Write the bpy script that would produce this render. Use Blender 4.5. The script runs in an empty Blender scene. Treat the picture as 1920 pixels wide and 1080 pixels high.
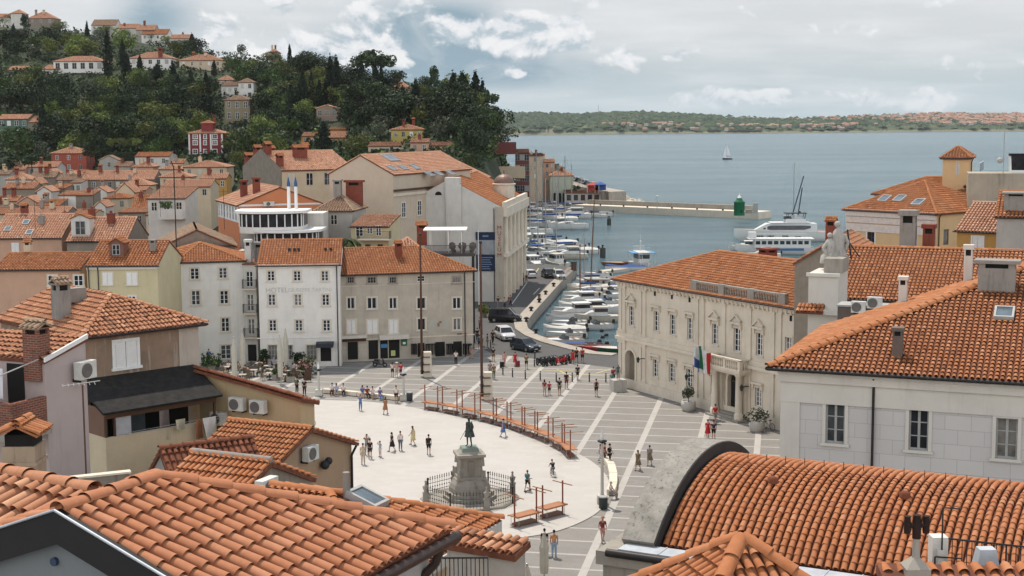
# Harbour square seen from above: whole scene built in code (whitespace squeezed to keep the file small)
import bpy,math,random
import numpy as np
from mathutils import Vector,Matrix
random.seed(7);np.random.seed(7)
R=math.radians;PI=math.pi
scene=bpy.context.scene
COL=scene.collection
F=2667.0;TH=math.atan(308/F);RO=0.0066;H=27.0
ct,st,cr,sr=math.cos(TH),math.sin(TH),math.cos(RO),math.sin(RO)
def ray(px,py):
 a=(px-960)/F;b=(540-py)/F
 u=a*cr+b*sr;v=-a*sr+b*cr
 return(u,ct+v*st,-st+v*ct)
def G(px,py,z=0.0):
 d=ray(px,py);s=(z-H)/d[2]
 return Vector((d[0]*s,d[1]*s,z))
def at(px,py,Y):
 d=ray(px,py);s=Y/d[1]
 return Vector((d[0]*s,Y,H+d[2]*s))
def hit(px,py,P,n):
 d=Vector(ray(px,py));o=Vector((0,0,H))
 return o+d*((P-o).dot(n)/d.dot(n))
cam=bpy.data.cameras.new('camera');camo=bpy.data.objects.new('camera',cam);COL.objects.link(camo)
cam.sensor_width=36;cam.lens=F/1920*36;cam.clip_start=0.5;cam.clip_end=30000
camo.matrix_world=Matrix.Translation((0,0,H))@Matrix.Rotation(PI/2-TH,4,'X')@Matrix.Rotation(-RO,4,'Z')
scene.camera=camo
def tag(o,label=None,cat=None,group=None,kind=None):
 if label:o['label']=label
 if cat:o['category']=cat
 if group:o['group']=group
 if kind:o['kind']=kind
 return o
def thing(name,label,cat,loc=(0,0,0),rz=0.0,group=None):
 o=bpy.data.objects.new(name,None);COL.objects.link(o)
 o.empty_display_size=0.3
 o.location=loc;o.rotation_euler=(0,0,rz)
 return tag(o,label,cat,group)
KIDS={}
def link(o,parent=None):
 COL.objects.link(o)
 if parent is not None:
  o.parent=parent
  KIDS.setdefault(parent,[]).append(o)
 return o
def mobj(name,me,parent=None,loc=None,rz=0.0):
 o=bpy.data.objects.new(name,me);link(o,parent)
 if loc is not None:o.location=loc
 if rz:o.rotation_euler=(0,0,rz)
 return o
def copy_tree(o,parent=None):
 c=o.copy();link(c,parent)
 for ch in KIDS.get(o,[]):copy_tree(ch,c)
 return c
def dup(o,loc,rz=0.0,label=None,s=None,group=None):
 c=copy_tree(o);c.location=loc;c.rotation_euler=(0,0,rz)
 if label:c['label']=label
 if group:c['group']=group
 if s is not None:c.scale=(s,s,s)if not hasattr(s,'__len__')else s
 return c
def kids(o):return KIDS.get(o,[])
def setmat(o,m):
 for sl in o.material_slots:sl.link='OBJECT';sl.material=m
class MB:
 def __init__(s):s.v=[];s.f=[];s.m=[];s.t=[];s.n=0;s.sm=[]
 def add(s,vs,fs,mi=0,tint=None,smooth=False):
  vs=np.asarray([tuple(x)for x in vs]if not isinstance(vs,np.ndarray)else vs,dtype=float).reshape(-1,3)
  s.v.append(vs)
  n=s.n
  for f in fs:s.f.append([i+n for i in f])
  s.m+=[mi]*len(fs);s.t+=([0.5]*len(fs)if tint is None else([tint]*len(fs)if not hasattr(tint,'__len__')else list(tint)))
  s.sm+=[smooth]*len(fs)
  s.n+=len(vs);return s
 def poly(s,pts,mi=0,tint=None):return s.add(pts,[list(range(len(pts)))],mi,tint)
 def box(s,c,d,mi=0,rz=0.0,M=None,taper=1.0):
  x,y,z=d[0]/2,d[1]/2,d[2]/2
  V=[(-x,-y,-z),(x,-y,-z),(x,y,-z),(-x,y,-z),(-x*taper,-y*taper,z),(x*taper,-y*taper,z),(x*taper,y*taper,z),(-x*taper,y*taper,z)]
  if rz:V=[(a*math.cos(rz)-b*math.sin(rz),a*math.sin(rz)+b*math.cos(rz),q)for a,b,q in V]
  V=[(a+c[0],b+c[1],q+c[2])for a,b,q in V]
  if M is not None:V=[tuple(M@Vector(p))for p in V]
  return s.add(V,[(0,3,2,1),(4,5,6,7),(0,1,5,4),(1,2,6,5),(2,3,7,6),(3,0,4,7)],mi)
 def bx(s,x0,x1,y0,y1,z0,z1,mi=0):
  return s.box(((x0+x1)/2,(y0+y1)/2,(z0+z1)/2),(abs(x1-x0),abs(y1-y0),abs(z1-z0)),mi)
 def prism(s,pts,z0,z1,mi=0,mtop=None):
  n=len(pts)
  V=[(p[0],p[1],z0)for p in pts]+[(p[0],p[1],z1)for p in pts]
  s.add(V,[list(range(n-1,-1,-1))]+[(i,(i+1)%n,n+(i+1)%n,n+i)for i in range(n)],mi)
  return s.add([(p[0],p[1],z1)for p in pts],[list(range(n))],mi if mtop is None else mtop)
 def slab(s,pts,th,n=None,mi=0):
  P=[Vector(p)for p in pts]
  if n is None:
   n=(P[1]-P[0]).cross(P[2]-P[0]).normalized()
  k=len(P)
  V=P+[p-n*th for p in P]
  return s.add(V,[list(range(k)),list(range(2*k-1,k-1,-1))]+[(i,k+i,k+(i+1)%k,(i+1)%k)for i in range(k)],mi)
 def cyl(s,a,b,r0,r1=None,n=8,mi=0,cap=True,smooth=True):
  r1=r0 if r1 is None else r1
  a=Vector(a);b=Vector(b);d=(b-a)
  if d.length<1e-6:return s
  d.normalize();x=d.orthogonal().normalized();y=d.cross(x)
  V=[]
  for c,r in((a,r0),(b,r1)):
   for i in range(n):
    q=2*PI*i/n;V.append(c+x*(r*math.cos(q))+y*(r*math.sin(q)))
  s.add(V,[(i,(i+1)%n,n+(i+1)%n,n+i)for i in range(n)],mi,None,smooth)
  if cap:s.add(V,[list(range(n-1,-1,-1)),list(range(n,2*n))],mi)
  return s
 def tube(s,pts,r,n=6,mi=0):
  for i in range(len(pts)-1):
   rr=r if not hasattr(r,'__len__')else r[i];r2=r if not hasattr(r,'__len__')else r[i+1]
   s.cyl(pts[i],pts[i+1],rr,r2,n,mi)
  return s
 def lathe(s,c,prof,n=12,mi=0,smooth=True,sx=1.0,sy=1.0):
  V=[];k=len(prof)
  for r,z in prof:
   for i in range(n):
    q=2*PI*i/n;V.append((c[0]+r*sx*math.cos(q),c[1]+r*sy*math.sin(q),c[2]+z))
  Fs=[(j*n+i,j*n+(i+1)%n,(j+1)*n+(i+1)%n,(j+1)*n+i)for j in range(k-1)for i in range(n)]
  s.add(V,Fs,mi,None,smooth)
  if prof[-1][0]>1e-3:s.add(V,[[(k-1)*n+i for i in range(n)]],mi)
  if prof[0][0]>1e-3:s.add(V,[[n-1-i for i in range(n)]],mi)
  return s
 def ball(s,c,r,n=8,k=6,mi=0,sc=(1,1,1)):
  pr=[(max(1e-4,math.sin(PI*j/k))*r,-math.cos(PI*j/k)*r*sc[2])for j in range(k+1)]
  return s.lathe(c,pr,n,mi,True,sc[0],sc[1])
 def loft(s,secs,mi=0,closed=True,cap=True,smooth=True):
  n=len(secs[0]);V=[p for q in secs for p in q];Fs=[]
  for j in range(len(secs)-1):
   for i in range(n if closed else n-1):
    Fs.append((j*n+i,j*n+(i+1)%n,(j+1)*n+(i+1)%n,(j+1)*n+i))
  s.add(V,Fs,mi,None,smooth)
  if cap:s.add(V,[list(range(n-1,-1,-1)),[(len(secs)-1)*n+i for i in range(n)]],mi)
  return s
 def mesh(s,name,mats):
  me=bpy.data.meshes.new(name)
  V=np.concatenate(s.v)if s.v else np.zeros((0,3))
  me.from_pydata(V.tolist(),[],s.f)
  for m in(mats if isinstance(mats,(list,tuple))else[mats]):me.materials.append(m)
  me.polygons.foreach_set('material_index',np.array(s.m,dtype=np.int32))
  me.polygons.foreach_set('use_smooth',np.array(s.sm,dtype=bool))
  a=me.attributes.new('tint','FLOAT','FACE');a.data.foreach_set('value',np.array(s.t,dtype=np.float32))
  me.update();return me
 def build(s,name,mats,parent=None,loc=None,rz=0.0):
  return mobj(name,s.mesh(name,mats),parent,loc,rz)
def lin(c):
 return tuple((x/12.92 if x<=0.04045 else((x+0.055)/1.055)**2.4)for x in(q/255 for q in c))+(1.0,)
MATS={}
def newmat(name):
 m=bpy.data.materials.new(name);m.use_nodes=True
 nt=m.node_tree;b=nt.nodes['Principled BSDF'];b.inputs['Roughness'].default_value=0.75
 b.inputs['Specular IOR Level'].default_value=0.3
 return m,nt,b
def N(nt,t,**kw):
 n=nt.nodes.new(t)
 for k,v in kw.items():
  if k in n.inputs:n.inputs[k].default_value=v
  else:setattr(n,k,v)
 return n
def ramp(nt,src,stops):
 r=nt.nodes.new('ShaderNodeValToRGB');e=r.color_ramp.elements
 while len(e)<len(stops):e.new(0.5)
 for i,(p,c)in enumerate(stops):
  e[i].position=p;e[i].color=c if len(c)==4 else tuple(c)+(1,)
 nt.links.new(src,r.inputs[0]);return r.outputs[0]
def mixc(nt,fac,a,b,mode='MIX'):
 m=nt.nodes.new('ShaderNodeMix');m.data_type='RGBA';m.blend_type=mode
 if hasattr(fac,'is_linked')or not isinstance(fac,(int,float)):nt.links.new(fac,m.inputs[0])
 else:m.inputs[0].default_value=fac
 for x,i in((a,6),(b,7)):
  if isinstance(x,tuple):m.inputs[i].default_value=x
  else:nt.links.new(x,m.inputs[i])
 return m.outputs[2]
def coord(nt,kind='Object',scale=None):
 t=nt.nodes.new('ShaderNodeTexCoord');o=t.outputs[kind]
 if scale is not None:
  mp=nt.nodes.new('ShaderNodeMapping');mp.inputs['Scale'].default_value=scale
  nt.links.new(o,mp.inputs[0]);o=mp.outputs[0]
 return o
def noise(nt,co,sc,det=4,rough=0.6):
 n=N(nt,'ShaderNodeTexNoise',Scale=sc,Detail=det,Roughness=rough)
 nt.links.new(co,n.inputs['Vector']);return n.outputs[0]
def bump(nt,b,h,strength=0.3,dist=0.02):
 n=N(nt,'ShaderNodeBump',Strength=strength,Distance=dist)
 nt.links.new(h,n.inputs['Height']);nt.links.new(n.outputs[0],b.inputs['Normal'])
def sc4(c,k):return tuple(min(1,x*k)for x in c[:3])+(1,)
def plain(name,c,rough=0.6,metal=0.0,var=0.12,spec=0.3):
 if name in MATS:return MATS[name]
 m,nt,b=newmat(name)
 co=coord(nt);n=noise(nt,co,3.0,3)
 nt.links.new(ramp(nt,n,[(0.3,sc4(c,1-var)),(0.7,sc4(c,1+var))]),b.inputs['Base Color'])
 b.inputs['Roughness'].default_value=rough;b.inputs['Metallic'].default_value=metal
 b.inputs['Specular IOR Level'].default_value=spec
 MATS[name]=m;return m
def plaster(name,c,dirt=0.35,dark=None,sc=1.0,bricky=False):
 if name in MATS:return MATS[name]
 m,nt,b=newmat(name)
 co=coord(nt)
 base=ramp(nt,noise(nt,co,0.55*sc,6,0.65),[(0.32,sc4(c,1-0.22*dirt)),(0.68,sc4(c,1.06))])
 strk=noise(nt,coord(nt,'Object',(1.7,1.7,0.16)),1.3*sc,5,0.7)
 d=dark or sc4(c,0.55)
 f=ramp(nt,strk,[(0.54,(0,0,0,1)),(0.78,(dirt,dirt,dirt,1))])
 col=mixc(nt,f,base,d)
 blot=noise(nt,co,0.25*sc,5,0.7)
 f2=ramp(nt,blot,[(0.58,(0,0,0,1)),(0.66,(dirt*0.5,)*3+(1,))])
 col=mixc(nt,f2,col,sc4(c,0.72))
 nt.links.new(col,b.inputs['Base Color'])
 bump(nt,b,noise(nt,co,14*sc,4),0.12,0.02)
 b.inputs['Roughness'].default_value=0.9
 MATS[name]=m;return m
def rooftile(name,lo,mid,hi,lichen=0.2,lc=(0.30,0.25,0.18,1)):
 if name in MATS:return MATS[name]
 m,nt,b=newmat(name)
 a=N(nt,'ShaderNodeAttribute');a.attribute_name='tint'
 col=ramp(nt,a.outputs['Fac'],[(0.0,lo),(0.4,mid),(0.8,mid),(1.0,hi)])
 co=coord(nt)
 n1=noise(nt,co,0.35,5,0.7)
 col=mixc(nt,ramp(nt,n1,[(0.45,(0,0,0,1)),(0.75,(0.5,0.5,0.5,1))]),col,sc4(hi,0.95))
 n2=noise(nt,co,0.9,6,0.75)
 col=mixc(nt,ramp(nt,n2,[(0.56,(0,0,0,1)),(0.74,(lichen,)*3+(1,))]),col,lc)
 n3=noise(nt,co,9,3)
 col=mixc(nt,0.25,col,ramp(nt,n3,[(0.3,sc4(mid,0.6)),(0.7,hi)]))
 nt.links.new(col,b.inputs['Base Color'])
 bump(nt,b,noise(nt,co,30,3),0.1,0.01)
 b.inputs['Roughness'].default_value=0.88;b.inputs['Specular IOR Level'].default_value=0.2
 MATS[name]=m;return m
def glass(name,c=(0.02,0.025,0.03,1),rough=0.06):
 if name in MATS:return MATS[name]
 m,nt,b=newmat(name)
 n=noise(nt,coord(nt),0.8,3)
 nt.links.new(ramp(nt,n,[(0.35,c),(0.7,sc4(c,2.8))]),b.inputs['Base Color'])
 b.inputs['Roughness'].default_value=rough;b.inputs['Specular IOR Level'].default_value=0.5 if 'sky' in name else 0.16
 MATS[name]=m;return m
ROOF_NEW=rooftile('tile_orange',(0.16,0.058,0.026,1),(0.335,0.123,0.047,1),(0.46,0.22,0.11,1),0.4)
ROOF_NEAR=rooftile('tile_terracotta',(0.27,0.092,0.038,1),(0.375,0.138,0.055,1),(0.45,0.205,0.105,1),0.22)
ROOF_PALE=rooftile('tile_pale',(0.26,0.135,0.085,1),(0.46,0.235,0.145,1),(0.58,0.36,0.245,1),0.45,(0.34,0.27,0.2,1))
ROOF_OLD=rooftile('tile_aged',(0.17,0.08,0.045,1),(0.37,0.16,0.085,1),(0.52,0.29,0.17,1),0.85,(0.15,0.13,0.095,1))
ROOF_MOSS=rooftile('tile_mossy',(0.14,0.10,0.07,1),(0.27,0.18,0.12,1),(0.40,0.29,0.2,1),0.9,(0.16,0.14,0.10,1))
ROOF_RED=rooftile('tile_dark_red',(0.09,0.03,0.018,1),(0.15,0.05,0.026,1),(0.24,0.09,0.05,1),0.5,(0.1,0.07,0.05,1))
DARKMETAL=plain('dark_metal',(0.025,0.022,0.02,1),0.5,0.2)
IRON=plain('iron',(0.03,0.03,0.032,1),0.5,0.4)
WHITE=plain('white_paint',(0.68,0.68,0.66,1),0.5,0,0.05)
OFFWHITE=plain('cream_paint',(0.52,0.49,0.43,1),0.6,0,0.08)
GREYPAINT=plain('grey_paint',(0.33,0.33,0.32,1),0.6)
STONE=plaster('pale_stone',(0.61,0.54,0.44,1),0.55)
STONED=plaster('weathered_stone',(0.30,0.275,0.235,1),0.9,(0.1,0.09,0.075,1))
BROWNWOOD=plain('brown_wood',(0.07,0.035,0.018,1),0.6)
PANE=glass('window_pane',(0.012,0.014,0.017,1),0.15);PANEB=glass('sky_pane',(0.05,0.065,0.075,1),0.04)
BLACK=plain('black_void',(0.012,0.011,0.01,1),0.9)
def brickmat(name,c1,c2,mo):
 m,nt,b=newmat(name);t=nt.nodes.new('ShaderNodeTexCoord');sp=nt.nodes.new('ShaderNodeSeparateXYZ');nt.links.new(t.outputs['Object'],sp.inputs[0])
 ad=nt.nodes.new('ShaderNodeMath');nt.links.new(sp.outputs[0],ad.inputs[0]);nt.links.new(sp.outputs[1],ad.inputs[1]);cb=nt.nodes.new('ShaderNodeCombineXYZ');nt.links.new(ad.outputs[0],cb.inputs[0]);nt.links.new(sp.outputs[2],cb.inputs[1])
 br=nt.nodes.new('ShaderNodeTexBrick');nt.links.new(cb.outputs[0],br.inputs[0]);br.inputs['Scale'].default_value=1;br.inputs['Brick Width'].default_value=0.26;br.inputs['Row Height'].default_value=0.085;br.inputs['Mortar Size'].default_value=0.014
 br.inputs['Color1'].default_value=c1;br.inputs['Color2'].default_value=c2;br.inputs['Mortar'].default_value=mo
 c=mixc(nt,ramp(nt,noise(nt,t.outputs['Object'],1.5,5,0.7),[(0.5,(0,0,0,1)),(0.75,(0.6,0.6,0.6,1))]),br.outputs[0],(0.07,0.03,0.022,1))
 nt.links.new(c,b.inputs['Base Color']);b.inputs['Roughness'].default_value=0.9;MATS[name]=m;return m
BRICK=brickmat('red_brick',(0.21,0.058,0.032,1),(0.14,0.042,0.026,1),(0.22,0.16,0.125,1))
def tile_plane(mb,poly,e,up,pitch=0.24,row=0.38,seg=4,r=None,mi=0,lift=0.055,jit=0.25,tap=0.84):
 P=[Vector(p)for p in poly];e=Vector(e).normalized();up=Vector(up).normalized();n=e.cross(up).normalized()
 if n.z<0:n=-n
 o=P[0]
 S=np.array([(p-o).dot(e)for p in P]);T=np.array([(p-o).dot(up)for p in P])
 r=r or pitch*(0.43 if seg<5 else 0.385);hf=0.82 if seg<5 else 1.0
 ss=[];ta=[];tb=[];k=len(P)
 tmin=T.min()
 w=S.max()-S.min();nc=max(1,int(round(w/pitch)));pit=w/nc
 for i in range(nc):
  s0=S.min()+(i+0.5)*pit;ts=[]
  for a in range(k):
   b=(a+1)%k
   if(S[a]-s0)*(S[b]-s0)<0:
    q=(s0-S[a])/(S[b]-S[a]);ts.append(T[a]+q*(T[b]-T[a]))
  if len(ts)<2:continue
  lo,hi=min(ts),max(ts)
  q0=int(math.floor((lo-tmin)/row));q1=int(math.ceil((hi-tmin)/row))
  for q in range(q0,q1):
   a=max(lo,tmin+q*row);b=min(hi,tmin+(q+1)*row)
   if b-a<0.05:continue
   ss.append(s0);ta.append(a);tb.append(b)
 if not ss:return
 ss=np.array(ss);ta=np.array(ta);tb=np.array(tb);m=len(ss)
 ss=ss+np.random.uniform(-1,1,m)*pit*0.06*jit*2
 skew=np.random.uniform(-1,1,m)*0.03*jit
 hj=np.random.uniform(0,0.02,m)*jit
 full=np.minimum(1,(tb-ta)/row)
 th=np.linspace(0,PI,seg+1)
 en=np.array(e);un=np.array(up);nn=np.array(n);on=np.array(o)
 rings=[]
 for end in(0,1):
  t=ta-0.02 if end==0 else tb+0.03
  rr=r if end==0 else r*tap
  hh=(lift+hj)if end==0 else(lift*(1-full)+hj*0.5)
  sx=ss+(skew if end else-skew)
  off=on[None,:]+sx[:,None]*en+t[:,None]*un+hh[:,None]*nn
  ring=off[:,None,:]+(rr*np.cos(th))[None,:,None]*en+(rr*hf*np.sin(th))[None,:,None]*nn
  rings.append(ring)
 V=np.stack(rings,1).reshape(-1,3)
 st_=seg+1
 Fs=[]
 for i in range(m):
  b0=i*2*st_
  for j in range(seg):Fs.append((b0+j+1,b0+j,b0+st_+j,b0+st_+j+1))
 tn=np.clip(np.random.normal(0.55,0.27,m),0,1)
 mb.add(V,Fs,mi,np.repeat(tn,seg),seg>3)
def ridge(mb,a,b,r=0.16,ln=0.42,seg=5,mi=0,lift=0.05):
 a=Vector(a);b=Vector(b);d=b-a;L=d.length
 if L<0.1:return
 d.normalize();x=d.cross(Vector((0,0,1))).normalized();z=x.cross(d)
 n=max(1,int(L/ln));ln=L/n
 for i in range(n):
  p=a+d*(i*ln-0.02);q=a+d*((i+1)*ln+0.02);V=[]
  for c,rr,h in((p,r,0.02),(q,r*0.86,0.0)):
   for j in range(seg+1):
    t=PI*j/seg;V.append(c+x*(rr*math.cos(t))+z*(rr*0.8*math.sin(t)+lift+h))
  mb.add(V,[(j,j+1,seg+2+j,seg+1+j)for j in range(seg)],mi,min(1,max(0,random.gauss(0.6,0.18))),True)
def roof_face(mb,poly,eave_dir,pitch,row,seg,slab=0.14,mi_t=0,mi_s=1,jit=0.25,lift=0.055,tap=0.84):
 P=[Vector(p)for p in poly]
 n=Vector((0,0,0))
 for i in range(len(P)):n+=(P[i]-P[0]).cross(P[(i+1)%len(P)]-P[0])
 if n.z<0:n=-n;P=P[::-1]
 n.normalize();e=Vector(eave_dir).normalized();up=n.cross(e)
 if up.z<0:up=-up
 lowest=min(P,key=lambda p:p.dot(up));k=P.index(lowest)
 P=P[k:]+P[:k]
 mb.slab(P,slab,n,mi_s)
 tile_plane(mb,P,e,up,pitch,row,seg,mi=mi_t,jit=jit,lift=lift,tap=tap)
PANROOF=plain('roof_pan',(0.15,0.055,0.030,1),0.9,0,0.3)  # darker than the tiles: shade in the channels is put into the colour
WC={};WR=random.Random(5)
PANEC=glass('curtained_pane',(0.10,0.095,0.085,1),0.2);PANEM=glass('dusty_pane',(0.035,0.038,0.04,1),0.12)
def win_mesh(w,h,style,fc,sur,depth,nx,ny,proud):
 key=(round(w,2),round(h,2),style,fc.name,sur.name if sur else None,depth,nx,ny,proud)
 if key in WC:return WC[key]
 f=MB();p=MB();s=None
 y=depth
 if proud:y=-0.03
 t=0.07 if w>0.5 else 0.05
 if style=='shutter':
  for sx in(-1,1):
   x0,x1=(-w/2,-0.015)if sx<0 else(0.015,w/2)
   f.bx(x0,x1,y-0.05,y,0,h,0)
   k=max(4,int(h/0.12))
   for i in range(k):
    z=0.08+(h-0.16)*(i+0.5)/k
    f.box(((x0+x1)/2,y-0.062,z),((x1-x0)-0.12,0.03,(h-0.16)/k*0.55),0)
 else:
  for sx in(-1,1):f.bx(sx*w/2,sx*(w/2-t),y-0.03,y+0.03,0,h)
  f.bx(-w/2+t,w/2-t,y-0.028,y+0.028,0,t);f.bx(-w/2+t,w/2-t,y-0.028,y+0.028,h-t,h)
  for i in range(1,nx):
   x=-w/2+w*i/nx;k=t*(0.75 if i*2==nx else 0.4);f.bx(x-k,x+k,y-0.025,y+0.025,t,h-t)
  for i in range(1,ny):
   z=h*i/ny;f.bx(-w/2+t,w/2-t,y-0.022,y+0.022,z-t*0.3,z+t*0.3)
  p.bx(-w/2+t*0.6,w/2-t*0.6,y+0.0,y+0.015,t*0.6,h-t*0.6)
 if sur:
  b=0.14 if w>0.7 else 0.09
  g=0.0
  for sx in(-1,1):f.bx(sx*(w/2+g),sx*(w/2+b),-0.05,0.0+(0.0 if proud else 0.02),0,h,1)
  f.bx(-w/2-b,w/2+b,-0.055,0.0+(0.0 if proud else 0.02),h,h+b,1)
  s=MB();s.bx(-w/2-b*1.5,w/2+b*1.5,-0.13,0.02,-0.12,0.0)
 WC[key]=(f.mesh('window',[fc,sur or fc]),p.mesh('pane',[PANE])if p.n else None,s.mesh('sill',[sur])if s else None)
 return WC[key]
def put_window(parent,pos,rz,w,h,style='sash',fc=None,sur=None,depth=0.14,nx=2,ny=3,proud=False,pane=None):
 fm,pm,sm=win_mesh(w,h,style,fc or WHITE,sur,depth,nx,ny,proud)
 o=mobj('window',fm,parent,pos,rz)
 if pm:
  q=mobj('pane',pm,o);rr=WR.random()
  if pane or rr<0.42:setmat(q,pane or(PANEC if rr<0.2 else PANEM))
 if sm:mobj('sill',sm,o)
 return o
def wall_face(mb,o,u,L,z0,z1,openings,depth=0.22,mi=0,inward=None):
 """vertical wall rectangle from o along unit u, with rectangular holes (u0,u1,za,zb) and reveals"""
 o=Vector(o);u=Vector(u)
 inn=inward if inward is not None else Vector((-u.y,u.x,0))
 op=[tuple(q[:4])for q in openings if q[0]>0 and q[1]<L and q[3]<z1 and q[2]>=z0]
 xs=sorted({0.0,L}|{q[0]for q in op}|{q[1]for q in op});zs=sorted({z0,z1}|{q[2]for q in op}|{q[3]for q in op})
 def p(x,z,d=0.0):return o+u*x+inn*d+Vector((0,0,z))
 for i in range(len(xs)-1):
  for j in range(len(zs)-1):
   cx,cz=(xs[i]+xs[i+1])/2,(zs[j]+zs[j+1])/2
   if any(q[0]<cx<q[1]and q[2]<cz<q[3]for q in op):continue
   mb.poly([p(xs[i],zs[j]),p(xs[i+1],zs[j]),p(xs[i+1],zs[j+1]),p(xs[i],zs[j+1])],mi)
 deep={tuple(q[:4]):q[4]for q in openings if len(q)>4};depth0=depth
 for(a,b,c,d)in op:
  depth=deep.get((a,b,c,d),depth0)
  mb.poly([p(a,c),p(a,c,depth),p(a,d,depth),p(a,d)],mi);mb.poly([p(b,c,depth),p(b,c),p(b,d),p(b,d,depth)],mi)
  mb.poly([p(a,c,depth),p(a,c),p(b,c),p(b,c,depth)],mi);mb.poly([p(a,d),p(a,d,depth),p(b,d,depth),p(b,d)],mi)
  if(a,b,c,d)not in deep:mb.poly([p(a,c,depth+0.02),p(b,c,depth+0.02),p(b,d,depth+0.02),p(a,d,depth+0.02)],mi)
class House:
 def __init__(s,name,label,A,ang,L,D,ze,z0,wall,cat='house',group=None):
  s.L,s.D,s.ze,s.z0=L,D,ze-z0,0.0
  s.o=thing(name,label,cat,(A[0],A[1],z0),ang,group);s.wall=wall
  s.op={'front':[],'right':[],'left':[],'back':[]};s.gables=[]
  s.base=z0;s.ang=ang;s.A=Vector((A[0],A[1],z0))
 def loc(s,p):
  d=Vector(p)-s.A;c,q=math.cos(s.ang),math.sin(s.ang)
  return Vector((d.x*c+d.y*q,-d.x*q+d.y*c,d.z))
 def face(s,f):
  return{'front':(Vector((0,0,0)),Vector((1,0,0)),s.L,0.0),'right':(Vector((s.L,0,0)),Vector((0,1,0)),s.D,PI/2),'left':(Vector((0,s.D,0)),Vector((0,-1,0)),s.D,-PI/2),'back':(Vector((s.L,s.D,0)),Vector((-1,0,0)),s.L,PI)}[f]
 def window(s,f,u,z,w,h,proud=False,cut=True,**kw):
  o,d,L,rz=s.face(f)
  if cut and not proud:s.op[f].append((u-w/2,u+w/2,z,z+h))
  return put_window(s.o,o+d*u+Vector((0,0,z)),rz,w,h,proud=proud,**kw)
 def walls(s,mat=None):
  mb=MB()
  for f in('front','right','left','back'):
   o,d,L,rz=s.face(f);wall_face(mb,o,d,L,0,s.ze,s.op[f])
  for g in s.gables:mb.poly(g)
  if not s.gables:mb.poly([(0,0,s.ze),(s.L,0,s.ze),(s.L,s.D,s.ze),(0,s.D,s.ze)])
  return mb.build('wall',[mat or s.wall],s.o)
 def roof(s,kind='gable',rise=2.5,ov=0.35,mat=None,pitch=0.26,row=0.4,seg=3,hipa=None,hipb=None,ridge_r=0.15,gutter=True,jit=0.25,gov=0.2):
  L,D,z=s.L,s.D,s.ze;mb=MB();m=mat or ROOF_NEW
  k=rise/(D/2);zo=z-ov*k
  X=(1,0,0);Yv=(0,1,0);rf=lambda p,e:roof_face(mb,p,e,pitch,row,seg,jit=jit)
  if kind=='gable':
   a,b=-gov,L+gov
   rf([(a,-ov,zo),(b,-ov,zo),(b,D/2,z+rise),(a,D/2,z+rise)],X)
   rf([(b,D+ov,zo),(a,D+ov,zo),(a,D/2,z+rise),(b,D/2,z+rise)],X)
   ridge(mb,(a,D/2,z+rise),(b,D/2,z+rise),ridge_r)
   s.gables+=[[(L,0,z),(L,D,z),(L,D/2,z+rise)],[(0,D,z),(0,0,z),(0,D/2,z+rise)]]
  elif kind=='gablev':
   k=rise/(L/2);zo=z-ov*k;a,b=-gov,D+gov
   rf([(-ov,b,zo),(-ov,a,zo),(L/2,a,z+rise),(L/2,b,z+rise)],Yv)
   rf([(L+ov,a,zo),(L+ov,b,zo),(L/2,b,z+rise),(L/2,a,z+rise)],Yv)
   ridge(mb,(L/2,a,z+rise),(L/2,b,z+rise),ridge_r)
   s.gables+=[[(0,0,z),(L,0,z),(L/2,0,z+rise)],[(L,D,z),(0,D,z),(L/2,D,z+rise)]]
  elif kind=='hip':
   ha=D/2 if hipa is None else hipa;hb=D/2 if hipb is None else hipb
   if ha+hb>L:ha=hb=L/2-0.01
   c=[(-ov,-ov,zo),(L+ov,-ov,zo),(L+ov,D+ov,zo),(-ov,D+ov,zo)]
   p,q=(ha if ha>0 else-gov,D/2,z+rise),(L-hb if hb>0 else L+gov,D/2,z+rise)
   if ha<=0:c[0]=(-gov,-ov,zo);c[3]=(-gov,D+ov,zo);s.gables.append([(0,D,z),(0,0,z),(0,D/2,z+rise)])
   if hb<=0:c[1]=(L+gov,-ov,zo);c[2]=(L+gov,D+ov,zo);s.gables.append([(L,0,z),(L,D,z),(L,D/2,z+rise)])
   rf([c[0],c[1],q,p],X);rf([c[2],c[3],p,q],X)
   if hb>0:rf([c[1],c[2],q],Yv);ridge(mb,c[1],q,ridge_r);ridge(mb,c[2],q,ridge_r)
   if ha>0:rf([c[3],c[0],p],Yv);ridge(mb,c[0],p,ridge_r);ridge(mb,c[3],p,ridge_r)
   ridge(mb,p,q,ridge_r)
  elif kind=='shed':
   k=rise/D;zo=z-ov*k
   rf([(-gov,-ov,zo),(L+gov,-ov,zo),(L+gov,D+0.1,z+rise),(-gov,D+0.1,z+rise)],X)
   s.gables+=[[(L,0,z),(L,D,z),(L,D,z+rise)],[(0,D,z),(0,0,z),(0,D,z+rise)],[(L,D,z),(0,D,z),(0,D,z+rise),(L,D,z+rise)]]
  if s.gables and kind=='hip':pass
  s.rf=mb.build('roof',[m,PANROOF],s.o)
  s.rise=rise;s.kind=kind
  if gutter and kind!='gablev':
   g=MB();g.cyl((-ov,-ov-0.06,zo-0.04),(L+ov,-ov-0.06,zo-0.04),0.07,n=6)
   g.build('gutter',[DARKMETAL],s.o)
  return s.rf
 def chimney(s,u,v,w=0.7,h=1.4,mat=None,d=None,cap='slab',z=None):
  d=d or w;L,D=s.L,s.D
  if z is None:
   k=s.rise
   if s.kind=='gablev':z=s.ze+s.rise*(1-abs(u-L/2)/(L/2))
   elif s.kind=='shed':z=s.ze+s.rise*v/D
   else:z=s.ze+s.rise*(1-abs(v-D/2)/(D/2))
  return chimney(s.o,(u,v,z),w,d,h,mat,cap)
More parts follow.
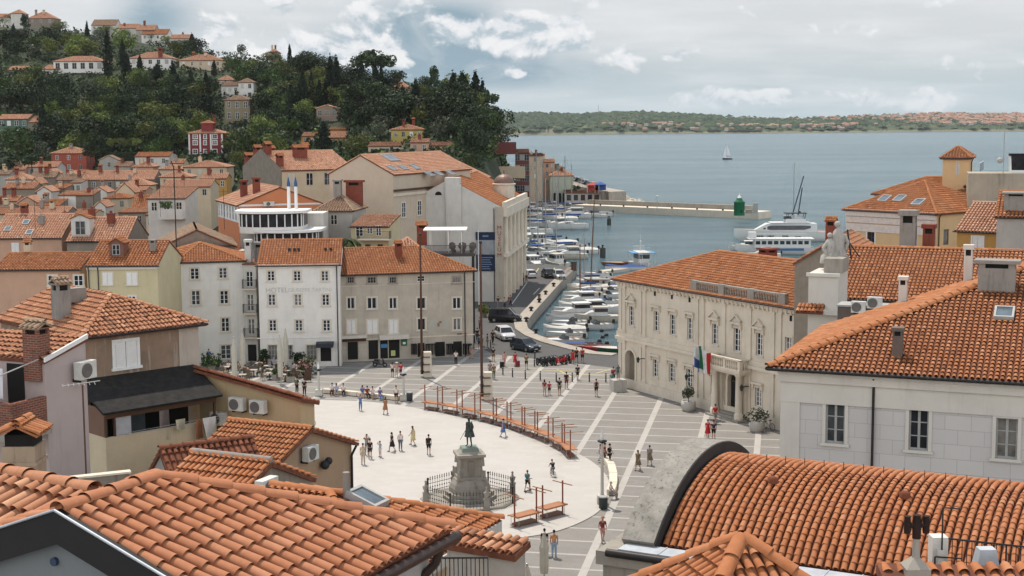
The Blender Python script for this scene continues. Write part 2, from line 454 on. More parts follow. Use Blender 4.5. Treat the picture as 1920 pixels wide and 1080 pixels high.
 def downpipe(s,f,u):
  o,d,L,rz=s.face(f);n=Vector((d.y,-d.x,0));p=o+d*u+n*0.12
  mb=MB();mb.tube([p+n*0.28+Vector((0,0,s.ze-0.1)),p+Vector((0,0,s.ze-0.6)),p],0.06)
  return mb.build('downpipe',[DARKMETAL],s.o)
def chimney(parent,p,w,d,h,mat=None,cap='slab',roofm=None):
 mb=MB();x,y,z=p
 mb.bx(x-w/2,x+w/2,y-d/2,y+d/2,z-0.9,z+h*0.72,0)
 if cap=='tile':
  for sx in(-1,1):
   for sy in(-1,1):mb.box((x+sx*w*0.4,y+sy*d*0.4,z+h*0.8),(w*0.18,d*0.18,h*0.17),0)
  mb.box((x,y,z+h*0.8),(w*0.7,d*0.7,h*0.16),2)
  mb.bx(x-w*0.6,x+w*0.6,y-d*0.6,y+d*0.6,z+h*0.88,z+h*0.92,0)
  t=MB();zt=z+h*0.92
  for sy in(-1,1):
   P=[Vector((x-w*0.62,y+sy*d*0.66,zt)),Vector((x+w*0.62,y+sy*d*0.66,zt)),Vector((x+w*0.62,y,zt+d*0.33)),Vector((x-w*0.62,y,zt+d*0.33))]
   roof_face(mb,P,(1,0,0),0.2,0.34,3,0.05,1,1)
  ridge(mb,(x-w*0.62,y,zt+d*0.33),(x+w*0.62,y,zt+d*0.33),0.1,0.3,4,1)
 elif cap=='pot':
  mb.bx(x-w*0.6,x+w*0.6,y-d*0.6,y+d*0.6,z+h*0.72,z+h*0.8,0)
  mb.cyl((x,y,z+h*0.8),(x,y,z+h),w*0.25,w*0.2,8,0)
 else:
  for sx in(-1,1):
   for sy in(-1,1):mb.box((x+sx*w*0.4,y+sy*d*0.4,z+h*0.8),(w*0.18,d*0.18,h*0.17),0)
  mb.box((x,y,z+h*0.8),(w*0.7,d*0.7,h*0.16),2)
  mb.bx(x-w*0.62,x+w*0.62,y-d*0.62,y+d*0.62,z+h*0.88,z+h,0)
 return mb.build('chimney',[mat or BRICKC,roofm or ROOF_NEW,BLACK],parent)
BRICKC=plaster('chimney_brick',(0.20,0.055,0.034,1),0.9,(0.08,0.028,0.02,1),3.0)
GREYC=plaster('chimney_render',(0.26,0.24,0.215,1),0.8,(0.08,0.07,0.06,1),2.0)
SUN_EL,SUN_AZ=R(64),(-0.40,0.917)
def world():
 w=bpy.data.worlds.new('World');scene.world=w;w.use_nodes=True
 nt=w.node_tree;L=nt.links;bg=nt.nodes['Background'];bg.inputs[1].default_value=0.1
 sky=N(nt,'ShaderNodeTexSky');sky.sky_type='NISHITA';sky.sun_disc=False
 sky.sun_elevation=SUN_EL;sky.sun_rotation=math.atan2(SUN_AZ[0],SUN_AZ[1]);sky.dust_density=2.0;sky.air_density=1.0
 tc=nt.nodes.new('ShaderNodeTexCoord');sp=nt.nodes.new('ShaderNodeSeparateXYZ');L.new(tc.outputs['Generated'],sp.inputs[0])
 def M(op,a,b=None,clamp=False):
  n=nt.nodes.new('ShaderNodeMath');n.operation=op;n.use_clamp=clamp
  for i,x in enumerate((a,b)):
   if x is None:continue
   if isinstance(x,(int,float)):n.inputs[i].default_value=x
   else:L.new(x,n.inputs[i])
  return n.outputs[0]
 X,Y,Z=sp.outputs
 Yc=M('MAXIMUM',M('ABSOLUTE',Y),0.25)
 az=M('DIVIDE',X,Yc);el=M('DIVIDE',Z,Yc)
 cb=nt.nodes.new('ShaderNodeCombineXYZ');L.new(az,cb.inputs[0]);L.new(el,cb.inputs[1])
 def fbm(sx,sy,sc,det=8,rough=0.62,off=(0,0,0),dist=0.0):
  mp=nt.nodes.new('ShaderNodeMapping');mp.inputs['Scale'].default_value=(sx,sy,1);mp.inputs['Location'].default_value=off
  L.new(cb.outputs[0],mp.inputs[0])
  n=N(nt,'ShaderNodeTexNoise',Scale=sc,Detail=det,Roughness=rough,Distortion=dist);L.new(mp.outputs[0],n.inputs['Vector']);return n.outputs[0]
 def blob(px,py,rx,ry):
  a=M('DIVIDE',M('SUBTRACT',az,(px-960)/F),rx/F);e=M('DIVIDE',M('SUBTRACT',el,(232-py)/F),ry/F)
  return M('EXPONENT',M('MULTIPLY',M('ADD',M('MULTIPLY',a,a),M('MULTIPLY',e,e)),-1.0))
 def total(*bs):
  t=bs[0]
  for b in bs[1:]:t=M('ADD',t,b)
  return t
 S=lambda c,k=8.2:tuple(x*k for x in lin(c)[:3])+(1,)
 grad=ramp(nt,M('MULTIPLY',el,1.0),[(0.0,S((176,196,203))),(0.03,S((190,203,210))),(0.06,S((207,211,215))),(0.1,S((213,215,219))),(0.3,S((205,210,220),10)),(1.0,S((150,168,192),10))])
 col=mixc(nt,0.12,grad,sky.outputs[0])
 f=ramp(nt,fbm(5,34,1.6,6,0.6,(3,1,0)),[(0.42,(0,0,0,1)),(0.72,(0.75,0.75,0.75,1))])
 col=mixc(nt,f,col,S((226,228,230)))
 dk=M('MULTIPLY',total(blob(300,40,75,75),blob(800,95,190,55),blob(830,40,110,35),blob(930,140,210,30),blob(650,130,140,30)),1.0,True)
 f=M('MULTIPLY',dk,ramp(nt,fbm(9,16,1.3,8,0.6,(1,7,0),0.5),[(0.22,(0,0,0,1)),(0.50,(1,1,1,1))]))
 col=mixc(nt,f,col,S((143,166,180)))
 cu=total(blob(440,60,80,50),blob(560,95,60,26),blob(655,88,85,36),blob(735,108,40,22),blob(905,68,130,28),blob(1045,85,70,36),blob(970,80,70,26),blob(1225,110,85,16),blob(700,20,110,30),blob(1010,40,70,18),blob(1345,190,75,26),blob(1720,190,130,22),blob(1460,185,60,13),blob(965,140,30,8))
 base=fbm(13,17,2.2,12,0.55,(0,0,0),0.3)
 m=M('ADD',M('MULTIPLY',cu,0.55),M('MULTIPLY',M('SUBTRACT',base,0.5),2.3))
 f=ramp(nt,m,[(0.27,(0,0,0,1)),(0.47,(0.95,0.95,0.95,1))])
 shade=M('SUBTRACT',fbm(13,17,2.2,12,0.55,(0,0.10,0),0.3),base)
 top=ramp(nt,M('ADD',M('MULTIPLY',shade,3.2),0.5),[(0.25,S((236,236,237))),(0.5,S((221,224,228))),(0.75,S((178,192,201)))])
 col=mixc(nt,f,col,top)
 lowm=ramp(nt,el,[(0.0,(1,1,1,1)),(0.035,(0,0,0,1))])
 col=mixc(nt,M('MULTIPLY',lowm,0.55),col,S((184,200,207)))
 back=ramp(nt,M('ADD',M('MULTIPLY',Y,-0.5),0.5),[(0.3,(0,0,0,1)),(0.62,(1,1,1,1))])
 back=M('MULTIPLY',back,ramp(nt,Z,[(0.3,(1,1,1,1)),(0.7,(0.1,0.1,0.1,1))]))
 cl=ramp(nt,fbm(1,1,1.6,6,0.6),[(0.3,(8.5,9.2,10.2,1)),(0.6,(15.5,15.2,14.8,1))])  # unseen bright cloud added behind the view to fill the shaded facades
 col=mixc(nt,back,col,cl)
 L.new(col,bg.inputs[0])
world()
sl=bpy.data.lights.new('sun','SUN');sl.energy=3.5;sl.angle=R(0.5);sl.color=(1.0,0.905,0.79)
so=bpy.data.objects.new('sun',sl);COL.objects.link(so)
d=Vector((SUN_AZ[0]*math.cos(SUN_EL),SUN_AZ[1]*math.cos(SUN_EL),math.sin(SUN_EL)))
so.rotation_euler=d.to_track_quat('Z','Y').to_euler();so.location=(0,100,200)
scene.view_settings.view_transform='Standard';scene.view_settings.look='None';scene.view_settings.exposure=0.4
scene.view_settings.gamma=1.0
scene.cycles.use_denoising=True;scene.cycles.max_bounces=6;scene.cycles.diffuse_bounces=3;scene.cycles.caustics_reflective=False
def haze():
 mb=MB();mb.bx(-5200,5200,-120,9000,-7.5,165);o=mb.mesh('haze',[])
 m=bpy.data.materials.new('haze_air');m.use_nodes=True;nt=m.node_tree;nt.nodes.remove(nt.nodes['Principled BSDF'])
 v=nt.nodes.new('ShaderNodeVolumePrincipled');v.inputs['Density'].default_value=2.8e-5;v.inputs['Color'].default_value=(0.86,0.93,1.0,1);v.inputs['Anisotropy'].default_value=0.2
 nt.links.new(v.outputs[0],nt.nodes['Material Output'].inputs['Volume']);o.materials.append(m);tag(mobj('haze',o),kind='stuff')
haze()
def sea_mat():
 m,nt,b=newmat('sea_water')
 co=coord(nt)
 n1=noise(nt,coord(nt,'Object',(0.004,0.02,1)),1.0,6,0.65)
 n1=mixc(nt,0.5,n1,noise(nt,coord(nt,'Object',(0.0012,0.007,1)),1.0,6,0.7))
 n2=noise(nt,coord(nt,'Object',(0.05,0.16,1)),1.0,5,0.7)
 c=ramp(nt,n1,[(0.41,(0.032,0.082,0.106,1)),(0.59,(0.075,0.140,0.158,1))])
 c=mixc(nt,ramp(nt,n2,[(0.48,(0,0,0,1)),(0.75,(0.5,0.5,0.5,1))]),c,(0.19,0.265,0.28,1))
 nt.links.new(c,b.inputs['Base Color'])
 b.inputs['Roughness'].default_value=0.22;b.inputs['IOR'].default_value=1.33;b.inputs['Specular IOR Level'].default_value=0.24
 a1=noise(nt,coord(nt,'Object',(0.30,0.9,1)),1.0,6,0.7)
 n=N(nt,'ShaderNodeBump',Strength=1.0,Distance=1.1);nt.links.new(a1,n.inputs['Height']);nt.links.new(n.outputs[0],b.inputs['Normal'])
 return m
SEAZ=-1.5
tag(MB().add([(-5000,-110,SEAZ),(5000,-110,SEAZ),(5000,8900,SEAZ),(-5000,8900,SEAZ)],[(0,1,2,3)]).build('sea',[sea_mat()]),kind='structure')
def V2(px,py):p=G(px,py,0);return(p.x,p.y)
QUAY=[V2(1158,664),V2(1118,661),V2(1078,651),V2(1040,641),V2(1008,629),V2(990,617),V2(987,606),V2(1000,588),V2(1025,560),V2(1052,530),V2(1082,502)]
COAST=[(150,205),(70,200),(40,172),(17,158),(12.4,148.5)]+QUAY+[V2(1040,497),V2(988,490),V2(976,470),V2(972,440),V2(972,412),V2(990,401),V2(1040,397),V2(1085,393),V2(1132,388),V2(1138,372),V2(1105,352),(20,640),(-30,720),(-420,800)]
LAND=[(-420,-60),(150,-60)]+COAST
ASPH=plaster('asphalt',(0.082,0.080,0.078,1),0.4,(0.05,0.05,0.05,1),0.8)
EARTH=plaster('town_ground',(0.16,0.14,0.115,1),0.6)
QSTONE=plaster('quay_stone',(0.36,0.32,0.27,1),0.9,(0.07,0.065,0.05,1),1.5)
mb=MB();mb.prism(LAND,-6,-0.004,1,0)
tag(mb.build('ground',[ASPH,QSTONE]),kind='structure')
mb=MB()
qr=QUAY
for i in range(len(qr)-1):
 a,b=Vector(qr[i]),Vector(qr[i+1]);dd=(b-a).normalized();nn=Vector((-dd.y,dd.x))
 if i==0:pn=nn
 n2=nn if i+2>=len(qr)else(nn+Vector((-(Vector(qr[i+2])-b).normalized().y,(Vector(qr[i+2])-b).normalized().x))).normalized()
 wd=1.7
 q=[a,b,b+n2*wd,a+pn*wd];pn=n2
 area=sum(q[k].x*q[(k+1)%4].y-q[(k+1)%4].x*q[k].y for k in range(4))
 if area<0:q=q[::-1]
 mb.prism([(p.x,p.y)for p in q],-0.02,0.13,0)
tag(mb.build('quay_rim',[QSTONE]),kind='structure')
PV0=G(1091.5,1079);PA=R(79.2)
pe=Vector((math.cos(PA),math.sin(PA),0));pf=Vector((math.sin(PA),-math.cos(PA),0))
def pav_mat():
 m,nt,b=newmat('square_paving')
 co=coord(nt)
 br=nt.nodes.new('ShaderNodeTexBrick');mp=nt.nodes.new('ShaderNodeMapping');mp.inputs['Rotation'].default_value=(0,0,-(PA-PI/2))
 nt.links.new(co,mp.inputs[0]);nt.links.new(mp.outputs[0],br.inputs[0])
 br.inputs['Scale'].default_value=1.0;br.inputs['Brick Width'].default_value=0.9;br.inputs['Row Height'].default_value=0.45;br.inputs['Mortar Size'].default_value=0.012
 br.inputs['Color1'].default_value=(0.185,0.174,0.158,1);br.inputs['Color2'].default_value=(0.215,0.203,0.186,1);br.inputs['Mortar'].default_value=(0.16,0.15,0.135,1)
 n=noise(nt,co,0.22,6,0.7)
 c=mixc(nt,ramp(nt,n,[(0.42,(0,0,0,1)),(0.75,(0.5,0.5,0.5,1))]),br.outputs[0],(0.155,0.145,0.131,1))
 c=mixc(nt,ramp(nt,noise(nt,co,0.07,7,0.75),[(0.4,(0,0,0,1)),(0.62,(0.55,0.55,0.55,1))]),c,(0.235,0.222,0.203,1))
 c=mixc(nt,ramp(nt,noise(nt,co,1.8,5,0.7),[(0.6,(0,0,0,1)),(0.75,(0.3,0.3,0.3,1))]),c,(0.24,0.225,0.205,1))
 nt.links.new(c,b.inputs['Base Color']);b.inputs['Roughness'].default_value=0.85
 return m
SQ=[V2(556,700),V2(640,672),V2(900,655),V2(925,690),V2(1010,668),V2(1160,690),V2(1200,760),V2(1480,810),(40,118),(40,60),(-40,50),(-45,150)]
SQ=[(-42,45),(34,45),(34,112),V2(1452,803),V2(1160,724),V2(1152,690),V2(1000,672),V2(925,664),V2(900,652),V2(640,665),V2(430,672),(-52,150)]
tag(MB().add([(x,y,0.0)for x,y in SQ],[list(range(len(SQ)))]).build('square_paving',[pav_mat()]),kind='structure')
WHSTONE=plaster('white_band_stone',(0.38,0.36,0.33,1),0.35)
def clip_seg(p,q,poly):
 """pieces of segment p-q inside polygon"""
 d=q-p;ts=[0.0,1.0]
 for i in range(len(poly)):
  a=Vector(poly[i]);b=Vector(poly[(i+1)%len(poly)]);e=b-a
  den=d.x*e.y-d.y*e.x
  if abs(den)<1e-9:continue
  t=((a.x-p.x)*e.y-(a.y-p.y)*e.x)/den;s=((a.x-p.x)*d.y-(a.y-p.y)*d.x)/den
  if 0<t<1 and 0<=s<=1:ts.append(t)
 ts.sort();out=[]
 for a,b in zip(ts,ts[1:]):
  c=p+d*((a+b)/2)
  if inside(c,poly):out.append((p+d*a,p+d*b))
 return out
def inside(c,poly):
 r=False
 for i in range(len(poly)):
  x1,y1=poly[i];x2,y2=poly[(i+1)%len(poly)]
  if(y1>c[1])!=(y2>c[1])and c[0]<(x2-x1)*(c[1]-y1)/(y2-y1)+x1:r=not r
 return r
TH_SP,TN_SP=4.86,2.93
mb=MB()
o2=Vector((PV0.x,PV0.y));e2=Vector((pe.x,pe.y));f2=Vector((pf.x,pf.y))
def band(p,q,w,z):
 for a,b in clip_seg(p,q,SQ):
  dd=(b-a).normalized();n=Vector((-dd.y,dd.x))*w/2
  mb.add([(a.x-n.x,a.y-n.y,z),(b.x-n.x,b.y-n.y,z),(b.x+n.x,b.y+n.y,z),(a.x+n.x,a.y+n.y,z)],[(3,2,1,0)])
for k in range(-14,10):
 c=o2+f2*(k*TH_SP);band(c-e2*60,c+e2*110,0.52,0.008)
for k in range(-14,34):
 c=o2+e2*(k*TN_SP+1.13);band(c-f2*70,c+f2*70,0.24,0.004)
tag(mb.build('paving_bands',[WHSTONE]),kind='structure')
def marble():
 m,nt,b=newmat('marble_oval')
 co=coord(nt);mp=nt.nodes.new('ShaderNodeMapping');mp.inputs['Rotation'].default_value=(0,0,-(PA-PI/2));nt.links.new(co,mp.inputs[0])
 br=nt.nodes.new('ShaderNodeTexBrick');nt.links.new(mp.outputs[0],br.inputs[0])
 br.inputs['Scale'].default_value=1.0;br.inputs['Brick Width'].default_value=1.4;br.inputs['Row Height'].default_value=0.7;br.inputs['Mortar Size'].default_value=0.008
 br.inputs['Color1'].default_value=(0.405,0.38,0.345,1);br.inputs['Color2'].default_value=(0.435,0.412,0.378,1);br.inputs['Mortar'].default_value=(0.36,0.335,0.30,1)
 c=mixc(nt,ramp(nt,noise(nt,co,0.16,6,0.7),[(0.45,(0,0,0,1)),(0.7,(0.45,0.45,0.45,1))]),br.outputs[0],(0.365,0.34,0.305,1))
 c=mixc(nt,ramp(nt,noise(nt,co,0.7,6,0.75),[(0.55,(0,0,0,1)),(0.72,(0.3,0.3,0.3,1))]),c,(0.47,0.45,0.415,1))
 nt.links.new(c,b.inputs['Base Color']);b.inputs['Roughness'].default_value=0.55
 return m
OV=[V2(560,756),V2(640,752),V2(720,757),V2(790,768),V2(860,783),V2(930,800),V2(990,817),V2(1040,834),V2(1080,850),V2(1112,868),V2(1135,890),V2(1145,915),V2(1138,940),V2(1120,962),V2(1085,982),V2(1040,998),V2(985,1008),V2(905,1017),(-6.5,88),(-16,92),(-24,102),(-27,114),(-26,124)]
def smooth_poly(P,n=4):
 out=[];k=len(P)
 for i in range(k):
  p0,p1,p2,p3=(Vector(P[(i+j-1)%k])for j in range(4))
  for s in range(n):
   t=s/n
   out.append(tuple(0.5*((2*p1)+(p2-p0)*t+(2*p0-5*p1+4*p2-p3)*t*t+(3*p1-p0-3*p2+p3)*t**3)))
 return out
OVS=smooth_poly(OV)
a=sum(OVS[i][0]*OVS[(i+1)%len(OVS)][1]-OVS[(i+1)%len(OVS)][0]*OVS[i][1]for i in range(len(OVS)))
if a<0:OVS=OVS[::-1]
tag(MB().prism(OVS,-0.02,0.06,0).build('marble_oval',[marble()]),kind='structure')
WLINE=plain('road_line_white',(0.55,0.55,0.53,1),0.8);YLINE=plain('road_line_yellow',(0.50,0.40,0.16,1),0.8)
mb=MB();pts=[Vector(V2(*p))for p in[(975,622),(981,600),(993,580),(1015,554),(1040,527),(1060,507)]]
for a,b in zip(pts,pts[1:]):
 n=int((b-a).length/2.6)
 for i in range(max(1,n)):
  p=a.lerp(b,i/max(1,n));q=a.lerp(b,(i+0.55)/max(1,n));nn=Vector((-(q-p).y,(q-p).x)).normalized()*0.09
  mb.add([(p-nn)[:]+(0.004,),(q-nn)[:]+(0.004,),(q+nn)[:]+(0.004,),(p+nn)[:]+(0.004,)],[(0,1,2,3)])
for a,b in[((960,570),(990,527)),((1000,552),(1012,540))]:
 p,q=Vector(V2(*a)),Vector(V2(*b));nn=Vector((-(q-p).y,(q-p).x)).normalized()*0.07
 mb.add([(p-nn)[:]+(0.004,),(q-nn)[:]+(0.004,),(q+nn)[:]+(0.004,),(p+nn)[:]+(0.004,)],[(0,1,2,3)])
for a,b in[((955,697),(1130,693)),((1002,515),(1010,503)),((1034,513),(1040,502)),((1060,700),(1145,706)),((1045,693),(1075,709)),((1118,700),(1145,692))]:
 p,q=Vector(V2(*a)),Vector(V2(*b));nn=Vector((-(q-p).y,(q-p).x)).normalized()*0.09;z=(0.013,)
 mb.add([(p-nn)[:]+z,(q-nn)[:]+z,(q+nn)[:]+z,(p+nn)[:]+z],[(0,1,2,3)],1)
tag(mb.build('road_markings',[WLINE,YLINE]),kind='structure')
HT=[(-400,385,6,700,84),(0,385,7,690,75),(200,385,7,660,68),(400,375,8,620,57),(540,360,9,590,51),(650,335,10,560,45),(800,310,12,520,38),(885,300,12,480,32),(925,305,9,470,24),(950,330,3,465,9),(975,350,0,460,0),(1100,350,0,460,0)]
def hill_z(x,y):
 a=960+F*x/max(y,1)
 if a<=HT[0][0]:h=HT[0]
 elif a>=972:return-9.0
 else:
  for p,q in zip(HT,HT[1:]):
   if p[0]<=a<=q[0]:
    t=(a-p[0])/(q[0]-p[0]);h=[p[i]+(q[i]-p[i])*t for i in range(5)];break
 _,Y0,z0,Yr,zr=h
 if a>925 and y<Y0:return-9.0
 if a>800 and y<265:return-1.0
 if y<175:return-0.3
 if y<Y0:s=(y-175)/(Y0-175);return z0*s*s-0.3*(1-s)
 if y<Yr:s=(y-Y0)/(Yr-Y0);return z0+(zr-z0)*(s+0.12*math.sin(s*PI)-0.05*math.sin(s*2*PI))
 return max(-0.3,zr-(y-Yr)*0.1-max(0,y-Yr-60)*0.3)
def hill_hit(px,py,ymin=250,ymax=720):
 y=ymin;best=None
 while y<ymax:
  p=at(px,py,y);g=p.z-hill_z(p.x,p.y)
  if g<=0:return p
  if best is None or g<best[0]:best=(g,Vector((p.x,p.y,p.z-g)))
  y+=1.0
 return best[1]
def hillmat():
 m,nt,b=newmat('hillside_ground')
 co=coord(nt)
 c=ramp(nt,noise(nt,co,0.07,6,0.7),[(0.3,(0.012,0.020,0.008,1)),(0.55,(0.028,0.040,0.015,1)),(0.75,(0.075,0.07,0.038,1))])
 nt.links.new(c,b.inputs['Base Color']);b.inputs['Roughness'].default_value=0.95
 bump(nt,b,noise(nt,co,0.6,5),0.8,0.6);return m
nx,ny=90,70
gx=np.linspace(-330,25,nx);gy=np.linspace(176,800,ny);V=[];Fs=[]
for j in range(ny):
 for i in range(nx):
  x,y=gx[i],gy[j];z=hill_z(x,y)
  V.append((x,y,z+(random.uniform(-0.4,0.4)if z>6 else 0)))
for j in range(ny-1):
 for i in range(nx-1):Fs.append((j*nx+i,j*nx+i+1,(j+1)*nx+i+1,(j+1)*nx+i))
mb=MB();mb.add(V,Fs,0,None,True);tag(mb.build('hillside',[hillmat()]),kind='structure')
def farmat():
 m,nt,b=newmat('far_coast')
 co=coord(nt)
 c=ramp(nt,noise(nt,coord(nt,'Object',(1,0.5,3)),0.022,8,0.75),[(0.32,(0.018,0.035,0.018,1)),(0.52,(0.045,0.070,0.032,1)),(0.68,(0.12,0.12,0.065,1))])
 a=N(nt,'ShaderNodeAttribute');a.attribute_name='tint'
 c=mixc(nt,ramp(nt,a.outputs['Fac'],[(0.6,(0,0,0,1)),(0.9,(0.6,0.6,0.6,1))]),c,(0.22,0.2,0.14,1))
 nt.links.new(c,b.inputs['Base Color']);b.inputs['Roughness'].default_value=1.0
 return m
SIL=[(400,214),(935,214),(1000,213),(1080,215),(1130,213),(1205,211),(1290,215),(1360,219),(1430,221),(1500,222),(1600,217),(1680,216),(1760,214),(1830,216),(1900,215),(2100,216)]
def sil(px):
 for(a,b),(c,d)in zip(SIL,SIL[1:]):
  if a<=px<=c:return b+(d-b)*(px-a)/(c-a)
 return 214
def shore(px):return 253.5-(px-960)*0.0066-max(0,px-960)*0.0012
FARZ={}
def far_pt(px,s,nz=0.0):
 """s 0 shore .. 1 ridge"""
 p0=G(px,shore(px),SEAZ);Ys=p0.y;Y=Ys*(1+0.32*s)
 zt=at(px,sil(px),Ys*1.32).z
 prof=(0.25*min(1,s/0.04)+0.75*(s**0.8))if s>0 else 0
 p=at(px,200,Y);return Vector((p.x,Y,SEAZ+0.2+(zt-SEAZ)*prof+nz*(0.2+0.8*min(1,s*3))*(1 if s>0 else 0)))
mb=MB();K=460;Js=[0,0.012,0.04,0.09,0.16,0.25,0.36,0.5,0.64,0.8,0.92,1.0,1.15];V=[];Fs=[];tn=[]
for j,s in enumerate(Js):
 for i in range(K+1):
  px=560+(2060-560)*i/K
  q=far_pt(px,min(s,1),random.gauss(0,3.2)if s<1.1 else 0);
  if s>1:q.z-=30;q.y*=1.05
  V.append(q)
for j in range(len(Js)-1):
 for i in range(K):
  Fs.append((j*(K+1)+i,j*(K+1)+i+1,(j+1)*(K+1)+i+1,(j+1)*(K+1)+i))
  px=560+1500*i/K
  cliff=(j==0)or(j in(1,2)and 990<px<1040 and random.random()<0.6)or(1340<px<1720 and Js[j]>0.6 and random.random()<0.85)
  tn.append(1.0 if cliff else 0.3)
mb.add(V,Fs,0,tn);tag(mb.build('far_coast',[farmat()]),kind='structure')
WOODF=[]
for i,c in enumerate([(0.020,0.040,0.020,1),(0.035,0.060,0.026,1),(0.055,0.078,0.036,1)]):WOODF.append(plain('far_wood_%d'%i,c,1.0))
mb=MB()
for i in range(7000):
 px=random.uniform(600,2000);s=random.random()**0.9*1.02
 if 1350<px<1740 and s>0.72 and random.random()<0.9:continue
 if px>1640 and random.random()<0.55:continue
 p=far_pt(px,max(0.015,min(1,s)));r=random.uniform(6,14);h=r*random.uniform(0.35,0.75)
 n=5;V=[p+Vector((r*math.cos(k*2*PI/n+i),r*math.sin(k*2*PI/n+i),h*random.uniform(0.0,0.6)))for k in range(n)]+[p+Vector((random.uniform(-r,r)*.5,0,h*1.1))]
 mb.add(V,[(k,(k+1)%n,n)for k in range(n)],random.choice((0,0,1,1,2)))
tag(mb.build('far_wood',WOODF),kind='stuff',label='dark green wood covering the far shore across the bay',cat='wood')
FW=[plain('far_wall_%d'%i,c,0.9)for i,c in enumerate([(0.34,0.31,0.27,1),(0.27,0.22,0.18,1),(0.42,0.40,0.37,1)])]+[plain('far_roof',(0.25,0.13,0.085,1),0.9),plain('far_roof_b',(0.31,0.19,0.135,1),0.9)]
mb=MB()
for i in range(620):
 if i<80:px=random.uniform(1130,1660);s=random.uniform(0.01,0.12)
 else:px=min(2000,1930-abs(random.gauss(0,150)));s=random.uniform(0.05,1.0)if px>1700 else random.uniform(0.3,0.8)
 p=far_pt(px,s)+Vector((0,0,1));w=random.uniform(7,13);h=random.uniform(4,7);dp=random.uniform(8,12);k=random.randrange(3);r=3+random.randrange(2)
 mb.box(p+Vector((0,0,h/2)),(w,dp,h),k)
 z=p.z+h
 mb.add([(p.x-w*.55,p.y-dp*.6,z),(p.x+w*.55,p.y-dp*.6,z),(p.x+w*.55,p.y+dp*.6,z),(p.x-w*.55,p.y+dp*.6,z),(p.x-w*.5,p.y,z+2.4),(p.x+w*.5,p.y,z+2.4)],[(0,1,5,4),(2,3,4,5),(1,2,5),(3,0,4)],r)
tag(mb.build('far_village',FW),kind='stuff',label='distant village of orange roofed houses spread along the far shore',cat='village')
p=far_pt(1122,1.0);t=thing('radio_mast','thin radio mast standing on the far ridge across the bay','mast',p)
mb=MB();mb.cyl((0,0,-5),(0,0,30),1.0,0.6,6);mb.build('lattice_tower',[GREYPAINT],t)
def pier():
 A=G(1080,392,0);B=G(1422,411,-1.5);A=G(1076,396,-1.5);top=0.9
 a=Vector((A.x,A.y));b=Vector((B.x,B.y));dd=(b-a).normalized();n=Vector((-dd.y,dd.x));w=7.5
 t=thing('stone_pier','long low pale stone pier running out across the harbour mouth to the green beacon','pier',(a.x,a.y,-1.5))
 mb=MB();q=[a,b,b+n*w,a+n*w];mb.prism([(p.x-a.x,p.y-a.y)for p in q],-3,2.1,0)
 mb.build('deck',[STONE],t)
 mb=MB();q=[a+n*(w-1.6)+dd*1,b+n*(w-1.6)-dd*5,b+n*w-dd*5,a+n*w+dd*1];mb.prism([(p.x-a.x,p.y-a.y)for p in q],2.1,3.5,0)
 mb.build('parapet',[STONED],t)
 mb=MB()
 for i in range(7):
  mb=MB();c=a+(b-a)*(0.15+0.8*i/6)+n*0.6;mb.cyl((c.x-a.x,c.y-a.y,2.1),(c.x-a.x,c.y-a.y,2.6),0.25,0.3,8);mb.build('mooring_post',[IRON],t)
 rk=MB();
 for i in range(520):
  u=random.random();far=0.0
  if i<260:c=G(random.gauss(1155,22),random.uniform(377,393),-1.5);hgt=3.2*max(0,1-abs(c.x-G(1155,385,-1.5).x)/12)
  else:c0=a+(b-a)*(u*0.85)+n*(w+random.uniform(0.3,5));c=Vector((c0.x,c0.y,0));hgt=1.0
  r=random.uniform(0.5,1.3);M=Matrix.Translation((c.x,c.y,-1.4+random.random()*hgt))@Matrix.Rotation(random.random()*6,4,'Z')@Matrix.Rotation(random.random(),4,'X')
  rk.box((0,0,0),(r*1.5,r*1.1,r),0,M=M,taper=0.7)
 tag(rk.build('breakwater_rocks',[STONE]),kind='stuff',label='heap of pale breakwater boulders lying along the seaward side of the pier',cat='rocks')
 p=G(1386,404,0.6)
 t=thing('green_beacon','green cylindrical harbour beacon tower with a white lantern at the end of the pier','beacon',(p.x,p.y,0.6))
 GR=plain('beacon_green',(0.012,0.13,0.055,1),0.5);s=p.y/F
 mb=MB();mb.lathe((0,0,0),[(10.2*s,0),(10.2*s,24*s),(11*s,24.5*s),(11*s,25.5*s),(6.5*s,28*s),(5*s,33*s)],20);mb.build('tower',[GR],t)
 mb=MB();mb.lathe((0,0,33*s),[(4.6*s,0),(3.4*s,0.5*s),(3.2*s,2.6*s),(2*s,4*s),(0.4*s,5*s),(0.3*s,8*s),(0.0,8.2*s)],12);mb.build('lantern',[WHITE],t)
 mb=MB()
 for i in range(16):
  q=2*PI*i/16;mb.cyl((5.4*s*math.cos(q),5.4*s*math.sin(q),27.4*s),(5.4*s*math.cos(q),5.4*s*math.sin(q),31*s),0.05,n=4)
 mb.lathe((0,0,31*s),[(5.3*s,0),(5.5*s,0.1),(5.3*s,0.2)],16);mb.build('railing',[GR],t)
 mb=MB();mb.box((2*s,-10.1*s,8*s),(2.4*s,0.3,5*s));mb.build('door',[BLACK],t)
 p=G(1406,400,0.6);t=thing('equipment_cabinet','grey slatted equipment cabinet beside the green beacon on the pier','cabinet',(p.x,p.y,0.6))
 mb=MB();mb.box((1.6,0,1.5),(1.3,1,3.0));
 for i in range(6):mb.box((1.6,-0.52,0.5+i*0.42),(1.1,0.06,0.18))
 mb.build('cabinet_body',[GREYPAINT],t);mb=MB();mb.box((-0.3,0,0.5),(2,1.2,1.0));mb.box((-0.3,0,1.05),(2.2,1.4,0.1));mb.build('low_locker',[STONED],t)
 p=G(1232,398,0.6);t=thing('pier_lamp','slim single lamp post standing midway along the stone pier','street lamp',(p.x,p.y,0.6))
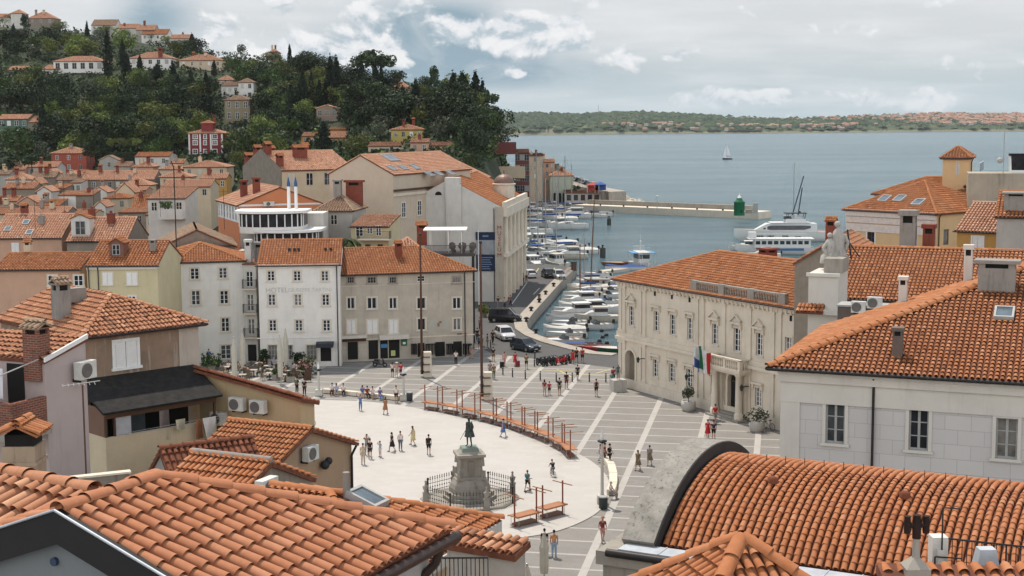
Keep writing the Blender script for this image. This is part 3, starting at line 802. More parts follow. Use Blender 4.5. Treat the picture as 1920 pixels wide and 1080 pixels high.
 mb=MB();mb.cyl((0,0,0),(0,0,4.6),0.11,0.08,6);mb.build('post',[GREYPAINT],t);mb=MB();mb.ball((0,0,4.75),0.3);mb.build('lamp_head',[WHITE],t)
 for px,py,wd,hp,lab in((1142,422,8,12,'dark cylindrical mooring bollard in the water, the farther one near the pier'),(1130,483,11,18,'dark cylindrical mooring bollard in the water, the nearer one off the quay')):
  p=G(px,py,-1.5);s=p.y/F;t=thing('mooring_bollard',lab,'mooring bollard',p,0,'mooring bollards in the harbour basin')
  mb=MB();mb.lathe((0,0,-1),[(wd*s/2,0),(wd*s/2,1+hp*s),(wd*s*0.42,1.1+hp*s)],14);mb.build('drum',[plain('wet_concrete',(0.045,0.045,0.042,1),0.8)],t)
  mb=MB();mb.lathe((0,0,hp*s),[(wd*s*0.15,0),(wd*s*0.12,0.4),(wd*s*0.22,0.5),(wd*s*0.2,0.7)],10);mb.build('mooring_head',[IRON],t)
pier()
def uvz(h,f,px,py):
 o,d,L,rz=h.face(f);c,q=math.cos(h.ang),math.sin(h.ang)
 rot=lambda v:Vector((v.x*c-v.y*q,v.x*q+v.y*c,v.z))
 P=rot(o)+h.A;dw=rot(d);n=Vector((-dw.y,dw.x,0))
 p=hit(px,py,P,n);return(p-P).dot(dw),p.z-h.base
House.px=uvz
def wpx(h,f,x0,y0,x1,y1,**kw):
 xm,ym=(x0+x1)/2,(y0+y1)/2
 u0,_=h.px(f,x0,ym);u1,_=h.px(f,x1,ym);_,za=h.px(f,xm,y1);_,zb=h.px(f,xm,y0)
 return h.window(f,(u0+u1)/2,za,abs(u1-u0),zb-za,**kw)
House.wpx=wpx
def bpx(h,f,x0,y0,x1,y1,out,mb,mi=0,inn=0.05):
 """box on a face covering a pixel rectangle, standing proud by out"""
 xm,ym=(x0+x1)/2,(y0+y1)/2
 u0,_=h.px(f,x0,ym);u1,_=h.px(f,x1,ym);_,za=h.px(f,xm,y1);_,zb=h.px(f,xm,y0)
 return fbox(h,f,u0,u1,za,zb,out,mb,mi,inn)
def fbox(h,f,u0,u1,za,zb,out,mb,mi=0,inn=0.05):
 o,d,L,rz=h.face(f);n=Vector((d.y,-d.x,0));c=o+d*((u0+u1)/2)+n*((out-inn)/2)+Vector((0,0,(za+zb)/2))
 mb.box(c,(abs(u1-u0),out+inn,abs(zb-za)),mi,rz);return c
House.bpx=bpx;House.fbox=fbox
def bpart(h,name,f,x0,y0,x1,y1,out,mat,inn=0.05):
 mb=MB();h.bpx(f,x0,y0,x1,y1,out,mb,0,inn);return mb.build(name,[mat],h.o)
def fpart(h,name,f,u0,u1,za,zb,out,mat,inn=0.05):
 mb=MB();h.fbox(f,u0,u1,za,zb,out,mb,0,inn);return mb.build(name,[mat],h.o)
House.bpart=bpart;House.fpart=fpart
def house_eave(name,label,Lpx,Rpx,ze,D,z0,wall,ov=0.35,**kw):
 a=G(Lpx[0],Lpx[1],ze);b=G(Rpx[0],Rpx[1],ze);ang=math.atan2(b.y-a.y,b.x-a.x)
 d=Vector((math.cos(ang),math.sin(ang),0));n=Vector((-d.y,d.x,0))
 A=a+d*ov+n*ov
 return House(name,label,A,ang,(b-a).length-2*ov,D,ze,z0,wall,**kw)
def ac_unit(loc,rz,label,w=0.85,group='air conditioning units on the walls and roofs'):
 t=thing('air_conditioner',label,'air conditioner',loc,rz,group)
 mb=MB();mb.box((0,0,0.32),(w,0.32,0.64));mb.build('casing',[plain('ac_white',(0.55,0.54,0.5,1),0.5)],t)
 mb=MB();mb.lathe((0,0,0),[(0.27,0),(0.27,0.03),(0.25,0.03),(0.02,0.012)],14)
 o=mb.build('fan_grille',[plain('ac_grille',(0.12,0.11,0.10,1),0.6)],t,(-0.1,-0.165,0.32));o.rotation_euler=(PI/2,0,0)
 mb=MB();mb.box((-0.28,0.2,-0.06),(0.05,0.45,0.1));mb.box((0.28,0.2,-0.06),(0.05,0.45,0.1));mb.build('bracket',[IRON],t)
 return t
def ac_on(h,f,px,py,label,w=0.85):
 u,z=h.px(f,px,py);o,d,L,rz=h.face(f);n=Vector((d.y,-d.x,0))
 p=o+d*u+n*0.35+Vector((0,0,z));c,q=math.cos(h.ang),math.sin(h.ang)
 return ac_unit((h.A.x+p.x*c-p.y*q,h.A.y+p.x*q+p.y*c,h.base+p.z-0.32),h.ang+rz,label,w)
def text_mesh(txt,size,mat,name,parent,loc,rot,align='CENTER',ext=0.01):
 c=bpy.data.curves.new(name,'FONT');c.body=txt;c.size=size;c.align_x=align;c.extrude=ext;c.space_line=1.0
 o=bpy.data.objects.new('tmp',c);COL.objects.link(o);dg=bpy.context.evaluated_depsgraph_get()
 me=bpy.data.meshes.new_from_object(o.evaluated_get(dg));bpy.data.objects.remove(o);me.name=name
 me.materials.clear();me.materials.append(mat)
 p=mobj(name,me,parent,loc);p.rotation_euler=rot;return p
W_BEIGE=plaster('wall_beige',(0.43,0.385,0.32,1),0.75,(0.24,0.21,0.175,1),1.0)
W_WHITE=plaster('wall_white',(0.67,0.65,0.61,1),0.4,(0.42,0.40,0.37,1))
W_WHITE2=plaster('wall_white_worn',(0.56,0.54,0.50,1),0.5)
W_YELLOW=plaster('wall_yellow',(0.50,0.44,0.28,1),0.35)
W_PINK=plaster('wall_pink',(0.48,0.30,0.21,1),0.35)
W_CREAM=plaster('wall_cream',(0.52,0.42,0.30,1),0.35)
W_ORANGE=plaster('wall_orange',(0.52,0.195,0.09,1),0.2)
W_OCHRE=plaster('wall_ochre',(0.42,0.24,0.075,1),0.4)
W_GREY=plaster('wall_grey',(0.36,0.34,0.31,1),0.7)
W_STONE=plaster('wall_rubble',(0.24,0.205,0.165,1),0.9,(0.10,0.085,0.07,1),2.0)
W_RED=plaster('wall_red',(0.30,0.075,0.05,1),0.3)
W_LILAC=plaster('wall_lilac',(0.40,0.335,0.315,1),0.4)
W_GREEN=plaster('wall_green',(0.10,0.16,0.12,1),0.3)
h=house_eave('shop_building','beige three storey building with ground floor shops and a red chimney, right of the hotel',(629,514),(893,505),10.2,11,0,W_BEIGE,cat='building')
SHOP=h
cols=[(650,664),(688,705),(729,743),(781,797),(848,863)]
for x0,x1 in cols:h.wpx('front',x0+1,558,x1+1,579,sur=STONE,nx=2,ny=1,fc=WHITE)
for x0,x1 in cols[:3]:h.wpx('front',x0+1,600,x1+3,625,style='shutter',sur=STONE,depth=0.06)
for x0,x1 in cols[3:]:h.wpx('front',x0+2,597,x1+1,619,sur=STONE,nx=2,ny=1)
for x0,x1 in cols:
 b=x0==781
 h.wpx('front',x0+1,517 if b else 519,x1,528 if b else 531,nx=2 if b else 3,ny=2,sur=None if b else STONED,fc=WHITE if b else STONED,cut=True,depth=0.12 if b else 0.02)
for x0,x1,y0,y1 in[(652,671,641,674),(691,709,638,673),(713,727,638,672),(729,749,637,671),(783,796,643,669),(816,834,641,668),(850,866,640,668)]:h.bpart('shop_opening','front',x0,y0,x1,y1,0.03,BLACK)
h.bpart('awning','front',632,628,686,633,0.9,OFFWHITE);h.bpart('awning','front',710,627,765,635,0.7,OFFWHITE)
mb=MB();h.bpx('front',634,634,686,640,0.2,mb);mb.build('fascia_board',[BROWNWOOD],h.o)
mb=MB();h.bpx('front',752,636,763,648,0.12,mb,0);h.bpx('front',755,641,760,645,0.125,mb,1);mb.build('shop_sign',[plain('sign_green',(0.02,0.11,0.06,1)),WHITE],h.o)
PCARD=plaster('postcards',(0.5,0.45,0.38,1),1.0,(0.1,0.16,0.2,1),14.0)
h.bpart('postcard_rack','front',673,645,688,670,0.06,PCARD);h.bpart('postcard_rack','front',636,650,649,667,0.06,PCARD)
h.bpart('poster','front',733,657,741,667,0.07,plain('poster_lime',(0.45,0.5,0.2,1)));h.bpart('poster','front',714,645,726,652,0.07,plain('poster_blue',(0.05,0.2,0.4,1)))
mb=MB();h.bpx('front',805,599,841,617,0.04,mb,0);h.bpx('front',820,605,824,612,0.05,mb,1);h.bpx('front',823,602,828,606,0.05,mb,1);mb.build('painted_panel',[plaster('faded_sign',(0.40,0.39,0.33,1),0.5),plain('sign_red',(0.3,0.12,0.08,1))],h.o)
h.bpart('street_sign','front',857,625,866,629,0.05,BROWNWOOD);h.bpart('street_sign','front',867,625,876,630,0.05,plain('sign_rose',(0.36,0.13,0.13,1)))
h.bpart('string_course','front',630,632,890,634,0.06,STONE);h.bpart('string_course','front',630,532.5,890,533.5,0.05,STONE)
for x0,x1 in((771,780),(798,815),(837,848),(868,883)):
 mb=MB()
 for k in range(4):h.bpx('front',x0+(x1-x0)*k/3-0.3,644,x0+(x1-x0)*k/3+0.3,664,0.5,mb)
 h.bpx('front',x0,644,x1,645,0.5,mb);mb.build('window_grille',[IRON],h.o)
h.roof('hip',2.35,0.4,hipa=0,pitch=0.3,row=0.42,seg=3);h.walls()
h.downpipe('front',h.L-1.0);h.downpipe('front',0.2)
h.chimney(7.6,3.2,0.75,1.8,cap='tile')
h=house_eave('hotel_building','white four storey hotel front with faded painted lettering and small square windows',(479,496.5),(640,494.5),11.6,10,0,W_WHITE,cat='building',ov=0.25)
HOTEL=h
for x0,x1,r in[(501,515,0),(550,564,0),(602,616,0)]:
 for(y0,y1)in((508,527),(552,573),(600,621)):
  k=(y0-508)/46*1.7
  o=h.wpx('front',x0+k+0.3,y0,x1+k-0.3,y1,sur=STONE,nx=2,ny=3)
for x0,x1 in((503,520),(540,549),(575,594)):h.wpx('front',x0,647,x1,675,sur=STONE,nx=3,ny=3,fc=GREYPAINT)
u,z=h.px('front',555,543);s=158/F
text_mesh('HOTEL',13.5*s,plain('faded_letter',(0.42,0.40,0.38,1),0.9),'lettering',h.o,(h.px('front',519,543)[0],-0.012,z-0.3),(PI/2,0,0))
text_mesh('GIUSEPPE TARTINI',10.0*s,plain('faded_letter2',(0.49,0.475,0.45,1),0.9),'lettering',h.o,(h.px('front',581,543)[0],-0.012,z-0.25),(PI/2,0,0))
mb=MB();h.bpx('front',594,640,626,648,1.6,mb);mb.build('entrance_canopy',[plain('canopy_navy',(0.02,0.025,0.035,1),0.6)],h.o)
mb=MB();h.bpx('front',601,650,621,677,0.03,mb);mb.build('entrance_door',[BLACK],h.o)
mb=MB();fb=h.fbox('front',0,h.L,11.25,11.6,0.25,mb);mb.build('cornice',[W_WHITE],h.o);h.bpart('string_course','front',482,633,625,634.3,0.05,W_WHITE)
h.roof('hip',2.3,0.3,hipa=0,hipb=0,pitch=0.3,row=0.42,gov=0.15);h.walls();h.downpipe('front',h.L-0.3)
for px,py in((539,474),(549,474),(557,474),(608,472),(618,471)):
 u=h.px('front',px,495)[0];rm=MB();rm.box((u,2.6,11.6+1.35),(0.3,0.25,0.45));rm.build('roof_vent',[DARKMETAL],h.o)
def mk_balcony(parent,x,y,z,w,d,rz,mat=None,hgt=1.0):
 o=mobj('balcony',None,parent,(x,y,z),rz)if False else None
 mb=MB();mb.box((0,-d/2,-0.08),(w,d,0.16));b=mb.build('balcony',[STONE],parent,(x,y,z),rz)
 r=MB();n=int(w/0.13)
 for i in range(n+1):r.cyl((-w/2+w*i/n,-d,0),(-w/2+w*i/n,-d,hgt),0.014,n=4)
 for sx in(-1,1):
  for i in range(int(d/0.15)+1):r.cyl((sx*w/2,-i*0.15,0),(sx*w/2,-i*0.15,hgt),0.014,n=4)
  r.cyl((sx*w/2,0,hgt),(sx*w/2,-d,hgt),0.03,n=4)
 r.cyl((-w/2,-d,hgt),(w/2,-d,hgt),0.03,n=4);r.build('railing',[mat or IRON],b);return b
a=HOTEL.A+Vector((math.cos(HOTEL.ang)*-0.02,0.0,0))
b3=House('hotel_link','narrow white recessed bay with three iron balconies between the two white blocks',at(459,600,161.6).to_2d().to_3d(),R(-2),1.42,6,11.2,0,W_WHITE2,cat='building')
for y0,y1,yb in((509,538,542),(552,583,588),(598,627,633)):
 o=b3.wpx('front',461.5+(y0-509)*.04,y0,474+(y0-509)*.04,y1,nx=2,ny=3,sur=None);
 _,zz=b3.px('front',467,yb-2);mk_balcony(b3.o,0.74,0,zz,1.55,0.75,0)
mb=MB();b3.bpx('front',465,646,481,677,0.02,mb);mb.build('doorway_shade',[BLACK],b3.o)
b3.walls();b3.kind='flat'
ts=MB();ts.bx(-0.1,1.5,-0.2,6,11.21,11.35);ts.build('roof',[PANROOF],b3.o)
b3.chimney(0.3,1.5,0.7,2.6,W_WHITE2,z=11.4);b3.chimney(1.3,2.6,0.9,2.2,GREYC,z=11.4)
def left_block():
 ze=11.6
 A=G(295,482.5,ze);B=G(328,493,ze);C=G(462,489.5,ze);d=(C-B).normalized();n=Vector((-d.y,d.x,0))
 Dk=C+n*11;E=A+n*6
 t=thing('corner_house','white corner house with a low pyramid tile roof left of the hotel balconies','house',(B.x,B.y,0))
 o=Vector((B.x,B.y,0));loc=lambda p:Vector(p)-o
 ins=lambda p,q:p+(q-p)*0.03
 cen=(A+B+C+Dk+E)/5
 w=MB();fp=[ins(p,cen)for p in(A,B,C,Dk,E)];w_ang=math.atan2(d.y,d.x)
 b_,c_=fp[1]-o,fp[2]-o;L=(c_-b_).length;dd=(c_-b_).normalized();ops=[]
 P0=Vector((fp[1].x,fp[1].y,0));nn=Vector((-dd.y,dd.x,0))
 for x0,x1,y0,y1 in[(357,373,503,524),(410.5,425.5,502,522),(359,375,545,572),(412.5,428,545,570),(415,430,596,622),(414,433,647,673)]:
  pa=hit(x0,(y0+y1)/2,P0,nn);pb=hit(x1,(y0+y1)/2,P0,nn);zc=hit((x0+x1)/2,y1,P0,nn).z;zd=hit((x0+x1)/2,y0,P0,nn).z
  u0,u1=(pa-P0).dot(dd),(pb-P0).dot(dd);ops.append((u0,u1,zc,zd))
  q=P0+dd*((u0+u1)/2)-o;q.z=zc
  put_window(t,q,w_ang,u1-u0,zd-zc,sur=STONE,nx=2,ny=3)
 wall_face(w,P0-o,dd,L,0,ze,ops,inward=nn)
 k=len(fp)
 for i in(0,2,3,4):
  p,q=loc(fp[i]),loc(fp[(i+1)%k]);w.poly([(p.x,p.y,0),(q.x,q.y,0),(q.x,q.y,ze),(p.x,p.y,ze)],1 if i==0 else 0)
 w.build('wall',[W_WHITE,W_CREAM],t)
 ap=at(374,455,B.y+5.2);r=MB();X=[loc(p)for p in(A,B,C,Dk,E)];a2=loc(ap);a3=a2+n*1.0
 roof_face(r,[X[1],X[2],a2],d,0.3,0.42,3);roof_face(r,[X[0],X[1],a2],X[1]-X[0],0.3,0.42,3);roof_face(r,[X[2],X[3],a3,a2],n,0.3,0.42,3);roof_face(r,[X[3],X[4],a3],d,0.3,0.42,3);roof_face(r,[X[4],X[0],a2,a3],n,0.3,0.42,3)
 for p in(X[0],X[1],X[2]):ridge(r,p,a2,0.17)
 r.build('roof',[ROOF_NEW,PANROOF],t)
 g=MB();g.cyl(X[1]-Vector((0,0.06,0.05)),X[2]-Vector((0,0.06,0.05)),0.07,n=6);g.cyl(X[0]-Vector((0,0.06,0.05)),X[1]-Vector((0,0.06,0.05)),0.07,n=6);g.build('gutter',[DARKMETAL],t)
 g=MB();p=loc(fp[1])-nn*0.1+dd*0.15;g.tube([p+Vector((-0.2,-0.3,ze-0.1)),p+Vector((0,0,ze-0.8)),Vector((p.x,p.y,0))],0.07);g.build('downpipe',[DARKMETAL],t)
left_block()
TA=G(1160,722,0);tang=R(-60.4)
h=House('town_hall','pale stone town hall with pedimented windows, a balcony with flags and an orange hipped roof',TA,tang,38.0,14.5,11.25,0,STONE,cat='town hall')
TOWN=h
ucen=h.px('front',1381,700)[0];h.L=2*ucen
wl=[]
def thwin(x0,x1,y0,y1,pedi,py0):
 o=h.wpx('front',x0,y0,x1,y1,sur=STONE,nx=2,ny=4,depth=0.16);return o
up=[(1180,1189,574,611),(1226,1235.5,583,621),(1256.5,1266.5,590,628),(1289,1299,596,637),(1335.5,1346,607,646),(1376,1388,615,659),(1418,1430,624,667)]
lo=[(1224.5,1234,674,707),(1254.5,1265.5,682,716),(1287,1298.5,692,725),(1333.5,1345,704,739),(1416,1428,727,762)]
def hoodbox(x0,x1,y,gable):
 hood=MB()
 u0=h.px('front',x0-4,y)[0];u1=h.px('front',x1+4,y)[0];z=h.px('front',(x0+x1)/2,y)[1]
 h.fbox('front',u0,u1,z,z+0.2,0.32,hood)
 for u in(u0+0.12,u1-0.12):h.fbox('front',u-0.1,u+0.1,z-0.45,z,0.2,hood)
 if gable:
  for sgn,ua in((1,u0),(-1,u1)):
   um=(u0+u1)/2
   hood.add([(ua,-0.3,z+0.2),(um,-0.3,z+0.78),(um,-0.3,z+0.95),(ua,-0.3,z+0.36),(ua,0.02,z+0.2),(um,0.02,z+0.78),(um,0.02,z+0.95),(ua,0.02,z+0.36)],[(0,1,2,3),(4,7,6,5),(3,2,6,7),(0,4,5,1)])
  hood.add([(u0,-0.1,z+0.2),(u1,-0.1,z+0.2),((u0+u1)/2,-0.1,z+0.85)],[(0,1,2)])
 hood.build('window_hood',[STONE],h.o)
for i,(x0,x1,y0,y1)in enumerate(up):
 thwin(x0,x1,y0,y1,True,0);hoodbox(x0,x1,y0-7,i in(0,4,5,6))
for x0,x1,y0,y1 in lo:thwin(x0,x1,y0,y1,False,0);hoodbox(x0,x1,y0-6,False)
for(x0,x1,y0,y1)in(up[3],up[2],up[1],up[0]):
 u0=h.px('front',x0,(y0+y1)/2)[0];u1=h.px('front',x1,(y0+y1)/2)[0];za=h.px('front',x0,y1)[1];zb=h.px('front',x0,y0)[1]
 h.window('front',h.L-(u0+u1)/2,za,u1-u0,zb-za,sur=STONE,nx=2,ny=4,depth=0.16)
zc=h.px('front',1215,642)[1]
for za,zb,out in((zc-0.25,zc+0.05,0.3),(zc+0.05,zc+0.5,0.1),(10.55,10.8,0.2),(10.8,11.2,0.35),(0.0,0.95,0.18)):trim=MB();h.fbox('front',-0.3,h.L+0.3,za,zb,out,trim);h.fbox('left',0.01,h.D,za+0.002,zb-0.002,out-0.003,trim);trim.build('cornice',[STONE],h.o)
n=int(h.L/0.62);trim=MB()
for i in range(n):h.fbox('front',0.15+i*0.62,0.37+i*0.62,10.42,10.78,0.3,trim)
tag(trim.build('dentil_row',[STONE],h.o),kind='stuff')
ux=lambda px:h.px('front',px,640)[0]
pu=[ux(1164),ux(1171),ux(1201),ux(1209),ux(1307),ux(1318),ux(1358),ux(1401),ux(1446),ux(1456)]
pu=[p for p in pu if p<ucen];pu+=[h.L-p for p in pu]
for u in pu:
 for za,zb in((0.95,zc-0.25),(zc+0.5,10.55)):
  pil=MB();h.fbox('front',u-0.26,u+0.26,za,zb,0.13,pil);h.fbox('front',u-0.34,u+0.34,zb-0.35,zb,0.2,pil);h.fbox('front',u-0.33,u+0.33,za,za+0.3,0.19,pil);pil.build('pilaster',[STONE],h.o)
for px,py in((1153+75,550),(1260,556),(1293,562),(1483,597)):
 u,z=h.px('front',px,py);h.fpart('attic_vent','front',u-0.16,u+0.16,z-0.25,z+0.25,0.02,BLACK)
def arch(mb,u,z0,w,hgt,y,mi=0,n=12,inner=None):
 pts=[(u-w/2,y,z0),(u+w/2,y,z0)]+[(u+w/2*math.cos(PI*i/n),y,z0+hgt-w/2+w/2*math.sin(PI*i/n))for i in range(n+1)]
 mb.poly(pts,mi)
def arch_ring(mb,u,z0,w,hgt,t,y0,y1,mi=0,n=12):
 def P(r,a):return(u+r*math.cos(a),z0+hgt-w/2+r*math.sin(a))
 out=[];inn=[]
 A=[0+PI*i/n for i in range(n+1)]
 o_=[(u+w/2+t,z0)]+[P(w/2+t,a)for a in A]+[(u-w/2-t,z0)]
 i_=[(u+w/2,z0)]+[P(w/2,a)for a in A]+[(u-w/2,z0)]
 k=len(o_);V=[(p[0],y0,p[1])for p in o_]+[(p[0],y0,p[1])for p in i_]+[(p[0],y1,p[1])for p in o_]+[(p[0],y1,p[1])for p in i_]
 Fs=[]
 for j in range(k-1):Fs+=[(j,j+1,k+j+1,k+j),(2*k+j,3*k+j,3*k+j+1,2*k+j+1),(j,2*k+j,2*k+j+1,j+1),(k+j,k+j+1,3*k+j+1,3*k+j)]
 mb.add(V,Fs,mi)
ua,za=h.px('front',1182,722);da,dz=h.px('front',1376.5,780)
h.op['front'].append((ua-1.02,ua+1.02,0.02,4.3,1.65));h.op['front'].append((da-1.02,da+1.02,0.5,4.3,0.6))
mb=MB();mb.bx(ua-1.3,ua+1.3,0.23,5,0.0,0.05);mb.bx(ua-1.1,ua+.25,1.6,1.64,0,4.3,1);mb.bx(ua+.2,ua+1.1,1.66,1.7,0,4.3,2);mb.build('arcade_recess',[STONED,plaster('shaded_passage',(0.3,0.25,0.2,1)),BLACK],h.o)  # back panels put the lit wall and dark passage into their colours
for u,zb in((ua,3.95),(da,4.2)):
 w2=0.9;zt=4.32;nn_=10;sp=MB()
 if u==ua:arch_ring(sp,ua,0.0,1.75,3.95,0.26,-0.1,0.5)
 else:arch_ring(sp,da,0.5,1.72,3.7,0.3,-0.14,0.4)
 for sgn in(-1,1):
  pts=[(u+sgn*1.05,-0.01,zb-w2),(u+sgn*1.05,-0.01,zt),(u,-0.01,zt)]+[(u+sgn*w2*math.sin(PI/2*i/nn_),-0.01,zb-w2+w2*math.cos(PI/2*i/nn_))for i in range(nn_+1)]
  sp.poly(pts)
 sp.build('archway',[STONE],h.o)
mb=MB();mb.bx(da-0.9,da+0.9,0.3,0.36,0.5,4.25);mb.bx(da-0.02,da+0.02,0.26,0.31,0.5,4.2,1);mb.bx(da-0.9,da+0.9,0.25,0.31,3.2,3.35,1);mb.build('main_door',[BLACK,BROWNWOOD],h.o)
mb=MB();mb.bx(da-2.4,da+2.4,-1.5,0.0,0,0.17);mb.bx(da-2.0,da+2.0,-1.1,0.0,0.17,0.34);mb.bx(da-1.6,da+1.6,-0.7,0.0,0.34,0.5);mb.build('entrance_steps',[STONED],h.o)
for sgn in(-1,1):
 mb=MB()
 for y in(-0.9,):
  c=(da+sgn*1.75,y,0.17);mb.lathe(c,[(0.42,0),(0.42,0.5),(0.34,0.55),(0.33,0.75),(0.31,2.4),(0.29,3.9),(0.38,4.0),(0.42,4.3)],14)
 mb.bx(da+sgn*1.75-0.4,da+sgn*1.75+0.4,-0.45,0.02,0.5,4.5)
 mb.build('portal_column',[STONE],h.o)
zb=h.px('front',1372,683)[1];zb=4.75
bal=MB();bal.bx(da-2.35,da+2.35,-1.35,0.02,zb-0.3,zb);bal.bx(da-2.2,da+2.2,-1.2,0,zb-0.5,zb-0.3)
for k in range(17):
 u=da-2.1+4.2*k/16
 if k%8==0:bal.bx(u-0.16,u+0.16,-1.25,-0.93,zb,zb+0.95)
 else:bal.lathe((u,-1.09,zb),[(0.07,0),(0.05,0.1),(0.1,0.35),(0.05,0.7),(0.08,0.8)],8)
for sgn in(-1,1):
 for k in range(1,4):bal.lathe((da+sgn*2.1,-1.09+k*0.27,zb),[(0.07,0),(0.05,0.1),(0.1,0.35),(0.05,0.7),(0.08,0.8)],8)
 bal.bx(da+sgn*2.1-0.14,da+sgn*2.1+0.14,-0.92,0.0,zb+0.8,zb+0.95)
bal.bx(da-2.26,da+2.26,-1.25,-0.93,zb+0.8,zb+0.951);bal.build('balcony',[STONE],h.o)
for px,py in((1211,673),(1290+12,705),(1406,725)):
 u,z=h.px('front',px,py);mb=MB();mb.tube([(u,0,z),(u,-0.5,z+0.1),(u,-0.9,z)],0.04);mb.lathe((u,-0.95,z-0.3),[(0.08,0),(0.18,0.4),(0.02,0.6)],6);mb.build('wall_lantern',[DARKMETAL],h.o)
h.roof('hip',2.85,0.55,pitch=0.31,row=0.45,seg=3,mat=ROOF_NEW);h.walls()
bl=MB();u0,u1=ux(1312),ux(1312);cu=ucen;hw=6.8;y=-0.2;zB=10.95
bl.bx(cu-hw,cu+hw,y,y+0.35,zB,zB+.35);bl.bx(cu-hw,cu+hw,y-0.02,y+0.37,zB+1.0,zB+1.16)
for k in range(4):
 x=cu-hw+0.45+(2*hw-0.9)*k/3;bl.bx(x-0.45,x+0.45,y-0.04,y+0.39,zB,zB+1.2)
for k in range(36):
 x=cu-hw+0.3+(2*hw-0.6)*(k+0.5)/36
 bl.lathe((x,y+0.17,zB+.35),[(0.09,0),(0.06,0.1),(0.13,0.28),(0.06,0.55),(0.1,0.65)],6)
bl.build('roof_balustrade',[STONED],h.o)
h.chimney(h.L*0.31,9.6,1.3,1.5,cap='slab');h.chimney(h.L*0.63,4.7,0.6,1.5,GREYC,cap='pot')
FLG=[plain('flag_white',(0.6,0.6,0.6,1),0.8),plain('flag_blue',(0.05,0.09,0.3,1),0.8),plain('flag_red',(0.5,0.03,0.03,1),0.8),plain('flag_green',(0.02,0.14,0.06,1),0.8)]
def flag(u,lab,stripes,off):
 c,q=math.cos(tang),math.sin(tang);p=Vector((u,-1.4,zb+0.9));w=Vector((TA.x+p.x*c-p.y*q,TA.y+p.x*q+p.y*c,p.z))
 t=thing('flag',lab,'flag',w,tang,'flags on the town hall balcony')
 mb=MB();mb.cyl((0,0.2,-0.2),(0,-1.3,1.0),0.035);mb.build('flag_pole',[WHITE],t)
 mb=MB();N_,M_=12,9
 V=[];
 for j in range(M_+1):
  for i in range(N_+1):
   s,v=i/N_,j/M_
   V.append((off*0.3+(s-0.5)*0.65+0.12*math.sin(s*9+off),-1.25+s*0.9+0.16*math.sin(s*14+v*2),0.92-s*0.7-v*2.0+0.1*math.sin(s*7)))
 for j in range(M_):
  for i in range(N_):mb.add([V[j*(N_+1)+i],V[j*(N_+1)+i+1],V[(j+1)*(N_+1)+i+1],V[(j+1)*(N_+1)+i]],[(0,1,2,3)],stripes(i/N_,j/M_))
 mb.build('cloth',FLG,t)
flag(da-2.5,'white, blue and red flag hanging left on the town hall balcony',lambda s,v:0 if v<0.55 else(1 if s<0.6 else 0),0)
flag(da-2.05,'green, white and red flag hanging beside the other flag on the balcony',lambda s,v:3 if s<0.34 else(0 if s<0.67 else 2),1)
h=House('museum_building','large white building with vertical red museum lettering and a banner on its blank side',at(745,400,217.5).to_2d().to_3d(),R(-7.0),16.2,30,14.4,0,W_WHITE2,cat='building')
MUS=h;s=215/F
h.wpx('front',789,378,795,385,nx=1,ny=1);h.wpx('front',790,423,795,436,nx=1,ny=2);h.wpx('front',837,421,842,437,nx=1,ny=2)
mb=MB();arch(mb,h.px('front',822,366)[0],h.px('front',822,366)[1],13*s,7*s,-0.02);mb.build('lunette_window',[BLACK],h.o)
mb=MB();h.bpx('front',838,345,866,500,0.5,mb);mb.build('wall_shaft',[W_WHITE2],h.o)
mb=MB();fb=h.bpx('front',928.5,388,944.5,560,0.12,mb);mb.build('corner_pilaster',[W_BEIGE],h.o)
for i,ch in enumerate('MUSEUM'):
 u,z=h.px('front',936.5,424+i*10.2);text_mesh(ch,0.92,plain('museum_red',(0.26,0.05,0.035,1)),'lettering',h.o,(u,-0.15,z-0.55),(PI/2,0,0))
for k in range(6):
 tr=MB();u=1.5+k*5.2
 h.window('right',u+1.6,9.0,1.5,3.2,nx=2,ny=3,sur=STONE);h.window('right',u+1.6,1.0 if k else 1.0,1.9,4.2,nx=2,ny=3,sur=STONE)
 tr.lathe((h.L+0.35,u-0.3,7.4),[(0.5,0),(0.42,0.3),(0.38,5.2),(0.55,5.6)],10);h.fbox('right',u-0.8,u+0.2,0,6.8,0.5,tr);tr.build('column',[STONE],h.o)
for tz in((6.8,7.4,0.8),(13.0,14.4,0.8),(14.4,15.2,0.5)):h.fpart('cornice','right',0.01,h.D,tz[0],tz[1],tz[2],STONE)
if 0:
 h.fbox('right',-0.1,h.D,6.8,7.4,0.8,tr);h.fbox('right',-0.1,h.D,13.0,14.4,0.8,tr);h.fbox('right',0,h.D,14.4,15.2,0.5,tr)
h.roof('gablev',4.3,0.3,pitch=0.34,row=0.45,gov=-0.02);h.walls()
h.downpipe('front',h.px('front',927,500)[0])
t=thing('harbour_banner','large dark blue vertical banner with a boat picture on the white museum wall','banner',h.o.location+Vector((0,0,0)),h.ang)
def pan(x0,y0,x1,y1,m,nm,out=0.16):
 mb=MB();h.bpx('front',x0,y0,x1,y1,out,mb,0,-0.05);return mb.build(nm,[m],t)
NAVY=plain('banner_navy',(0.012,0.022,0.055,1),0.7)
pan(892,435,928.5,450,NAVY,'header_panel');pan(893,450,928.5,477,plaster('boat_photo',(0.30,0.32,0.34,1),1.0,(0.03,0.035,0.045,1),2.2),'picture_panel');pan(893,477,928.5,508,NAVY,'text_panel')
mb=MB()
for i in range(6):h.bpx('front',898,482+i*4.2,924-(i*5)%7,483.6+i*4.2,0.18,mb,0,-0.15)
h.bpx('front',905,441,916,444,0.18,mb,0,-0.15);mb.build('banner_text',[plain('banner_ink',(0.14,0.2,0.32,1))],t)
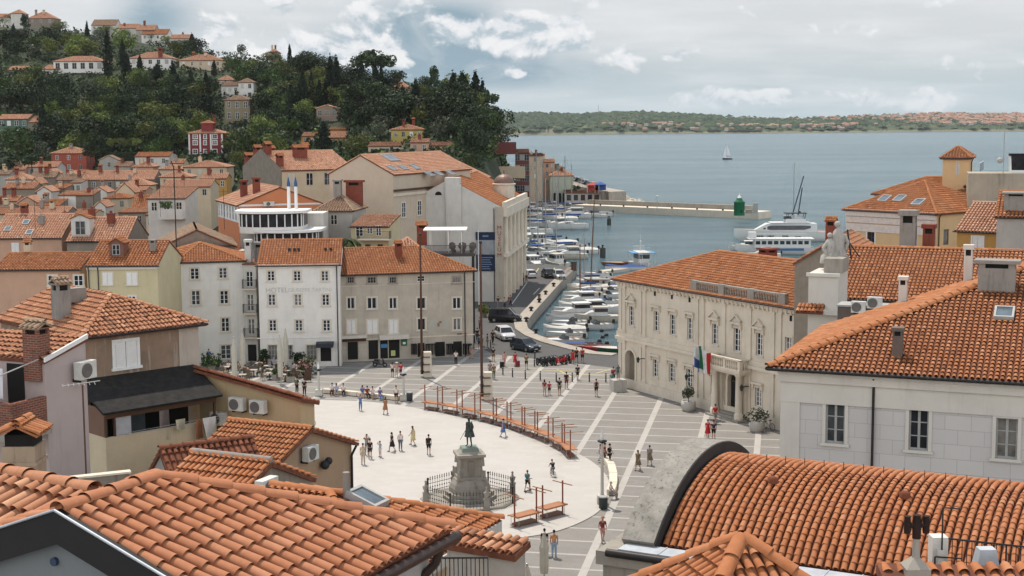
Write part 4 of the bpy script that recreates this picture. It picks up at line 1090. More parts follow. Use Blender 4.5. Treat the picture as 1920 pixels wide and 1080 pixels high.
mb=MB();u,z=h.px('front',848,344);mb.bx(u-1.1,u+1.1,-0.4,1.6,z-3,z+0.9);mb.build('parapet_block',[W_WHITE2],h.o)
p=at(945,346,232);t=thing('dome_lantern','small brown ribbed dome on a stone drum above the museum corner','dome',(p.x,p.y,0));s=232/F
mb=MB();mb.cyl((0,0,10),(0,0,p.z),19*s,20*s,20);mb.lathe((0,0,p.z),[(22*s,0),(22.5*s,2*s),(20*s,2.5*s)],20);mb.build('drum',[STONE],t)
mb=MB();mb.lathe((0,0,p.z+2.5*s),[(19*s*math.cos(a*PI/16),17*s*math.sin(a*PI/16))for a in range(8)]+[(1.5*s,17.5*s),(1.2*s,22*s),(0.1,24*s)],16,smooth=False);mb.build('dome',[plain('bronze_sheet',(0.17,0.11,0.085,1),0.5,0.3)],t)
def houseY(name,label,Lpx,Rpx,Y,D,wall,z0=None,ov=0.3,cat='house',group=None,zbase=0.0):
 ze=at(Lpx[0],Lpx[1],Y).z
 return house_eave(name,label,Lpx,Rpx,ze,D,zbase if z0 is None else z0,wall,ov=ov,cat=cat,group=group)
def ashlar():
 m,nt,b=newmat('ashlar_painted');co=coord(nt)
 br=nt.nodes.new('ShaderNodeTexBrick');mp=nt.nodes.new('ShaderNodeMapping');mp.inputs['Rotation'].default_value=(PI/2,0,0);nt.links.new(co,mp.inputs[0]);nt.links.new(mp.outputs[0],br.inputs[0])
 br.inputs['Scale'].default_value=1;br.inputs['Brick Width'].default_value=1.05;br.inputs['Row Height'].default_value=0.62;br.inputs['Mortar Size'].default_value=0.012;br.inputs['Bias'].default_value=-0.3
 br.inputs['Color1'].default_value=(0.49,0.472,0.455,1);br.inputs['Color2'].default_value=(0.53,0.512,0.49,1);br.inputs['Mortar'].default_value=(0.35,0.337,0.325,1)
 c=mixc(nt,ramp(nt,noise(nt,co,0.6,6,0.7),[(0.45,(0,0,0,1)),(0.7,(0.35,0.35,0.35,1))]),br.outputs[0],(0.44,0.42,0.395,1))
 nt.links.new(c,b.inputs['Base Color']);b.inputs['Roughness'].default_value=0.9;return m
W_TRIM=plaster('trim_ivory',(0.56,0.53,0.475,1),0.3)
def skylight(parent,c,e,up,w=0.8,l=1.0,name='skylight'):
 """roof window lying on a slope: c centre, e along the eave, up the slope"""
 e=Vector(e).normalized();up=Vector(up).normalized();n=e.cross(up);n=n if n.z>0 else-n
 M=Matrix(((e.x,up.x,n.x,c[0]),(e.y,up.y,n.y,c[1]),(e.z,up.z,n.z,c[2]),(0,0,0,1)))
 f=MB();
 for sx in(-1,1):f.box((sx*w/2,0,0.05),(0.09,l+0.09,0.2),M=M)
 for sy in(-1,1):f.box((0,sy*l/2,0.05),(w-0.09,0.09,0.2),M=M)
 o=f.build(name,[GREYPAINT],parent);g=MB();g.box((0,0,0.08),(w-0.08,l-0.08,0.06),M=M);g.build('pane',[PANEB],o);return o
h=house_eave('palace_building','ivory and grey ashlar palace with tall grey windows under a broad orange tiled hip roof',(1440,681),(1920,709),16.7,12.6,0,ashlar(),ov=0.5,cat='building')
PAL=h;h.L+=9
for x0,x1,y0,y1 in[(1548,1584,757,831),(1704,1741,767,844),(1867,1908,784,860)]:
 h.wpx('front',x0,y0,x1,y1,sur=W_TRIM,nx=2,ny=3,fc=GREYPAINT,depth=0.16)
h.wpx('front',2015,796,2058,875,sur=W_TRIM,nx=2,ny=3,fc=GREYPAINT,depth=0.16)
u0,_=h.px('front',1500,760)
h.fpart('corner_pilaster','front',-0.03,u0,0,15.0,0.06,W_TRIM);h.fpart('frieze','front',-0.04,h.L,15.0,15.9,0.09,W_TRIM);h.fpart('cornice','front',-0.1,h.L+0.1,15.9,16.25,0.22,W_TRIM);h.fpart('cornice','front',-0.12,h.L+0.1,16.25,16.42,0.32,W_TRIM)
u,_=h.px('front',1638,760);h.downpipe('front',u)
k=0.37;z=h.ze;L,D,ov=h.L,h.D,0.5;zo=z-ov*k
c0,c1=Vector((-ov,-ov,zo)),Vector((L,-ov,zo));c3=Vector((-ov,D,zo));T=D+ov
pk,pr=Vector((-ov+T,D,zo+T*k)),Vector((L,D,zo+T*k));mb=MB()
roof_face(mb,[c0,c1,pr,pk],(1,0,0),0.235,0.31,5,jit=0.3);roof_face(mb,[c3,c0,pk],(0,1,0),0.235,0.40,4);ridge(mb,c0,pk,0.2,0.45)
mb.build('roof',[ROOF_NEW,PANROOF],h.o);h.kind='x'
h.gables=[[(L,0,z),(L,D,z),(L,D,zo+T*k)],[(0,D,z),(T-ov,D,zo+T*k),(L,D,zo+T*k),(L,D,z)]]
h.walls()
g=MB();g.cyl((-ov,-ov-0.05,zo-0.05),(L,-ov-0.05,zo-0.05),0.09,n=6);g.cyl((-ov-.05,-ov,zo-0.05),(-ov-.05,D,zo-0.05),0.09,n=6);g.build('gutter',[DARKMETAL],h.o)
Pn=Vector((0,-k,1)).normalized()
def palroof(px,py):
 c,q=math.cos(h.ang),math.sin(h.ang);rot=lambda v:Vector((v.x*c-v.y*q,v.x*q+v.y*c,v.z))
 return h.loc(hit(px,py,h.A+rot(c0),rot(Pn)))
p=palroof(1683,668);chimney(h.o,p,0.42,0.42,1.25,plain('flue_brown',(0.12,0.09,0.075,1)),'slab')
p=palroof(1869,540);chimney(h.o,p,1.6,0.9,1.3,GREYC,'slab')
p=palroof(1883,592);skylight(h.o,p+Vector((0,0,0.08)),(1,0,0),(0,1,k),0.75,0.95)
p=Vector((3.6,11.4,z+1.2));chimney(h.o,p,0.4,0.4,1.5,W_TRIM,'slab');chimney(h.o,(6.6,11.9,z+2.4),0.4,0.4,1.9,W_TRIM,'slab')
hb=House('rear_palace','long orange tiled roof building behind the ashlar palace with grey flue stacks',at(1560,560,88).to_2d().to_3d(),R(-23),19,14,16.2,0,W_CREAM,cat='building')
hb.roof('gable',2.5,0.3,pitch=0.25,row=0.42,seg=4,mat=ROOF_NEW);hb.walls()
hb.chimney(3.4,8.6,1.0,3.0,GREYC);hb.chimney(4.7,9.0,0.75,2.2,BRICKC);hb.chimney(14.0,8.6,1.2,1.5,GREYC)
q=House('side_wall_block','dark courtyard wall with air conditioners between the palace roof and the stone parapet',at(1570,600,80).to_2d().to_3d(),R(-23),3.6,1.5,16.6,0,plaster('court_dark',(0.12,0.095,0.08,1),0.6),cat='wall')
q.walls();tp=MB();tp.bx(-0.05,3.65,-0.1,1.55,16.6,16.7);tp.build('coping',[GREYPAINT],q.o)
ac_on(q,'front',1612,574,'air conditioner, left one on the dark courtyard wall behind the palace roof',0.8);ac_on(q,'front',1642,566,'air conditioner, right one on the dark courtyard wall behind the palace roof',0.8)
q=House('stone_parapet','ivory stone facade block with cornice carrying the seated statue',at(1516,520,84).to_2d().to_3d(),R(-23),1.75,3.2,at(1516,512,84).z,0,W_TRIM,cat='parapet')
q.walls();q.fpart('cornice','front',-0.12,q.L+0.12,q.ze-0.18,q.ze+0.02,0.14,W_TRIM);q.fpart('lower_cornice','front',-0.5,q.L+0.3,q.ze-2.4,q.ze-2.1,0.5,W_TRIM)
rm=MB();roof_face(rm,[(-0.6,-0.7,q.ze-2.25),(1.0,-0.7,q.ze-2.25),(1.0,0,q.ze-1.85),(-0.6,0,q.ze-1.85)],(1,0,0),0.24,0.4,4);rm.build('roof',[ROOF_NEW,PANROOF],q.o)
bx=MB();bx.bx(0.8,1.9,0.5,2.6,q.ze,q.ze+0.85);bx.build('plinth',[STONED],q.o)
w=at(1566,488,86.0);t=thing('stone_statue','weathered pale stone group of a seated figure with an upright companion on the parapet','statue',(w.x,w.y,w.z-0.15))
mb=MB();mb.lathe((0.15,0,0),[(0.55,0),(0.6,0.5),(0.42,1.0),(0.46,1.45),(0.34,1.9),(0.14,2.1)],12,sx=0.9,sy=0.75);mb.ball((0.1,0,2.35),0.2);mb.lathe((-0.35,-0.1,0),[(0.62,0),(0.55,0.45),(0.3,0.62),(0.33,1.0),(0.28,1.35),(0.1,1.5)],12);mb.ball((-0.38,-0.1,1.68),0.17)
mb.tube([(-0.55,-0.2,1.25),(-0.85,-0.35,0.9),(-0.7,-0.55,0.6)],[0.12,0.1,0.07]);mb.tube([(0.5,0,1.7),(0.75,0,1.2),(0.6,-0.1,0.8)],[0.13,0.11,0.08]);mb.tube([(-0.4,-0.5,0.6),(-0.5,-0.65,0.05)],[0.18,0.12]);mb.build('figures',[plaster('old_marble',(0.38,0.36,0.325,1),0.9,(0.08,0.075,0.07,1),3)],t)
mb=MB();mb.tube([(0.75,0.2,2.0),(1.05,0.3,0.2)],0.05);mb.tube([(0.75,0.2,1.4),(1.6,0.6,0.3)],0.04);mb.build('iron_stay',[IRON],t)
h=houseY('yellow_villa','large yellow house with white cornice, skylights and a roof tower near the harbour',(1579,390),(1757,399),165,13,W_CREAM,cat='building',ov=0.4)
h.wall=plaster('wall_apricot',(0.55,0.385,0.21,1),0.2)
h.wpx('front',1702,430,1718,460,sur=WHITE,nx=2,ny=2,fc=BROWNWOOD);h.wpx('front',1626,430,1640,460,sur=WHITE,nx=2,ny=2,fc=BROWNWOOD);h.wpx('right',1769,430,1779,459,nx=1,ny=1,fc=BROWNWOOD)
for za,zb,o_ in((-2.6,-1.7,0.08),(-1.6,-0.9,0.16),(-0.85,0,0.3)):h.fpart('cornice','front',-0.05,h.L+0.05,h.ze+za,h.ze+zb,o_,plain('cornice_rose',(0.58,0.50,0.45,1)))
h.roof('hip',3.1,0.4,pitch=0.33,row=0.45,gutter=True);h.walls();h.downpipe('right',0.5)
kk=3.1/(h.D/2)
for px,py in((1659,374),(1687,374),(1722,381)):
 c,s_=math.cos(h.ang),math.sin(h.ang);rot=lambda v:Vector((v.x*c-v.y*s_,v.x*s_+v.y*c,v.z))
 p=h.loc(hit(px,py,h.A+Vector((0,0,h.ze)),rot(Vector((0,-kk,1)))));skylight(h.o,p+Vector((0,0,0.1)),(1,0,0),(0,1,kk),1.1,1.3)
for px in(1818,1847):
 u=0
p=h.loc(at(1775,372,176))
q=House('roof_wing','long red roof ridge rising behind the yellow house',at(1640,345,178).to_2d().to_3d(),h.ang,14,9,at(1640,362,178).z,0,h.wall,cat='house');q.roof('hip',2.0,0.3,hipb=0,pitch=0.33,row=0.45);q.walls()
pT=at(1768,295,171);q=House('roof_tower','square yellow tower with small hipped tile roof above the yellow house',(pT.x,pT.y,0),R(-21),3.0,7.6,pT.z,0,h.wall,cat='tower')
q.wpx('front',1792,302,1799,328,nx=1,ny=1,fc=OFFWHITE,style='shutter',depth=0.05);q.wpx('right',1838,304,1846,322,nx=1,ny=1)
q.roof('hip',1.2,0.35,pitch=0.33,row=0.45,hipa=1.4,hipb=1.4);q.walls();q.downpipe('right',3)
q.fpart('string_course','front',0,q.L,q.ze-4.4,q.ze-4.1,0.08,W_TRIM)
q=House('tower_lean_to','small cream lean to with a tiled roof beside the yellow roof tower',at(1810,345,170).to_2d().to_3d(),R(-20),3.9,4,at(1810,336,170).z-0.8,0,W_CREAM);q.roof('shed',1.4,0.2,pitch=0.33,row=0.45);q.walls()
ac_on(q,'front',1839,354,'air conditioner on the cream lean to by the yellow roof tower',1.4)
q=House('concrete_block','stained grey concrete block with a glass cabin on its top right of the tower',at(1815,350,160).to_2d().to_3d(),R(-16),8.5,6,at(1815,325,160).z,0,plaster('stained_concrete',(0.36,0.31,0.24,1),0.9,(0.12,0.10,0.08,1),0.8),cat='building');q.walls()
cb=MB();
for sx in(0,1):
 for sy in(0,1):cb.cyl((4.6+sx*1.9,2+sy*1.6,q.ze),(4.5+sx*2.1,2+sy*1.6,q.ze+1.9),0.08,n=6)
cb.bx(4.4,6.7,1.8,3.8,q.ze+1.9,q.ze+2.15,1);cb.bx(4.6,6.5,2.0,3.6,q.ze,q.ze+0.3,0);cb.build('roof_cabin',[WHITE,BLACK],q.o)
gl=MB();gl.add([(4.7,2.0,q.ze+.3),(6.4,2.0,q.ze+.3),(6.5,1.95,q.ze+1.9),(4.6,1.95,q.ze+1.9)],[(0,1,2,3)]);gl.build('cabin_glass',[PANE],q.o)
ant=MB();ant.cyl((3.8,2,q.ze),(3.8,2,q.ze+5),0.05,n=5);ant.ball((3.4,2,q.ze+1.4),0.35);ant.build('antenna',[GREYPAINT],q.o)
h=houseY('ochre_house','bright ochre house with a white shuttered window and a grey gable, right edge',(1788,430),(1884,434),138,9,W_OCHRE,ov=0.25)
h.L-=0.2;h.wpx('front',1823,444,1843,474,style='shutter',sur=WHITE,depth=0.06);h.roof('gable',2.4,0.3,pitch=0.33,row=0.45,mat=ROOF_PALE);h.walls()
h.chimney(h.L*0.93,3.0,1.7,1.5,GREYC)
q=House('grey_gable_house','grey rendered house with a stepped gable at the right edge of the picture',at(1868,440,128).to_2d().to_3d(),R(-23),9,8,at(1868,405,128).z,0,W_GREY);q.roof('gable',2.0,0.2,pitch=0.33,row=0.45);q.walls();q.chimney(1.5,1.8,2.0,1.2,GREYC);q.chimney(3.6,1.0,1.1,2.0,BRICKC,z=q.ze)
q=House('quay_gable_house','low grey gabled house beside the statue with a red chimney',at(1490,505,118).to_2d().to_3d(),R(-23),7,7,at(1490,492,118).z,0,W_STONE);q.roof('gablev',2.2,0.15,pitch=0.33,row=0.45,mat=ROOF_OLD);q.walls();q.chimney(2.4,3.0,0.8,2.0,BRICKC,cap='tile')
def vault():
 P0=at(1165,1010,30.0);ea=math.atan2(-0.462,0.887);e=Vector((math.cos(ea),math.sin(ea),0));hd=Vector((-e.y,e.x,0))
 d=ray(1372,850);r=d[0]/d[1];W=(r*P0.y-P0.x)/(hd.x-r*hd.y)
 rise=1.38;Rr=(W*W/4+rise*rise)/(2*rise);half=math.asin(W/2/Rr);Lg=22.0
 t=thing('vaulted_church','stone church with a curved orange barrel tile roof and a weathered arched gable','church',(P0.x,P0.y,0),ea)
 zb=P0.z
 def arc(a,rr=0.0):return(W/2+(Rr+rr)*math.sin(a),zb+rise-Rr+(Rr+rr)*math.cos(a))
 n=24;A=[-half+2*half*i/n for i in range(n+1)]
 mb=MB();th=0.75
 secs=[]
 for x in(0.0,th):
  secs.append([(x,*arc(a))for a in A]+[(x,*arc(a,-0.55))for a in reversed(A)])
 mb.loft(secs,0,smooth=False);mb.build('gable_parapet',[plaster('lichen_stone',(0.27,0.255,0.225,1),1.6,(0.07,0.062,0.05,1),5.0)],t)
 mb=MB();mb.loft([[(x,*arc(a,-0.02))for a in A]+[(x,*arc(a,-0.5))for a in reversed(A)]for x in(th+0.004,th+0.03)],0,smooth=False);mb.build('flashing',[plain('bitumen',(0.03,0.028,0.026,1),0.9)],t)
 rf=MB();drop=-0.36;al=(Rr+drop)*2*half;nr=int(al/0.185)
 a0=-half+0.0
 for i in range(nr):
  aa,ab=-half+2*half*i/nr,-half+2*half*(i+1)/nr
  if aa<-half*0.985:continue
  y0,z0=arc(aa,drop);y1,z1=arc(ab,drop)
  q=[(th+0.05,y0,z0),(Lg,y0,z0),(Lg,y1,z1),(th+0.05,y1,z1)]
  n_=Vector((0,-(z1-z0),(y1-y0))).normalized();rf.slab(q,0.12,n_,1)
  if z1>=z0:tile_plane(rf,q,(1,0,0),(0,y1-y0,z1-z0),0.168,1.0,7,r=0.068,lift=0.035,jit=0.3)
  else:tile_plane(rf,[q[2],q[3],q[0],q[1]],(1,0,0),(0,y0-y1,z0-z1),0.168,1.0,7,r=0.068,lift=0.035,jit=0.3)
 ro=rf.build('roof',[ROOF_NEAR,PANROOF],t)
 yv,zv=arc(-half*0.28,drop)
 for k in range(7):
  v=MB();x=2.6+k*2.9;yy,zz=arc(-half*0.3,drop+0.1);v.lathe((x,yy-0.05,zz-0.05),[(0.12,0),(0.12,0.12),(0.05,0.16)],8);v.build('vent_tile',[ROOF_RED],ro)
 sp=MB();yy,zz=arc(0.02,drop+0.1)
 for k in range(42):sp.cyl((1.6+k*0.45,yy,zz),(1.6+k*0.45,yy,zz+0.16),0.01,n=4)
 tag(sp.build('bird_spikes',[IRON],ro),kind='stuff')
 gt=MB();gt.bx(0.1,Lg,-0.42,0.12,zb-0.16,zb-0.10);
 for k in range(30):gt.bx(1.0+k*0.7,1.03+k*0.7,-0.42,0.12,zb-0.10,zb-0.085)
 gt.build('sheet_gutter',[plain('zinc',(0.42,0.45,0.48,1),0.45,0.2)],t)
 gt=MB();gt.cyl((-0.15,-0.46,zb-0.2),(Lg,-0.46,zb-0.2),0.09,n=8);gt.build('gutter_rim',[DARKMETAL],t)
 w=MB();wall_face(w,(0,0,0),(1,0,0),Lg,0,zb-0.16,[]);w.poly([(0,W,0),(0,0,0)]+[(0,*arc(a,-0.3))for a in A]);w.poly([(Lg,W,0),(0,W,0),(0,W,zb),(Lg,W,zb)]);w.build('wall',[W_BEIGE],t)
 c=MB()
 for z0,z1,o in((zb-0.5,zb-0.2,0.42),(zb-0.9,zb-0.5,0.3),(zb-1.2,zb-0.9,0.18)):c.bx(-o,0.9,-o,0.05,z0,z1);c.bx(-o,0.02,0.05,W+o,z0,z1)
 c.build('cornice',[STONED],t)
 c=MB();c.bx(-0.12,0.8,-0.14,0.02,0,zb-1.2);c.build('corner_pilaster',[W_BEIGE],t)
 c=MB();c.tube([(1.25,-0.4,zb-0.25),(1.3,-0.18,zb-0.8),(1.3,-0.16,0)],0.075,8);c.build('downpipe',[BROWNWOOD],t)
vault()
def pyramid():
 ap=at(1390,1012,20.0);nh=Vector((-0.55,-1,0)).normalized();lh=Vector((-nh.y*-1,0,0))
 lh=Vector((nh.y,-nh.x,0));R_=3.0;sl=0.55
 t=thing('pyramid_roof_house','small house with a low orange pyramid tile roof in front of the church','house',(ap.x,ap.y,0))
 a=Vector((0,0,ap.z));C=[v*R_+Vector((0,0,ap.z-R_*sl))for v in(lh,nh,-lh,-nh)]
 mb=MB()
 for i in range(4):roof_face(mb,[C[i],C[(i+1)%4],a],C[(i+1)%4]-C[i],0.165,0.24,6)
 for c in C:ridge(mb,c,a,0.13,0.4,6)
 mb.build('roof',[ROOF_NEAR,PANROOF],t);w=MB();w.prism([(c.x*0.9,c.y*0.9)for c in C],0,ap.z-R_*sl-0.02,0);w.build('wall',[W_CREAM],t)
pyramid()
def terrace():
 Y=18.0;p=at(1717,1062,Y);t=thing('flue_stack','square stone chimney with a clay triple pot on a short stem, bottom right','chimney',(p.x,p.y,0));s=Y/F
 b=MB();b.bx(-23*s,23*s,-23*s,23*s,12,p.z);b.add([(-24*s,-24*s,p.z),(24*s,-24*s,p.z),(24*s,24*s,p.z),(-24*s,24*s,p.z),(0,0,p.z+26*s)],[(0,1,4),(1,2,4),(2,3,4),(3,0,4),(3,2,1,0)]);b.build('stack',[STONED],t)
 b=MB();b.lathe((0,0,p.z+18*s),[(8*s,0),(7*s,40*s)],12);b.build('stem',[STONED],t)
 k=plain('clay_pot_dark',(0.022,0.012,0.009,1),0.9);b=MB();b.lathe((0,0,p.z+56*s),[(8.5*s,0),(8.5*s,28*s),(7*s,44*s),(8*s,46*s)],12)
 for sx in(-1,1):b.lathe((sx*18*s,0,p.z+66*s),[(6*s,0),(7*s,4*s),(6*s,32*s),(7*s,34*s)],12);b.cyl((0,0,p.z+78*s),(sx*18*s,0,p.z+84*s),5*s,n=8)
 b.build('triple_pot',[k],t)
 p=at(1757,1065,19.0);t=thing('white_flue_box','white painted flue box with an iron frame behind the stone chimney','chimney',(p.x,p.y,0));s=19/F
 b=MB();b.bx(-14*s,16*s,-14*s,16*s,12,p.z+64*s);b.bx(-6*s,6*s,-22*s,-14*s,12,p.z+42*s);b.build('box',[W_WHITE2],t)
 b=MB();b.tube([(2*s,-20*s,p.z+40*s),(2*s,-20*s,p.z+125*s),(38*s,-20*s,p.z+122*s)],1.6*s);b.tube([(-12*s,-24*s,p.z),(-12*s,-24*s,p.z+30*s),(40*s,-24*s,p.z+26*s)],1.6*s);b.build('iron_frame',[IRON],t)
 a=at(1775,1068,19.4);c=at(1940,1086,19.4);t=thing('terrace_railing','thin black iron terrace railing in front of the church roof, bottom right','railing',(a.x,a.y,a.z));v=c-a;hgt=62*19.4/F
 b=MB();b.cyl((0,0,hgt),v+Vector((0,0,hgt)),0.014,n=5);b.cyl((0,0,0.06),v+Vector((0,0,0.06)),0.012,n=5)
 for i in range(19):b.cyl(v*(i/18),v*(i/18)+Vector((0,0,hgt)),0.014 if i%6==0 else 0.007,n=4)
 b.build('bars',[IRON],t)
 t=thing('terrace_house','tiled terrace roof edge below the railing in the bottom right corner','house',(at(1670,1100,17.5).x,17.6,0));p=at(1670,1082,17.6)
 b=MB();q=[Vector((0,-1.6,p.z-0.7)),Vector((3.0,-1.6,p.z-0.8)),Vector((3.0,0.6,p.z-0.1)),Vector((0,0.6,p.z))];roof_face(b,q,(1,0,0),0.2,0.36,6);b.build('roof',[ROOF_NEAR,PANROOF],t)
 b=MB();b.bx(0.1,3.2,-1.4,0.6,0,p.z-0.95);b.build('wall',[W_CREAM],t);b=MB();b.bx(0.2,3.2,0.65,2.6,p.z-1.6,p.z-0.95);b.build('terrace_slab',[STONED],t)
 q=at(1848,1062,19.0);b=MB();b.box((q.x-t.location.x,q.y-t.location.y,q.z+0.12),(0.32,0.26,0.28),taper=0.7);b.build('metal_cowl',[plain('zinc',(0.42,0.45,0.48,1))],t)
terrace()
ROOF_FORE=rooftile('tile_foreground',(0.30,0.115,0.056,1),(0.37,0.150,0.074,1),(0.43,0.20,0.112,1),0.12)
def front_roof():
 E1=at(666,1080,16.5);E2=G(845,985,E1.z);e=(E2-E1);e.z=0;e.normalize();m=Vector((-e.y,e.x,0))
 best=None
 E1.z-=0.07;E2.z-=0.07
 for i in range(1):
  k=0.36;n=Vector((-k*m.x,-k*m.y,1));a=hit(112,966,E1,n);b=hit(297,899,E1,n)
  if best is None or abs(a.z-b.z)<best[0]:best=(abs(a.z-b.z),k,a,b)
 _,k,RA,RB=best;print('front roof k',k,RA,RB,E1,E2)
 n=Vector((-k*m.x,-k*m.y,1));zr=(RA.z+RB.z)/2;w=(zr-E1.z)/k
 lineo=E1+m*w;ta=(RA-lineo).dot(e);RA=lineo+e*ta;RA.z=zr;RB=lineo+e*((RB-lineo).dot(e));RB.z=zr
 Ea=E1+e*((RA-E1).dot(e))
 t=thing('foreground_house','nearest house with large terracotta barrel tiles and a grey gable edged in black','house',(E1.x,E1.y,0));o=Vector((E1.x,E1.y,0));l=lambda p:Vector(p)-o
 mb=MB();roof_face(mb,[l(Ea),l(E2),l(RB),l(RA)],e,0.215,0.30,10,0.1,jit=0.3,lift=0.032,tap=0.9)
 La,L2=RA+m*w,RB+m*w;La.z=L2.z=E1.z
 E2b=E2+m*(2*w);E2b.z=E1.z;roof_face(mb,[l(E2),l(E2b),l(RB)],m,0.225,0.40,6,0.1);roof_face(mb,[l(La),l(E2b),l(RB),l(RA)],e,0.225,0.40,6,0.1)
 ridge(mb,l(RA),l(RB),0.115,0.42,8);ridge(mb,l(E2),l(RB),0.115,0.42,8);ridge(mb,l(E2b),l(RB),0.115,0.42,8)
 mb.build('roof',[ROOF_FORE,PANROOF],t)
 ins=0.22;wl=MB();dz=Vector((0,0,1));Eai,Lai,RAi=Ea+e*0.12+m*ins,La+e*0.12-m*ins,RA+e*0.12
 B=lambda p,z:Vector((p.x,p.y,z))
 E2i=E2+m*ins-e*ins;zt=E1.z-0.12
 wl.poly([l(B(Lai,0)),l(B(Eai,0)),l(B(Eai,zt)),l(B(RAi,zr-0.14)),l(B(Lai,zt))],0);wl.poly([l(B(Eai,0)),l(B(E2i,0)),l(B(E2i,zt)),l(B(Eai,zt))],1)
 L2i=E2b-m*ins-e*ins;wl.poly([l(B(E2i,0)),l(B(L2i,0)),l(B(L2i,zt)),l(B(E2i,zt))],1);wl.poly([l(B(L2i,0)),l(B(Lai,0)),l(B(Lai,zt)),l(B(L2i,zt))],0)
 wl.build('wall',[plaster('wall_bluegrey',(0.155,0.168,0.172,1),0.3),plaster('wall_mid_grey',(0.33,0.31,0.295,1),0.4)],t)  # blue grey gable, paler grey on the eave and far end walls
 for A_,nm in((Ea,'bargeboard'),(La,'bargeboard')):
  f=MB();p,q=A_-e*0.05,RA-e*0.05;V=[p+dz*0.06,q+dz*0.06,q-dz*0.34,p-dz*0.34];V2_=[v+e*0.1 for v in V]
  f.add([l(v)for v in V+V2_],[(0,1,2,3),(7,6,5,4),(0,4,5,1),(3,2,6,7)]);f.build(nm,[plain('board_black',(0.014,0.013,0.013,1),0.6)],t)
  f=MB();f.cyl(l(p+dz*0.07-e*.02),l(q+dz*0.07-e*.02),0.018,n=5);f.build('drip_edge',[plain('zinc',(0.42,0.45,0.48,1))],t)
 v=hit(105,1052,B(Eai,0),e);f=MB();f.cyl(l(v-e*0.05),l(v+e*0.02),0.05,n=14);f.build('vent_pipe',[plain('vent_blue',(0.03,0.05,0.09,1))],t)
 g=MB();g.cyl(l(Ea-m*0.05-dz*0.1),l(E2-m*0.05+e*0.1-dz*0.1),0.075,n=8);g.build('gutter',[plain('gutter_brown',(0.045,0.028,0.022,1),0.4)],t)
 g=MB();p=E2-m*0.05-e*0.35-dz*0.12;g.tube([l(p),l(p+m*0.1-dz*0.25),l(p+m*0.33-dz*0.5-e*0.05),l(B(p+m*0.33,0))],0.06,8);g.build('downpipe',[plain('gutter_brown',(0.045,0.028,0.022,1))],t)
 W1=hit(176,926,RB,Vector((0,1,0)));W1=at(176,926,RA.y+2.4);W2=G(-60,876,W1.z);rd=(W2-W1).normalized();dn=Vector((-rd.y,rd.x,0));dn=dn if dn.y<0 else-dn
 t2=thing('foreground_wing','roof wing of paler worn barrel tiles left of the nearest house','house',(W1.x,W1.y,0));l2=lambda p:Vector(p)-Vector((W1.x,W1.y,0))
 mb=MB();q=[W2+dn*3.2-dz*1.3,W1+dn*3.2-dz*1.3,W1,W2];roof_face(mb,[l2(p)for p in q],rd,0.225,0.4,8,0.1,jit=0.5);q2=[W1-dn*2-dz*.8,W2-dn*2-dz*.8,W2,W1];roof_face(mb,[l2(p)for p in q2],rd,0.225,0.4,4,0.1);ridge(mb,l2(W1),l2(W2),0.13,0.42,8);mb.build('roof',[ROOF_OLD,PANROOF],t2)
 w_=MB();a_,b_=W1+dn*2.9,W2+dn*2.9;c_,d_=W2-dn*1.8,W1-dn*1.8;w_.prism([(l2(p).x,l2(p).y)for p in(a_,b_,c_,d_)][::-1],0,W1.z-1.5);w_.build('wall',[W_CREAM],t2)
 return e,m
EDIR,MDIR=front_roof()
UA=math.atan2(-0.42,0.9)
ue,ve=Vector((math.cos(UA),math.sin(UA),0)),Vector((-math.sin(UA),math.cos(UA),0))
def alley(name,label,px,py,Y,L,D,rise,wall,kind='gable',near=None,far=None,**kw):
 """house whose right-hand gable apex (or hip apex) sits at the pixel, ridge running left"""
 ap=at(px,py,Y);ze=ap.z-rise
 A=ap-ue*L-ve*D/2;return House(name,label,(A.x,A.y,0),UA,L,D,ze,kw.get('z0',0),wall),ap
h,ap=alley('alley_gable_house','tan gabled house with orange tiles and an air conditioner on its end wall',577,803,62,4.0,7.3,1.35,plaster('wall_tan',(0.34,0.235,0.15,1),0.6,(0.36,0.33,0.3,1)))
h.roof('gable',1.35,0.3,pitch=0.23,row=0.4,seg=5,gutter=False,mat=ROOF_NEW,gov=0.25);h.walls();ac_on(h,'right',570,848,'air conditioner on the tan gable end wall above the marble square');h.downpipe('right',h.D-0.2)
h.fpart('plinth_band','right',0,h.D,h.ze-3.4,h.ze-2.0,0.03,W_GREY)
t=thing('gable_floodlight','dark floodlight cluster bolted high on the tan gable wall','lamp',(h.A+ue*(h.L+0.25)+ve*4.6+Vector((0,0,h.ze-0.5))));mb=MB();mb.ball((0,0,0),0.22);mb.ball((0.15,0.15,0.15),0.18);mb.build('lamp_body',[IRON],t);mb=MB();mb.cyl((0,0,0),-ue*0.3,0.04);mb.build('arm',[IRON],t)
h,ap=alley('low_tiled_house','low house with a mortared ridge and fresh orange tiles behind the nearest roof',505,866,47,3.1,5.0,1.1,W_STONE)
h.roof('gable',1.1,0.2,pitch=0.23,row=0.4,seg=6,gutter=False,mat=ROOF_NEAR,gov=0.12);h.walls();rg=MB();rg.tube([(-.1,h.D/2,h.ze+1.17),(h.L+.1,h.D/2,h.ze+1.17)],0.13,8);rg.build('ridge_mortar',[GREYC],h.o)
p=h.A+ue*(h.L+0.5)+ve*1.6;ac_unit((p.x,p.y,h.ze+0.15),UA+PI/2,'air conditioner standing on the low roof between the two orange roofs',0.9)
C2=at(915,970,40.0);best=None
for i in range(80):
 D=4+i*0.15;a=C2-ue*D/2-ve*D/2;zz=C2.z+0.36*D/2;q=Vector((a.x,a.y,zz));rr=Vector(ray(617,905));px_=q.x/q.y-rr.x/rr.y
 if best is None or abs(px_)<best[0]:best=(abs(px_),D)
D=best[1];LH=D/2+1.7;A=C2-ue*LH-ve*D
